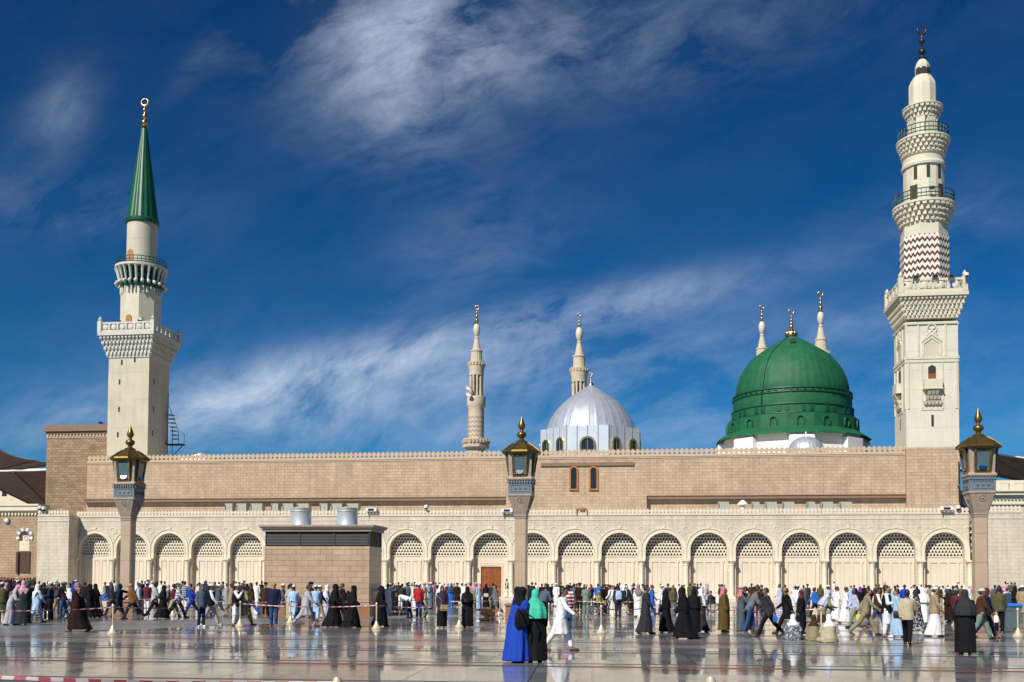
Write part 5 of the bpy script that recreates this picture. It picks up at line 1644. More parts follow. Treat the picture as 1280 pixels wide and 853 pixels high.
def cap_(mb, p, q, r0, r1, n=10):
    """A tapered limb with rounded ends."""
    p, q = Vector(p), Vector(q)
    d = (q - p)
    L = d.length
    d = d.normalized() if L > 1e-6 else Vector((0, 0, 1))
    a = d.orthogonal().normalized(); b = d.cross(a)
    rings = []
    for t in (-85, -55, -25): rings.append((p + d * r0 * math.sin(rad(t)), r0 * math.cos(rad(t))))
    for f in (0, .5, 1): rings.append((p.lerp(q, f), r0 + (r1 - r0) * f))
    for t in (25, 55, 85): rings.append((q + d * r1 * math.sin(rad(t)), r1 * math.cos(rad(t))))
    mb.loft([[c + (a * math.cos(2 * math.pi * k / n) + b * math.sin(2 * math.pi * k / n)) * r for k in range(n)] for c, r in rings])

def fuse(mb, name, voxel, smooth=3, dec=None):
    me = mb.mesh('tmp', [])
    o = bpy.data.objects.new('tmp', me); COL.objects.link(o)
    m = o.modifiers.new('r', 'REMESH'); m.mode = 'VOXEL'; m.voxel_size = voxel
    s = o.modifiers.new('s', 'SMOOTH'); s.factor = .5; s.iterations = smooth
    dg = bpy.context.evaluated_depsgraph_get()
    r = bpy.data.meshes.new_from_object(o.evaluated_get(dg))
    r.name = name
    bpy.data.objects.remove(o); bpy.data.meshes.remove(me)
    r.polygons.foreach_set('use_smooth', [True] * len(r.polygons))
    r.materials.clear(); r.materials.append(None)
    return r

# pose: lean, (left thigh, knee), (right thigh, knee), left arm (forward, out, elbow, inward), right arm, head turn
POSES = {
    'st': dict(lean=0, L=(2, 3), R=(-2, 3), aL=(4, 9, 14, .1), aR=(2, 9, 12, .1)),
    'sa': dict(lean=1, L=(4, 5), R=(-3, 4), aL=(10, 8, 75, .75), aR=(12, 8, 85, .7)),
    'wk': dict(lean=4, L=(24, 8), R=(-20, 14), aL=(-18, 8, 14, .1), aR=(22, 8, 22, .15)),
    'wm': dict(lean=4, L=(-20, 14), R=(24, 8), aL=(22, 8, 22, .15), aR=(-18, 8, 14, .1)),
    'wl': dict(lean=9, L=(29, 10), R=(-26, 18), aL=(-28, 10, 18, .1), aR=(34, 10, 25, .1)),
    'ph': dict(lean=2, L=(3, 3), R=(-2, 3), aL=(4, 8, 16, .1), aR=(35, 14, 125, .55), nod=6),
    'up': dict(lean=-2, L=(3, 3), R=(-3, 3), aL=(75, 20, 85, .5), aR=(75, 20, 85, .5)),
    'hd': dict(lean=0, L=(3, 3), R=(-3, 3), aL=(80, 75, 120, .2), aR=(80, 75, 120, .2)),
    'pt': dict(lean=3, L=(20, 8), R=(-18, 12), aL=(80, 5, 8, .0), aR=(-8, 8, 12, .1)),
    'bn': dict(lean=72, L=(8, 14), R=(-4, 10), aL=(70, 6, 10, .05), aR=(62, 6, 12, .05)),
    'be': dict(lean=24, L=(14, 14), R=(-10, 10), aL=(30, 8, 50, .4), aR=(36, 8, 60, .4), nod=12),
    'si': dict(lean=12, sit=True, L=(82, 168), R=(80, 166), aL=(22, 20, 55, .7), aR=(22, 20, 55, .7)),
    'ch': dict(lean=4, sit='chair', L=(85, 82), R=(85, 82), aL=(20, 8, 55, .3), aR=(20, 8, 55, .3)),
    'pr': dict(lean=105, kneel=True, L=(35, 125), R=(35, 125), aL=(88, 6, 60, .1), aR=(88, 6, 60, .1)),
    'rw': dict(lean=3, L=(15, 8), R=(-13, 12), aL=(-12, 8, 16, .15), aR=(14, 8, 24, .2)),
    'rm': dict(lean=3, L=(-13, 12), R=(15, 8), aL=(14, 8, 24, .2), aR=(-12, 8, 16, .15)),
    'rl': dict(lean=6, L=(20, 10), R=(-17, 14), aL=(-14, 9, 22, .2), aR=(16, 9, 30, .25)),
    'fg': dict(lean=5, L=(20, 6), R=(-22, 12), aL=(-4, 14, 38, .25), aR=(38, 18, 18, -.1)),
    'tw': dict(lean=7, tilt=-8, L=(3, 3), R=(-3, 4), aL=(20, 8, 70, .5), aR=(18, 8, 80, .6), nod=4),
}
_sk = {}
def skeleton(pose):
    if pose in _sk: return _sk[pose]
    P = POSES[pose]
    J = {}
    hipz = .93
    for s, k in ((1, 'L'), (-1, 'R')):
        th, kb = rad(P[k][0]), rad(P[k][1])
        out = .0
        if P.get('sit') is True: out = .42
        hip = Vector((s * .09, 0, hipz))
        kn = hip + Vector((s * math.sin(out), -math.sin(th) * math.cos(out), -math.cos(th))) * .43
        an = kn + Vector((-s * (.30 if P.get('sit') is True else 0), -math.sin(th - kb), -math.cos(th - kb))) * .42
        fd = Vector((s * .22, -1, -.22)).normalized()
        pitch = th - kb
        if not P.get('kneel') and not P.get('sit'):
            fd = (Vector((s * .2, -math.cos(min(0, pitch) * .9), math.sin(min(0, pitch) * .9) - .2))).normalized()
        if P.get('kneel'): fd = Vector((s * .1, .9, -.25)).normalized()
        J['hip' + k], J['kn' + k], J['an' + k], J['to' + k] = hip, kn, an, an + fd * .17
    Rx = Matrix.Rotation(rad(P['lean']), 4, 'X')
    Ry = Matrix.Rotation(rad(P.get('tilt', 0)), 4, 'Y')
    piv = Vector((0, 0, hipz))
    up = lambda p: piv + Ry @ (Rx @ (Vector(p) - piv))
    J['up'] = up
    nod = Matrix.Rotation(rad(P.get('nod', 0)), 4, 'X')
    npv = Vector((0, 0, 1.52))
    back = Matrix.Rotation(rad(-P['lean'] * (.75 if P['lean'] < 60 else .25)), 4, 'X')
    J['head'] = lambda p: up(npv + back @ (nod @ (Vector(p) - npv)))
    for s, k in ((1, 'L'), (-1, 'R')):
        a, ab, eb, inn = P['a' + k]
        a, ab, eb = rad(a), rad(ab), rad(eb)
        if abs(P['lean']) > 60: a = a - 0
        sh = Vector((s * .175, 0, 1.415))
        el = sh + Vector((s * math.sin(ab), -math.sin(a) * math.cos(ab), -math.cos(a) * math.cos(ab))) * .29
        f = Vector((-s * inn, -math.sin(a + eb), -math.cos(a + eb))).normalized()
        wr = el + f * .25
        J['sh' + k], J['el' + k], J['wr' + k], J['ha' + k] = up(sh), up(el), up(wr), up(wr + f * .09)
        J['hs' + k] = s
    low = min(J['an' + k].z for k in 'LR')
    drop = low - .085
    if P.get('sit') is True: drop = hipz - .13
    if P.get('kneel'): drop = min(J['kn' + k].z for k in 'LR') - .07
    J['drop'] = drop
    _sk[pose] = J
    return J

def ring(J, z, rx, ry, cy=0.0, n=24, f=None, part='up', cx=0.0):
    r = []
    for i in range(n):
        t = 2 * math.pi * i / n
        k = f(t) if f else 1.0
        r.append(J[part]((cx + rx * k * math.cos(t), cy + ry * k * math.sin(t), z)))
    return r

def finish(mb, J, name, voxel, smooth=3):
    mb.v = [(x, y, z - J['drop']) for x, y, z in mb.v]
    return fuse(mb, name, voxel, smooth)

def hand(mb, J, k, r=1.0):
    w, h = J['wr' + k], J['ha' + k]
    d = (h - w).normalized()
    s = J['hs' + k]
    lat = Vector((0, -1, 0)) - d * d.dot(Vector((0, -1, 0)))
    lat = lat.normalized() if lat.length > .2 else (Vector((0, 0, 1)) - d * d.z).normalized()
    nrm = d.cross(lat) * s
    for j in range(4):
        o = (j - 1.5) * .02
        cap_(mb, w + lat * o * .7, w + d * .085 + lat * o, .016, .0135, 8)
        L = (.066, .078, .082, .064)[j]
        kn = w + d * .085 + lat * o * 1.15
        t1 = kn + (d * .85 + nrm * .35).normalized() * L * .55
        t2 = t1 + (d * .5 + nrm * .75).normalized() * L * .5
        cap_(mb, kn, t1, .0105, .0095, 8); cap_(mb, t1, t2, .0095, .0082, 8)
    b = w + d * .03 + lat * .03
    t1 = b + (d * .6 + lat * .75).normalized() * .045
    cap_(mb, b, t1, .0135, .0115, 8); cap_(mb, t1, t1 + (d * .85 + lat * .25 + nrm * .3).normalized() * .035, .0115, .0095, 8)

def body_mesh(pose):
    J = skeleton(pose); H = J['head']
    m = MB()
    m.loft([ring(J, z, a, b_) for z, a, b_ in ((.86, .13, .10), (.95, .155, .115), (1.08, .14, .105), (1.26, .16, .115), (1.38, .165, .10), (1.45, .09, .075))])
    cap_(m, J['up']((0, .01, 1.43)), H((0, 0, 1.56)), .058, .054)
    def ell(c, rx, ry, rz, n=16, k=10):
        rings = []
        for i in range(k + 1):
            t = -math.pi / 2 + math.pi * i / k
            q = max(math.cos(t), .02)
            rings.append([H((c[0] + rx * q * math.cos(2 * math.pi * j / n), c[1] + ry * q * math.sin(2 * math.pi * j / n), c[2] + rz * math.sin(t))) for j in range(n)])
        m.loft(rings)
    ell((0, .005, 1.65), .076, .098, .098)
    ell((0, -.035, 1.60), .062, .07, .085)
    ell((0, -.06, 1.548), .04, .042, .036)
    cap_(m, H((0, -.103, 1.632)), H((0, -.122, 1.598)), .010, .016, 8)
    for s in (-1, 1):
        cap_(m, H((s * .012, -.1, 1.66)), H((s * .048, -.088, 1.658)), .011, .009, 8)
        cap_(m, H((s * .077, .01, 1.64)), H((s * .082, .02, 1.60)), .014, .011, 8)
        cap_(m, H((s * .04, -.085, 1.605)), H((s * .03, -.085, 1.6)), .016, .014, 8)
    cap_(m, H((-.018, -.101, 1.568)), H((.018, -.101, 1.568)), .0085, .0085, 8)
    for k in 'LR':
        cap_(m, J['sh' + k], J['el' + k], .052, .042); cap_(m, J['el' + k], J['wr' + k], .042, .029)
        hand(m, J, k)
        cap_(m, J['hip' + k], J['kn' + k], .088, .058); cap_(m, J['kn' + k], J['kn' + k].lerp(J['an' + k], .4), .056, .055); cap_(m, J['kn' + k].lerp(J['an' + k], .4), J['an' + k], .055, .038)
        a, t = J['an' + k], J['to' + k]
        d = (t - a).normalized()
        cap_(m, a + Vector((0, .03, -.04)), t + Vector((0, 0, -.02)), .036, .036)
    return finish(m, J, 'person', .0125, 2)

def leg_at(J, k, z):
    pts = [J['hip' + k], J['kn' + k], J['an' + k]]
    for a, b_ in zip(pts, pts[1:]):
        if min(a.z, b_.z) - 1e-6 <= z <= max(a.z, b_.z) + 1e-6 and abs(a.z - b_.z) > 1e-4:
            return a.lerp(b_, (a.z - z) / (a.z - b_.z))
    return pts[0] if z > pts[0].z else pts[2]

def skirt(m, J, hem, mt, mh, seed=0, amp=.05, top=1.0, n=56, flare=1.0):
    q = random.Random(seed)
    ph = [q.random() * 6.28 for _ in range(4)]
    low = J['drop']
    rings = []
    # hem given as a height above the ground
    for i in range(13):
        f = i / 12
        z = top + (low + hem - top) * f
        a, b_ = leg_at(J, 'L', min(z, .93)), leg_at(J, 'R', min(z, .93))
        c = (a + b_) / 2
        lw = .10 - .045 * f
        ex = abs(a.x - b_.x) / 2 + lw + mt + (mh - mt) * f
        ey = abs(a.y - b_.y) / 2 * (.6 + .12 * f) + lw + .01 + (mt + (mh - mt) * f) * flare
        bl = min(1.0, f / .34); bl = bl * bl * (3 - 2 * bl)
        ex = (.142 + mt) * (1 - bl) + ex * bl; ey = (.108 + mt) * (1 - bl) + ey * bl
        rg = []
        for j in range(n):
            t = 2 * math.pi * j / n
            w_ = amp * f * (math.sin(7 * t + ph[0] + 1.2 * f) * .6 + math.sin(11 * t + ph[1]) * .4 + .3 * math.sin(3 * t + ph[2]))
            rg.append(Vector((c.x * f + ex * (1 + w_) * math.cos(t), c.y * f + ey * (1 + w_) * math.sin(t), z)))
        if z > .84:
            u_ = min(1.0, (z - .84) / .16)
            rg = [p.lerp(J['up'](p), u_) for p in rg]
        rings.append(rg)
    m.loft(rings)

def torso(m, J, g, z0=.86, z1=1.47, loose=0.0, seed=0):
    q = random.Random(seed); ph = q.random() * 6
    lv = [(.80, .145, .115), (.9, .16, .122), (1.0, .152, .118), (1.1, .148, .115), (1.26, .165, .122), (1.38, .172, .108), (1.44, .12, .085), (1.475, .066, .064)]
    rings = []
    for z, a, b_ in lv:
        if z < z0 - .01 or z > z1 + .01: continue
        e = g + loose * max(0, (1.4 - z)) / .5
        k = .035 * max(0, min(1, (1.35 - z) / .3))
        rings.append(ring(J, z, a + e, b_ + e, 0, 32, lambda t, k=k: 1 + k * math.sin(6 * t + ph) * math.sin(3.3 * t + 2 * ph)))
    m.loft(rings)
def sleeves(m, J, g0, g1, to='wr', wide=0.0):
    for k in 'LR':
        cap_(m, J['sh' + k], J['el' + k], .05 + g0, .044 + g1, 14)
        if to == 'wr':
            w_ = J['wr' + k]
            e = J['el' + k]
            if wide:
                d = (w_ - e).normalized()
                cap_(m, e, e.lerp(w_, .9), .044 + g1, .034 + g1 + wide, 14)
            else: cap_(m, e, e.lerp(w_, .96), .044 + g1, .031 + g1 * .8, 14)
        else:
            cap_(m, J['sh' + k], J['sh' + k].lerp(J['el' + k], .8), .06 + g0, .055 + g1, 14)

def garment(kind, pose):
    J = skeleton(pose); H = J['head']; m = MB()
    sd = sum(ord(c) for c in kind + pose)
    sit = POSES[pose].get('sit') or POSES[pose].get('kneel')
    vox = .016
    def legs(g, to=.98):
        for k in 'LR':
            cap_(m, J['hip' + k], J['kn' + k], .095 + g, .066 + g, 14)
            cap_(m, J['kn' + k], J['kn' + k].lerp(J['an' + k], to), .066 + g, .052 + g * 1.1, 14)
        m.loft([ring(J, z, .15 + g, .115 + g, 0) for z in (.84, .92, 1.0)])
    def puddle(r):                                           # cloth spread round someone who sits on the ground
        lo = J['drop']
        m.loft([[Vector((rr * math.cos(2 * math.pi * j / 40) * (1 + .06 * math.sin(5 * 2 * math.pi * j / 40)), -.16 + 1.05 * rr * math.sin(2 * math.pi * j / 40), lo + z)) for j in range(40)] for rr, z in ((r * .96, .012), (r * 1.0, .10), (r * .86, .26), (r * .66, .44))])
    if kind == 'robe':
        torso(m, J, .022, z0=.99 if not sit else .86, loose=.02, seed=sd); sleeves(m, J, .012, .02)
        if pose == 'si': legs(.02); puddle(.30)
        elif sit: legs(.035)
        else: skirt(m, J, .07, .04, .07, sd, .075, top=1.1)
    elif kind == 'abaya':
        torso(m, J, .035, z0=.99 if not sit else .86, loose=.04, seed=sd); sleeves(m, J, .02, .03, wide=.035)
        if pose == 'si': legs(.03); puddle(.31)
        elif sit: legs(.06)
        else: skirt(m, J, .045, .065, .125, sd, .10, top=1.12)
    elif kind == 'gown':
        torso(m, J, .035, z0=.99, loose=.04, seed=sd); sleeves(m, J, .02, .03, wide=.035)
        skirt(m, J, .035, .06, .19, sd, .13, top=1.12)
    elif kind == 'cloak':
        torso(m, J, .05, z0=.99, loose=.06, seed=sd); sleeves(m, J, .035, .05, wide=.05)
        skirt(m, J, .09, .10, .14, sd, .06, top=1.12)
    elif kind == 'longshirt':
        torso(m, J, .022, z0=.99 if not sit else .86, loose=.02, seed=sd); sleeves(m, J, .012, .018)
        if pose == 'si': legs(.02); puddle(.3)
        elif sit: m.loft([ring(J, z, .17, .14, 0) for z in (.8, .9, 1.0)])
        else: skirt(m, J, .44, .035, .055, sd, .06, top=1.1)
    elif kind == 'coat':
        torso(m, J, .038, loose=.03, seed=sd); sleeves(m, J, .022, .022)
        if not sit: skirt(m, J, .52, .045, .06, sd, .04)
    elif kind == 'shirt':
        torso(m, J, .016, z0=.80, loose=.015, seed=sd); sleeves(m, J, .010, .014)
    elif kind == 'tee':
        torso(m, J, .016, z0=.80, loose=.015, seed=sd); sleeves(m, J, .012, .016, to='el')
    elif kind == 'jacket':
        torso(m, J, .036, z0=.80, loose=.02, seed=sd); sleeves(m, J, .022, .022)
        cap_(m, J['up']((-.05, .03, 1.465)), J['up']((.05, .03, 1.465)), .035, .035)
    elif kind == 'suit':
        torso(m, J, .030, z0=.80, loose=.02, seed=sd); sleeves(m, J, .018, .016)
        if not sit: skirt(m, J, .68, .025, .035, sd, .02)
    elif kind == 'vest':
        torso(m, J, .034, z0=.80, z1=1.44, loose=.02, seed=sd)
    elif kind == 'trousers':
        legs(.012)
        vox = .0145
    elif kind == 'baggy':
        legs(.03, .05)
        for k in 'LR': cap_(m, J['kn' + k], J['kn' + k].lerp(J['an' + k], .9), .096, .062, 14)
    elif kind == 'skirt':
        if pose == 'si': legs(.03); puddle(.36)
        else: skirt(m, J, .05, .03, .08, sd, .07, top=1.02)
    def cover(rows, part='head', n=30, wob=0.0):
        ph = sd * .37
        rg = []
        for z, rx, ry, cy in rows:
            rg.append(ring(J, z, rx, ry, cy, n, (lambda t, z=z: 1 + wob * max(0, min(1, (1.5 - z) / .2)) * math.sin(7 * t + ph)), part))
        m.loft(rg)
    dome = [(1.535, .088, .085, .03), (1.60, .094, .10, .022), (1.66, .096, .112, .014), (1.715, .085, .10, .012), (1.75, .058, .07, .012), (1.768, .02, .025, .012)]
    if kind == 'hair':
        cover([(1.565, .058, .05, .05), (1.60, .08, .075, .032), (1.65, .084, .088, .022), (1.70, .078, .092, .012), (1.735, .055, .068, .008), (1.752, .02, .025, .005)]); vox = .011
    elif kind == 'cap':
        cover([(1.668, .087, .108, .004), (1.70, .089, .109, .004), (1.745, .08, .098, .004), (1.765, .05, .062, .004), (1.77, .01, .012, .004)]); vox = .011
    elif kind == 'turban':
        cover([(1.66, .09, .108, .004), (1.685, .112, .13, .006), (1.72, .115, .132, .012), (1.755, .09, .105, .014), (1.778, .05, .06, .012)], wob=.05); vox = .012
    elif kind == 'hood':
        cover([(1.46, .12, .10, .03), (1.52, .115, .10, .035), (1.60, .108, .112, .03), (1.67, .105, .12, .02), (1.73, .085, .10, .015), (1.775, .03, .04, .02)])
    elif kind == 'headcloth':
        cover([(1.50, .105, .085, .055)] + dome)
        cover([(1.36, .205, .145, .045), (1.42, .19, .125, .045), (1.48, .13, .10, .05), (1.56, .105, .095, .045)], wob=.05)
        b0 = [(-.17, .07, 1.42), (.17, .07, 1.42), (.03, .17, 1.10)]
        for t in range(9):                                     # the corner that hangs down the back
            f = t / 8
            h = (1 - f)
            cap_(m, J['up']((-.16 * h - .02, .12 + .03 * math.sin(f * 3), 1.40 - .30 * f)), J['up']((.16 * h + .02, .12 + .03 * math.sin(f * 3), 1.40 - .30 * f)), .035, .035, 8)
    elif kind == 'scarf':
        cover([(1.47, .085, .085, .02)] + dome)
        cover([(1.31, .205, .155, .01), (1.39, .19, .14, .008), (1.45, .15, .125, .008), (1.52, .108, .10, .012), (1.57, .085, .085, .02)], 'up', wob=.07)
    elif kind == 'longscarf':
        cover([(1.47, .085, .085, .02)] + dome)
        cover([(1.05, .25, .17, .07), (1.18, .255, .17, .06), (1.30, .23, .16, .045), (1.40, .20, .145, .02), (1.46, .16, .128, .01), (1.53, .112, .105, .015), (1.58, .09, .09, .02)], 'up', 40, wob=.08)
    elif kind == 'veil':
        cover([(1.45, .10, .10, .0), (1.535, .092, .115, -.012), (1.60, .095, .125, -.006), (1.66, .097, .124, .004), (1.715, .086, .108, .006), (1.75, .06, .075, .006), (1.77, .02, .02, .006)])
        cover([(.98, .27, .20, .02), (1.12, .265, .19, .02), (1.26, .24, .17, .015), (1.38, .20, .15, .01), (1.45, .16, .13, .005), (1.53, .112, .115, .0), (1.58, .095, .11, .0)], 'up', 40, wob=.07)
    elif kind == 'agal':
        for z in (1.695, 1.712):
            pts = [H((.094 * math.cos(2 * math.pi * i / 20), .010 + .112 * math.sin(2 * math.pi * i / 20), z)) for i in range(21)]
            m.tube(pts, .011, 6)
        vox = .009
    elif kind == 'shawl':
        m.loft([ring(J, z, a, b_, .0, 36, lambda t: 1 + .05 * math.sin(6 * t)) for z, a, b_ in ((1.12, .25, .17), (1.25, .235, .165), (1.37, .205, .14), (1.45, .12, .10))])
    return finish(m, J, kind, vox, 3)

def shoe_mesh(pose, k):
    J = skeleton(pose); m = MB()
    a, t = J['an' + k], J['to' + k]
    d = (t - a); d.z = min(d.z, 0); d = d.normalized() if d.length > .01 else Vector((0, -1, 0))
    dd = Vector((d.x, d.y, 0)); dd = dd.normalized() if dd.length > .05 else Vector((0, -1, 0))
    heel = a + Vector((0, 0, -.045)) - dd * .03
    tip = t + Vector((0, 0, -.025))
    lat = Vector((-dd.y, dd.x, 0))
    rings = []
    for f, w_, h in ((-.02, .02, .03), (.05, .037, .055), (.3, .041, .058), (.6, .048, .042), (.85, .047, .032), (1.0, .035, .025), (1.06, .012, .012)):
        c = heel.lerp(tip, f)
        rings.append([c + lat * w_ * math.cos(2 * math.pi * i / 12) + Vector((0, 0, 1)) * max(h * math.sin(2 * math.pi * i / 12), -.042) for i in range(12)])
    m.loft(rings)
    m.v = [(x, y, z - J['drop']) for x, y, z in m.v]
    me = m.mesh('shoe', [], 60)
    me.materials.append(None)
    return me
def eye_mesh(pose, s):
    J = skeleton(pose); m = MB()
    c = J['head']((s * .031, -.098, 1.638))
    m.ball((c.x, c.y, c.z - J['drop']), .0125, n=10, m=6)
    me = m.mesh('eye', [], 60); me.materials.append(None)
    return me
_gm = {}
def gm(fn, *a):
    k = (fn.__name__,) + a
    if k not in _gm: _gm[k] = fn(*a)
    return _gm[k]
def one(name, me, mat, parent):
    o = bpy.data.objects.new(name, me); COL.objects.link(o)
    if parent is not None: o.parent = parent
    o.material_slots[0].link = 'OBJECT'; o.material_slots[0].material = mat
    return o
PARTNAME = dict(robe='robe', abaya='abaya', gown='abaya', cloak='cloak', longshirt='long_shirt', coat='coat', shirt='shirt', tee='shirt', jacket='jacket', suit='suit_jacket', vest='waistcoat', trousers='trousers', baggy='trousers', skirt='skirt', hair='hair',
                cap='cap', turban='turban', hood='hood', headcloth='head_cloth', scarf='headscarf', longscarf='headscarf', veil='veil', agal='head_cord', shawl='shawl')
SAY = dict(robe='robe', abaya='abaya', gown='abaya', cloak='cloak', longshirt='long shirt', coat='long coat', shirt='shirt', tee='short sleeved shirt', jacket='jacket', suit='suit jacket', vest='waistcoat', trousers='trousers', baggy='baggy trousers', skirt='skirt',
           cap='cap', turban='turban', hood='hood', headcloth='headcloth', scarf='headscarf', longscarf='long headscarf', veil='veil', shawl='shawl')
HEADS = ('cap', 'turban', 'hood', 'headcloth', 'scarf', 'longscarf', 'veil')
WOMAN = ('abaya', 'gown', 'scarf', 'longscarf', 'veil')
FACE = {'F': 0, 'R': 90, 'B': 180, 'L': -90, 'FL': -45, 'FR': 45, 'BL': -135, 'BR': 135}

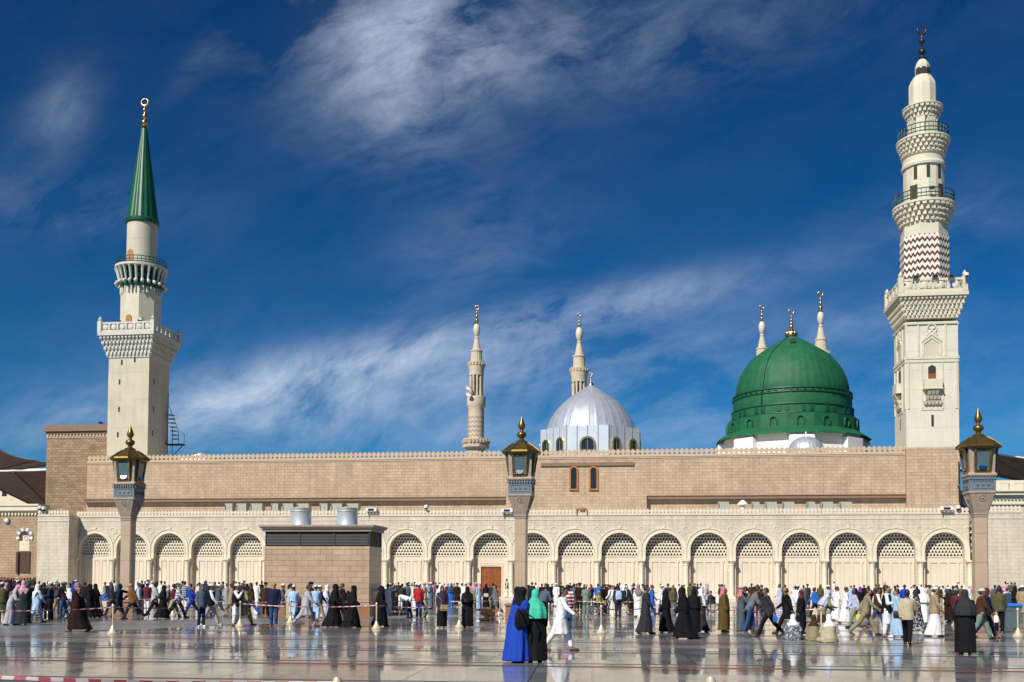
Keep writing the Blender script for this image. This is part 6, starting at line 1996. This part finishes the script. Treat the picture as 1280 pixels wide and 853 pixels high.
PEOPLE = []          # (px, py, pose, face, [(garment, colour, pattern)], options)
def crowd(text):
    for ln in text.strip().splitlines():
        ln = ln.strip()
        if not ln or ln[0] == '#': continue
        a, *o = [x.strip() for x in ln.split('|')]
        t = a.split()
        gs = []
        for w_ in t[4:]:
            bits = w_.split(':')
            gs.append((bits[0], bits[1] if len(bits) > 1 else '', bits[2] if len(bits) > 2 else None))
        opt = {}
        for q in o:
            k, _, v = q.partition('=')
            opt[k.strip()] = v.strip() or True
        PEOPLE.append((float(t[0]), float(t[1]), t[2], t[3], gs, opt))
tb = MB(); tb.box(0, wS - .2, -7.0, -.9, 0, .2); tb.build('terrace', M['cream_plain'], side)
crowd('''
# ---- far end, before the brown brick building
2 781 st B coat:olive trousers:khaki cap:cream
7 780 st R robe:cream headcloth:pink:check
13 782 be R robe:silver headcloth:pink:check
19.5 777 wk R robe:lightblue hair
28.5 782 st B cloak:charcoal headcloth:pink:check | s=1.02
45.5 778.5 wk BR longshirt:lightblue trousers:lightblue headcloth:white
54 775.5 st B jacket:black trousers:black hair
62.5 776.5 sa L shirt:navy trousers:black cap:white
70.5 768 be R shirt:teal trousers:khaki cap:silver
79 773 be L jacket:plum trousers:denim cap:sage
87 771 wk L shirt:white trousers:denim hair
97.5 790 wl L cloak:chocolate headcloth:maroon:check | shoe=brown
36 770 st B coat:black trousers:black hair
42 765 st B jacket:olive trousers:khaki hair
48 757 sa B jacket:black trousers:black cap:silver
59.5 757.5 st B shirt:olive trousers:olive hair
76.5 757 be R jacket:charcoal trousers:charcoal hair
91 757 st B jacket:royal trousers:navy hood:royal
# ---- standing on the terrace in front of the striped doorway
1.5 750 st B coat:black trousers:black hair
5.5 750 st B robe:charcoal turban:black
9.8 750 sa B jacket:navy trousers:black hair
14 750 st B abaya:black scarf:black
17 750 st B coat:plum trousers:black hair
21 750 st B robe:white cap:white
26 750 st B jacket:chocolate trousers:black hair
30.5 750 st B abaya:black veil:black
34 750 sa B jacket:slate trousers:black hair
37.8 750 st B coat:maroon trousers:black hair
40.5 750 st B jacket:charcoal trousers:charcoal cap:cream
44.5 750 st B coat:black trousers:black turban:maroon
# ---- left arches
112.5 772.5 wk L abaya:black veil:black
119 771.5 wk L abaya:black longscarf:black
126 766.5 si L robe:beige cap:white
131.5 754 wk L shirt:sage trousers:khaki hair
138 752.5 st B longshirt:white trousers:white hair
142.5 752.5 st B shirt:white trousers:black hair
137 760 st F shirt:navy trousers:black turban:white
148.5 774 pt R jacket:navy trousers:navy hood:navy
140.5 769.5 wl L shirt:charcoal trousers:charcoal hair
165.5 774 wl L jacket:rust trousers:charcoal | bald=1 | shoe=black
173.5 768.5 st R shirt:lightblue trousers:slate hair
183.5 768.5 st B jacket:maroon trousers:white cap:white
192.5 772.5 wk R shirt:silver:floral trousers:chocolate hair
203 773.5 wl R abaya:black longscarf:black | shoe=white
177 753 st B shirt:black trousers:black hair
181 752.5 st B robe:white hair
189.5 754 st F robe:white hood:white
196 752 sa B shirt:silver trousers:navy hair
201 756 st F shirt:white trousers:white turban:royal
205.5 753 st B shirt:cream trousers:khaki hair
209.5 770 st L robe:grey scarf:silver
216 771.5 wk R shirt:maroon trousers:beige hair
221.5 772.5 wl R shirt:silver:stripe trousers:black hair
230.5 764 st B shirt:denim:plaid trousers:white hair
239.5 771.5 wl L shirt:royal trousers:royal hair | shoe=white
251.5 784 st FR jacket:slate trousers:navy hood:slate | shoe=white
262.5 782 wk R shirt:white vest:black trousers:silver cap:white
272.5 770.5 wk R coat:slate trousers:silver cap:white
294.5 782.5 ph R longshirt:white vest:black baggy:white cap:white
305.5 782 wk R longshirt:tan baggy:tan hair
255.5 753 st B robe:black cap:white
268.5 755.5 st B coat:teal trousers:black hair
273.5 756.5 sa B jacket:bronze trousers:khaki hair
278.5 757 st B shirt:bronze trousers:beige hair
282.5 763 st F robe:silver headcloth:white agal
288.5 767 wk R longshirt:tan trousers:khaki hair
291.5 753 ph L jacket:chocolate trousers:khaki hair
299 754 st B jacket:black trousers:black hair
302.5 757 st B shirt:charcoal trousers:black cap:white
304.8 754 st B shirt:teal trousers:navy cap:green
# ---- before the kiosk
308.5 761 st B abaya:black veil:black
314 769.5 wk L jacket:brown trousers:blue hair
320.5 759 st B robe:white hair
322 769 si R robe:white turban:white
327 756 st B coat:black trousers:black hair
330.5 756 sa B jacket:charcoal trousers:black hair
331.5 770 st B longshirt:brown trousers:chocolate turban:brown
338 767 st R robe:white cap:white
342 783 st F jacket:navy shirt:plum trousers:denim | bald=1 | shoe=brown
352.5 771 wk R coat:slate trousers:silver cap:white
361 770.5 st L abaya:black scarf:black
366.5 777.5 wk B longshirt:lightblue trousers:lightblue cap:white
363 776 st B shawl:beige robe:beige hair
382.5 783.5 wl R longshirt:silver vest:silver baggy:silver hair | shoe=brown | s=1.02
388 773 st L jacket:chocolate trousers:brown turban:black
394.5 776.5 wk B longshirt:lightblue baggy:lightblue cap:white
398.5 775 wm R jacket:brown trousers:khaki cap:white
408 773 wk R robe:lavender longscarf:white
417 784 wl R abaya:black veil:black | s=1.0 | shoe=white
423 776 wk R shirt:plum trousers:plum | bald=1
428.5 771 wk L coat:chocolate trousers:black hair
440 784.5 wl R abaya:black veil:black | s=.97
457 770 st L jacket:maroon robe:charcoal headcloth:pink:check | s=.93
475.5 783.5 wk R abaya:black veil:black
# ---- past the kiosk, up to the timber door
484.5 769.5 hd B robe:white hair
493.5 764.5 st F abaya:black veil:black | s=.9
498 752.5 sa B jacket:brown trousers:black hair
502.5 765 st B coat:charcoal trousers:black hair
503.5 764 st L abaya:green scarf:green | s=.74
511 752.5 st B shirt:black trousers:black hair
508.5 760 st B jacket:slate trousers:charcoal hair
511 772.8 bn L shirt:white trousers:navy hair | shoe=black
518 753 st B coat:bronze trousers:black hair
520 763 st F robe:white vest:black cap:white
523.5 772.3 st B shirt:red trousers:denim cap:white
526.5 753 st B robe:lavender headcloth:white
531 760 sa L robe:beige cap:beige
538.5 761 sa L robe:grey cap:white
541 753.5 st B shirt:pink trousers:grey hair
544.5 752.5 st F jacket:charcoal trousers:charcoal hair
549.5 752.5 sa B shirt:brown trousers:black hair
550.5 769 st B robe:white headcloth:white
552.5 785 st F skirt:black coat:plum scarf:plum | s=.95
555 754 st B robe:white cap:white
564 758.5 st B abaya:blue longscarf:teal
571.5 759 st F robe:chocolate turban:brown
567.3 752.5 ph B shirt:tan trousers:khaki cap:white
576.5 757.5 wk R robe:white cap:white
582 765 st B robe:white cap:white
584 784.5 sa F abaya:black veil:black
585.5 755 st B robe:silver headcloth:pink:check
592 760 st B coat:khaki trousers:olive headcloth:pink:check
598.5 762.5 st BL robe:lightblue headcloth:pink:check
607.5 760 st F abaya:black veil:black
604 776.5 pr R longshirt:brown trousers:brown turban:white
619.5 768 wk L coat:grey trousers:charcoal hair | shoe=white
616 763 st B jacket:charcoal trousers:black hair
633.5 751 st L robe:white vest:black cap:black
# ---- the group nearest the camera
645.5 828 tw BR gown:royal scarf:black | s=1.0 | fine=1
669 828 st B abaya:black longscarf:mint | s=.965 | fine=1 | shoe=plum
701.5 813.2 fg R longshirt:white baggy:white hair | s=1.01 | fine=1 | shoe=brown | skin=0
647 803 st R abaya:black veil:black | s=.97
# ---- behind them
660.5 769 st B jacket:navy trousers:black hair
665 757 st B coat:charcoal trousers:black hair
669.5 753 st B robe:white hair
677 786 be BR jacket:bluegrey trousers:denim hair | s=1.04
684 771 st BL coat:charcoal trousers:blue hair
690 756 st B shirt:black trousers:black cap:white
695.5 758 st F robe:white turban:white
701 754 st B jacket:black trousers:black turban:rust
709.5 785 st B shirt:red:stripe trousers:denim hair
712.5 753 st B shirt:black trousers:black cap:white
717.5 765.5 st B coat:bluegrey trousers:charcoal hair
720.5 754 st B coat:grey trousers:grey hair
724.5 766 st B coat:chocolate trousers:black turban:charcoal
732.5 771.3 sa B shirt:sage trousers:sage | grey=1 | shoe=silver
739 757 sa B jacket:navy trousers:charcoal scarf:red
748 769.3 ch FR shirt:yellow trousers:charcoal | grey=1
747.5 760 st B jacket:blue trousers:navy hair
753.5 768 st L jacket:black trousers:charcoal hair
763.5 768 wm L shirt:white trousers:silver cap:charcoal
767.5 770 wm L robe:white hair
772.5 774 st B jacket:plum trousers:charcoal hair | shoe=black
774.5 754 st B shirt:white trousers:grey hair
779 768.5 wk R vest:charcoal shirt:charcoal trousers:beige headcloth:white
786.5 766 st L robe:charcoal headcloth:white
792 765.5 st L robe:chocolate hair
798 772 st B robe:white headcloth:maroon:check
804 762 st R jacket:silver trousers:silver turban:brown
807 793 wk R robe:charcoal hair | shoe=black | s=1.02
814.5 768 wk R shirt:white robe:blue hair
828.5 767.5 wk L robe:white turban:white
835 762 st B coat:charcoal trousers:black hair
832.5 791 wm L abaya:black veil:black | shoe=white
841.5 770 st F coat:olive skirt:grey scarf:rust
848 754 wk R robe:white cap:white
852 757 wk R jacket:black trousers:charcoal hair
854.5 760 st R robe:white cap:white
855 799 wl L abaya:black veil:black | shoe=brown | s=.99
867.5 792 st B abaya:black veil:black | shoe=white
876.5 790 wk L coat:olive skirt:plum longscarf:white
868.5 754 st B shirt:black trousers:black hair
872 756 st B jacket:charcoal trousers:black hair
876 755 st B shirt:lavender trousers:navy hair
883.5 760 st L robe:silver hood:silver
889 764.3 ch L coat:charcoal trousers:black hair
899 756.5 wk R robe:white hair
905.5 754 st B robe:cream cap:cream
905 790.5 st R cloak:bronze headcloth:red:check
902.5 760 st B robe:charcoal hair
926.5 790.5 ph R robe:bluegrey headcloth:red:check agal
931.5 790 st L cloak:charcoal hair
937.5 792 be R shirt:grey trousers:denim hair | s=1.03 | shoe=brown
944 769 st B jacket:brown trousers:maroon cap:silver
939.5 757 st B shirt:brown trousers:black hair
946.5 764 wm R robe:lavender hair
952.5 766 ph L jacket:charcoal trousers:charcoal hair
961 796 wl L suit:charcoal shirt:white trousers:black hair | shoe=black | s=1.02
975 763 wk L robe:lavender hair
981.5 759 ph B jacket:black trousers:black hair
985 792 wl L coat:black trousers:black | bald=1 | shoe=black | s=1.02
# ---- right-hand arches
994.5 767 up B longshirt:white trousers:white hair
997.5 773 st B shirt:white trousers:silver cap:white
1001.5 794 st L abaya:black scarf:maroon
1004.5 761 st B coat:grey trousers:grey hair
1009.5 757.5 st B robe:charcoal turban:brown
991.5 800.5 si B robe:slate:floral scarf:white | skin=0
1017 801.5 si B robe:khaki scarf:brown
1037.5 803.5 si B robe:beige scarf:white
1019 771 wk L jacket:blue trousers:black hair | s=.95
1025.5 759 st B coat:olive trousers:olive hood:olive
1027.5 791.5 be R coat:khaki skirt:brown longscarf:lavender | s=.95
1034.5 769.5 wk R longshirt:lightblue trousers:lightblue cap:white
1043 753.5 st L robe:white cap:white
1046 776 wk R robe:white hair
1056.5 779 wl R robe:white hair | shoe=black
1069.5 784.5 wk L shirt:lavender trousers:khaki hair
1075 762 st B abaya:black scarf:purple
1080.5 756 ph B jacket:black trousers:black hair
1082 794 wl R shirt:khaki trousers:khaki hair | shoe=black | s=1.02
1086 765 st B coat:black trousers:black hair
1095.5 758 st B coat:maroon trousers:black cap:charcoal
1099 755 st B jacket:brown trousers:black hair
1096.5 785 wk R shirt:white vest:brown trousers:denim hair
1108.5 796.5 sa R longshirt:white vest:black baggy:white hair | shoe=brown | s=1.03
1119 766 st B robe:lightblue hair
1122.5 797 wk L robe:lightblue hair | s=.97
1126 759 st L robe:white headcloth:white
1131 767 st B shirt:royal trousers:navy hair
1134.5 806 wk B jacket:beige shirt:red trousers:black hair | shoe=brown
1139.5 760 st B robe:white cap:white
1147 791 wl L robe:charcoal:floral scarf:charcoal | shoe=white | s=.95
1151.5 756 st F robe:white headcloth:white agal
1154.5 780 st B robe:white longscarf:white
1158 762 st B robe:cream hair
1162 766 sa R coat:tan trousers:beige hair
1163.5 756 st B robe:white turban:white
1168.5 796 wk R jacket:tan skirt:white cap:white | shoe=brown
1168 771 st L shirt:charcoal robe:white cap:white
1171.5 756 st B coat:sage trousers:grey cap:white
1178.5 758 wk R shirt:white trousers:black hair
1185 756 st B jacket:denim trousers:denim hair
1186.5 778 st L cloak:chocolate cap:white
1191.5 766 st B jacket:charcoal trousers:charcoal hair
1197 754.5 wk R robe:white vest:charcoal cap:white
1205.5 757 st B robe:white headcloth:white
1212.5 760 st L robe:white headcloth:pink:check
1207 818 st B abaya:black longscarf:charcoal | s=.98 | fine=1 | shoe=black
1196.5 783 st B jacket:maroon trousers:maroon hair | s=.9
1226.5 799 wk R jacket:brown baggy:sage cap:cream | shoe=black
1232.5 797 wm R jacket:navy trousers:navy hood:maroon
1249.5 791.5 st B jacket:olive trousers:black hair | shoe=white
1243.5 751.5 st L shirt:maroon trousers:black hair
1244 764 st B coat:bluegrey trousers:black hair
1249.5 768 st B jacket:maroon trousers:black hair
1256.5 766 st B shirt:silver robe:silver headcloth:pink:check
1260 771 be B robe:white hair
1257 756 st B jacket:pink:check trousers:grey hair
1268.5 770 st B abaya:black veil:black
1269 754 ph L coat:charcoal trousers:black hair
1274.5 767 st B vest:red shirt:red trousers:black scarf:charcoal
1277.5 758 st B coat:grey trousers:black hair
1278.5 777 st B longshirt:tan trousers:tan turban:white
''')
# ---- more backs in the dense far rows
crng = random.Random(23)
_extra = []
_taken = [(q[0], q[1]) for q in PEOPLE]
for x0, x1, n in ((52, 110, 3), (150, 330, 13), (485, 600, 8), (655, 700, 2), (706, 806, 6), (820, 900, 3), (1060, 1214, 10), (1238, 1278, 3)):
    k = tries = 0
    while k < n and tries < 400:
        tries += 1
        x, y = round(crng.uniform(x0, x1), 1), round(crng.uniform(753, 763), 1)
        if any(abs(x - a) < 2.6 and abs(y - b_) < 9 for a, b_ in _taken): continue
        _taken.append((x, y)); k += 1
        top = crng.choice(['robe:white', 'robe:cream', 'robe:silver', 'longshirt:white trousers:white', 'jacket:black trousers:charcoal', 'jacket:brown trousers:khaki', 'shirt:navy trousers:black', 'coat:charcoal trousers:black', 'shirt:maroon trousers:denim', 'abaya:black', 'coat:olive trousers:khaki', 'jacket:slate trousers:denim', 'robe:lightblue', 'shirt:teal trousers:charcoal', 'coat:chocolate trousers:brown'])
        hd = 'veil:black' if 'abaya' in top else crng.choice(['hair', 'hair', 'cap:white', 'cap:white', 'headcloth:white', 'turban:white', 'cap:cream', 'headcloth:pink:check', 'turban:black'])
        _extra.append('%s %s %s %s %s %s' % (x, y, crng.choice(['st', 'st', 'sa', 'wk', 'be']), crng.choice(['B', 'B', 'B', 'BL', 'BR', 'L', 'R']), top, hd))
crowd('\n'.join(_extra))
# ------------------------------------------------------------------ labels
ACT = dict(st='standing', sa='standing with folded arms', wk='walking', wm='walking', wl='striding', rw='walking', rm='walking', rl='striding', ph='holding a hand to the face', up='raising both arms', hd='with hands clasped behind the head', pt='pointing ahead', bn='bending right over', be='leaning forward',
           si='sitting on the floor', ch='sitting in a wheelchair', pr='bowed down on the floor', fg='walking with arms out', tw='leaning to a companion')
def said(g, c, p):
    w_ = WORD.get(c, c)
    if p == 'check': w_ += ' checked'
    if p == 'stripe': w_ += ' striped'
    if p == 'plaid': w_ = 'blue white checked'
    if p == 'floral': w_ = 'speckled ' + w_
    return w_ + ' ' + SAY[g]
def place_of(px, py):
    if px < 46: return 'before the striped doorway'
    if px < 90: return 'before the cream end block'
    if px < 142: return 'by the first arch'
    if px < 176: return 'by the tower side lamp post'
    if px < 236: return 'by the third arch'
    if px < 284: return 'by the fourth arch'
    if px < 331: return 'by the fifth arch'
    if px < 480: return 'before the kiosk'
    if px < 533: return 'by the first arch past the kiosk'
    if px < 586: return 'by the second arch past the kiosk'
    if px < 636: return 'before the timber door'
    if px < 690: return 'by the middle lamp post'
    if px > 1262: return 'behind the blue lidded bin'
    if px > 1214: return 'by the lamp post near the bin'
    k = int((px - 690) // 57.5)
    return 'by the %s arch past the middle lamp post' % NTH[min(k, 8)]
def outfit(gs, opt, full=True):
    top = [x for x in gs if x[0] not in HEADS and x[0] not in ('trousers', 'baggy', 'skirt', 'hair', 'agal')]
    low = [x for x in gs if x[0] in ('trousers', 'baggy', 'skirt')]
    hd = [x for x in gs if x[0] in HEADS]
    t = said(*top[0])
    if len(top) > 1: t += ' over ' + said(*top[1])
    b_ = said(*low[0]) if low else None
    h = said(*hd[0]) if hd else ('bald head' if opt.get('bald') else 'grey hair' if opt.get('grey') else 'dark hair')
    return t, b_, h
labels = []
for i_, q in enumerate(PEOPLE):
    if any(x[0] in ('robe', 'abaya', 'cloak', 'skirt') for x in q[4]) and q[2] in ('wk', 'wm', 'wl'):
        PEOPLE[i_] = (q[0], q[1], dict(wk='rw', wm='rm', wl='rl')[q[2]]) + q[3:]
depth_of = lambda py: 'close to the wall' if py < 758 else 'in the rear' if py < 766 else 'in the middle distance' if py < 780 else 'out in front'
seen = {}
for i, (px, py, pose, face, gs, opt) in enumerate(PEOPLE):
    t, b_, h = outfit(gs, opt)
    base = 'person in ' + t
    cands = []
    loc = place_of(px, py)
    act = ACT[pose]
    if pose in ('wk', 'wm', 'wl', 'rw', 'rm', 'rl', 'fg') and face in ('L', 'R'): act += ' towards the ' + ('tower side' if face == 'L' else 'bin side')
    cands.append('%s and %s, %s %s' % (base, h, act, loc))
    if b_: cands.append('%s, %s and %s, %s' % (base, b_, h, loc))
    cands.append('%s and %s, %s, %s' % (base, h, depth_of(py), loc))
    # a neighbour that differs, by the picture
    near = sorted((abs(q[0] - px) + .3 * abs(q[1] - py), j) for j, q in enumerate(PEOPLE) if j != i)
    for _, j in near[:5]:
        tj, bj, hj = outfit(PEOPLE[j][4], PEOPLE[j][5])
        cands.append('%s and %s, beside %s and %s' % (base, h, tj, hj))
    ok = None
    for c in cands:
        nw = len(c.replace(',', '').split())
        if nw <= 16 and c not in seen: ok = c; break
    if ok is None:
        for c in cands:
            c2 = c.replace(' past the middle lamp post', '').replace(' past the kiosk', '')
            if len(c2.replace(',', '').split()) <= 16 and c2 not in seen: ok = c2; break
    if ok is None: ok = ' '.join(cands[0].split()[:16])
    seen[ok] = i
    labels.append(ok)
# ------------------------------------------------------------------ build them
prng = random.Random(11)
PERSON = []
for i, (px, py, pose, face, gs, opt) in enumerate(PEOPLE):
    p = ground(px, py)
    v = (p - P0).dot(EV)
    if px < 46 and py < 752:
        u = Ux(px, VS - 2.6, 730); v0 = VS - 1.6 - 3.6 * prng.random()
        p = world(Ux(px, v0, 730), v0, .2)
    elif v > -3.2:
        p = ground(px, py, ZB - .004)
        v = (p - P0).dot(EV)
        if v > -.75 or v < -2.8:
            v0 = -.8 if v > -.75 else -2.6
            p = world(Ux(px, v0, 740), v0, ZB - .004)
    woman = any(g[0] in WOMAN for g in gs)
    s = float(opt.get('s', 0)) or ((.925 if woman else .985) + prng.uniform(-.03, .035))
    yaw = rad(FACE[face] + prng.uniform(-14, 14)) + math.atan2(-p.x, p.y) * .6
    skin = SKIN[int(opt['skin'])] if 'skin' in opt else SKIN[prng.choice((0, 0, 0, 1, 1, 2))]
    o = one('person', gm(body_mesh, pose), skin, None)
    o.location = p; o.rotation_euler = (0, 0, yaw)
    w_ = prng.uniform(.96, 1.07)
    o.scale = (s * w_, s * w_, s)
    tag(o, labels[i], 'person', 'people gathered before the mosque')
    kinds = [g[0] for g in gs]
    for g, c, pt in gs:
        if g == 'hair': one('hair', gm(garment, 'hair', pose), M['hair'], o); continue
        if g == 'agal': one('head_cord', gm(garment, 'agal', pose), M['rubber'], o); continue
        one(PARTNAME[g], gm(garment, g, pose), cloth(c, pt), o)
    if opt.get('grey'): one('hair', gm(garment, 'hair', pose), M['hair_grey'], o)
    if 'cap' in kinds or 'agal' in kinds: pass
    if 'cap' in kinds and py > 765: one('hair', gm(garment, 'hair', pose), M['hair'], o)
    if py > 752:
        sh = opt.get('shoe') or prng.choice(('black', 'black', 'brown', 'brown', 'white') if not woman else ('black', 'black', 'brown'))
        mt = {'black': M['shoe_black'], 'brown': M['shoe_brown'], 'white': M['shoe_white']}.get(sh) or cloth(sh)
        for k in 'LR': one('shoe', gm(shoe_mesh, pose, k), mt, o)
    if py > 779 and face not in ('B', 'BL', 'BR') and 'veil' not in kinds:
        for q in (-1, 1): one('eye', gm(eye_mesh, pose, q), M['eye'], o)
    PERSON.append(o)

# ------------------------------------------------------------------ things they carry
def held(i, name, build, dx_, dy_, dz, label, cat):
    """dx, dy, dz in the carrier's own axes."""
    o = PERSON[i]
    bpy.context.view_layer.update()
    p = o.matrix_world @ Vector((dx_, dy_, dz))
    r = empty(name, p, o.rotation_euler.z, label, cat)
    build(r)
    return r
def idx(px, py):
    return min(range(len(PEOPLE)), key=lambda j: (PEOPLE[j][0] - px) ** 2 + (PEOPLE[j][1] - py) ** 2)
def wrist(px, py, k):
    j = idx(px, py)
    J = skeleton(PEOPLE[j][2]); h = J['ha' + k]
    return j, h.x, h.y, h.z - J['drop']
def carrier_bag(mat, w_=.17, d_=.08, h=.27):
    def f(r):
        b = MB(); b.loft([[(-w_ * q, -d_ * q2, z), (w_ * q, -d_ * q2, z), (w_ * q, d_ * q2, z), (-w_ * q, d_ * q2, z)] for q, q2, z in ((.40, .8, -h - .05), (.52, 1.0, -h * .8), (.5, .85, -h * .4), (.47, .4, -.06))])
        b.build('bag_body', mat, r, smooth=70)
        for s in (-1, 1):
            b = MB(); b.tube([(-.1, s * .03, -.09), (-.06, s * .015, .0), (.06, s * .015, .0), (.1, s * .03, -.09)], .004, 6); b.build('handle', mat, r)
    return f
j, x, y, z = wrist(45.5, 778.5, 'L'); held(j, 'carrier_bag', carrier_bag(cloth('blue')), x, y, z, 'bright blue carrier bag held by the pale blue walker before the end block', 'bag')
j, x, y, z = wrist(1232.5, 797, 'L'); held(j, 'carrier_bag', carrier_bag(cloth('white')), x, y, z, 'white carrier bag held by the person in maroon hood by the lamp post', 'bag')
j, x, y, z = wrist(961, 796, 'L'); held(j, 'carrier_bag', carrier_bag(cloth('blue'), .18, .08, .24), x, y, z, 'blue carrier bag in the hand of the striding charcoal suit', 'bag')
j, x, y, z = wrist(1082, 794, 'L'); held(j, 'carrier_bag', carrier_bag(cloth('lime'), .2, .1, .24), x, y, z, 'lime green bag held by the striding person in khaki', 'bag')
def shoulder_bag(mat, side=1, strap=True):
    def f(r):
        b = MB(); b.loft([[(-.15, -.05, 0), (.15, -.05, 0), (.15, .05, 0), (-.15, .05, 0)], [(-.17, -.07, .1), (.17, -.07, .1), (.17, .07, .1), (-.17, .07, .1)], [(-.14, -.04, .24), (.14, -.04, .24), (.14, .04, .24), (-.14, .04, .24)]]); b.build('bag_body', mat, r, smooth=40)
        b = MB(); b.box(-.12, .12, -.082, -.07, .06, .2); b.build('pocket', mat, r)
        if strap:
            b = MB(); b.tube([(-.1, 0, .22), (side * .12, -.03, .42), (side * .32, .0, .66), (side * .36, .06, .70)], .012, 6); b.build('strap', mat, r)
    return f
j = idx(1134.5, 806); held(j, 'shoulder_bag', shoulder_bag(M['black_metal'], -1), .24, .06, .80, 'black shoulder bag slung across the beige jacket over red', 'bag')
j = idx(552.5, 785); held(j, 'shoulder_bag', shoulder_bag(cloth('tan'), -1), .06, -.30, .72, 'tan handbag worn in front by the plum coated person', 'bag')
j = idx(607.5, 760); held(j, 'shoulder_bag', shoulder_bag(cloth('cream'), 1, False), .0, -.26, .80, 'cream handbag against a black abaya before the timber door', 'bag')
def rucksack(mat, k=1.0):
    def f(r):
        rr = []
        for z, a, b_ in ((0, .13, .07), (.06, .16, .10), (.26, .165, .11), (.40, .13, .085), (.46, .07, .04)):
            rr.append([(a * k * math.copysign(abs(math.cos(t)) ** .6, math.cos(t)), b_ * k * math.copysign(abs(math.sin(t)) ** .6, math.sin(t)), z * k) for t in [2 * math.pi * q / 24 for q in range(24)]])
        b = MB(); b.loft(rr); b.build('bag_body', mat, r, smooth=50)
        b = MB(); b.loft([[(x_, y_ + .10 * k, z_) for x_, y_, z_ in ((-.1 * k, -.02, .06 * k), (.1 * k, -.02, .06 * k), (.1 * k, .03, .06 * k), (-.1 * k, .03, .06 * k))], [(x_, y_ + .10 * k, z_) for x_, y_, z_ in ((-.1 * k, -.02, .22 * k), (.1 * k, -.02, .22 * k), (.1 * k, .02, .22 * k), (-.1 * k, .02, .22 * k))]]); b.build('front_pocket', mat, r)
        for s in (-1, 1):
            b = MB(); b.tube([(s * .1 * k, -.07, .42 * k), (s * .11 * k, -.2, .5 * k), (s * .11 * k, -.33, .36 * k), (s * .11 * k, -.30, .1 * k)], .016, 6); b.build('shoulder_strap', mat, r)
    return f
j = idx(772.5, 774); held(j, 'rucksack', rucksack(cloth('lightblue')), 0, .23, .98, 'pale blue rucksack on the back of a person in plum jacket', 'rucksack')
bgp = ground(651.5, 829); rk = empty('rucksack', bgp + Vector((0, 0, .80)), rad(10), 'soft black bag hanging at the hip of the royal blue abaya', 'bag'); rucksack(cloth('black'), .95)(rk)
j = idx(1027.5, 791.5)
def cane(r):
    b = MB(); b.tube([(0, 0, 0), (0, 0, .84)], .013, 8); b.build('shaft', M['camera_white'], r)
    b = MB(); b.tube([(0, 0, .84), (0, .03, .89), (0, .09, .89)], .015, 8); b.build('grip', M['dark_wood_and_shade'], r)
cp_ = ground(1026.8, 794); rr_ = empty('walking_cane', cp_, 0, 'white walking cane held upright by the person in lavender scarf', 'cane'); cane(rr_)
for (hx, hy, kk) in ((698, 813.2, None),):
    pass
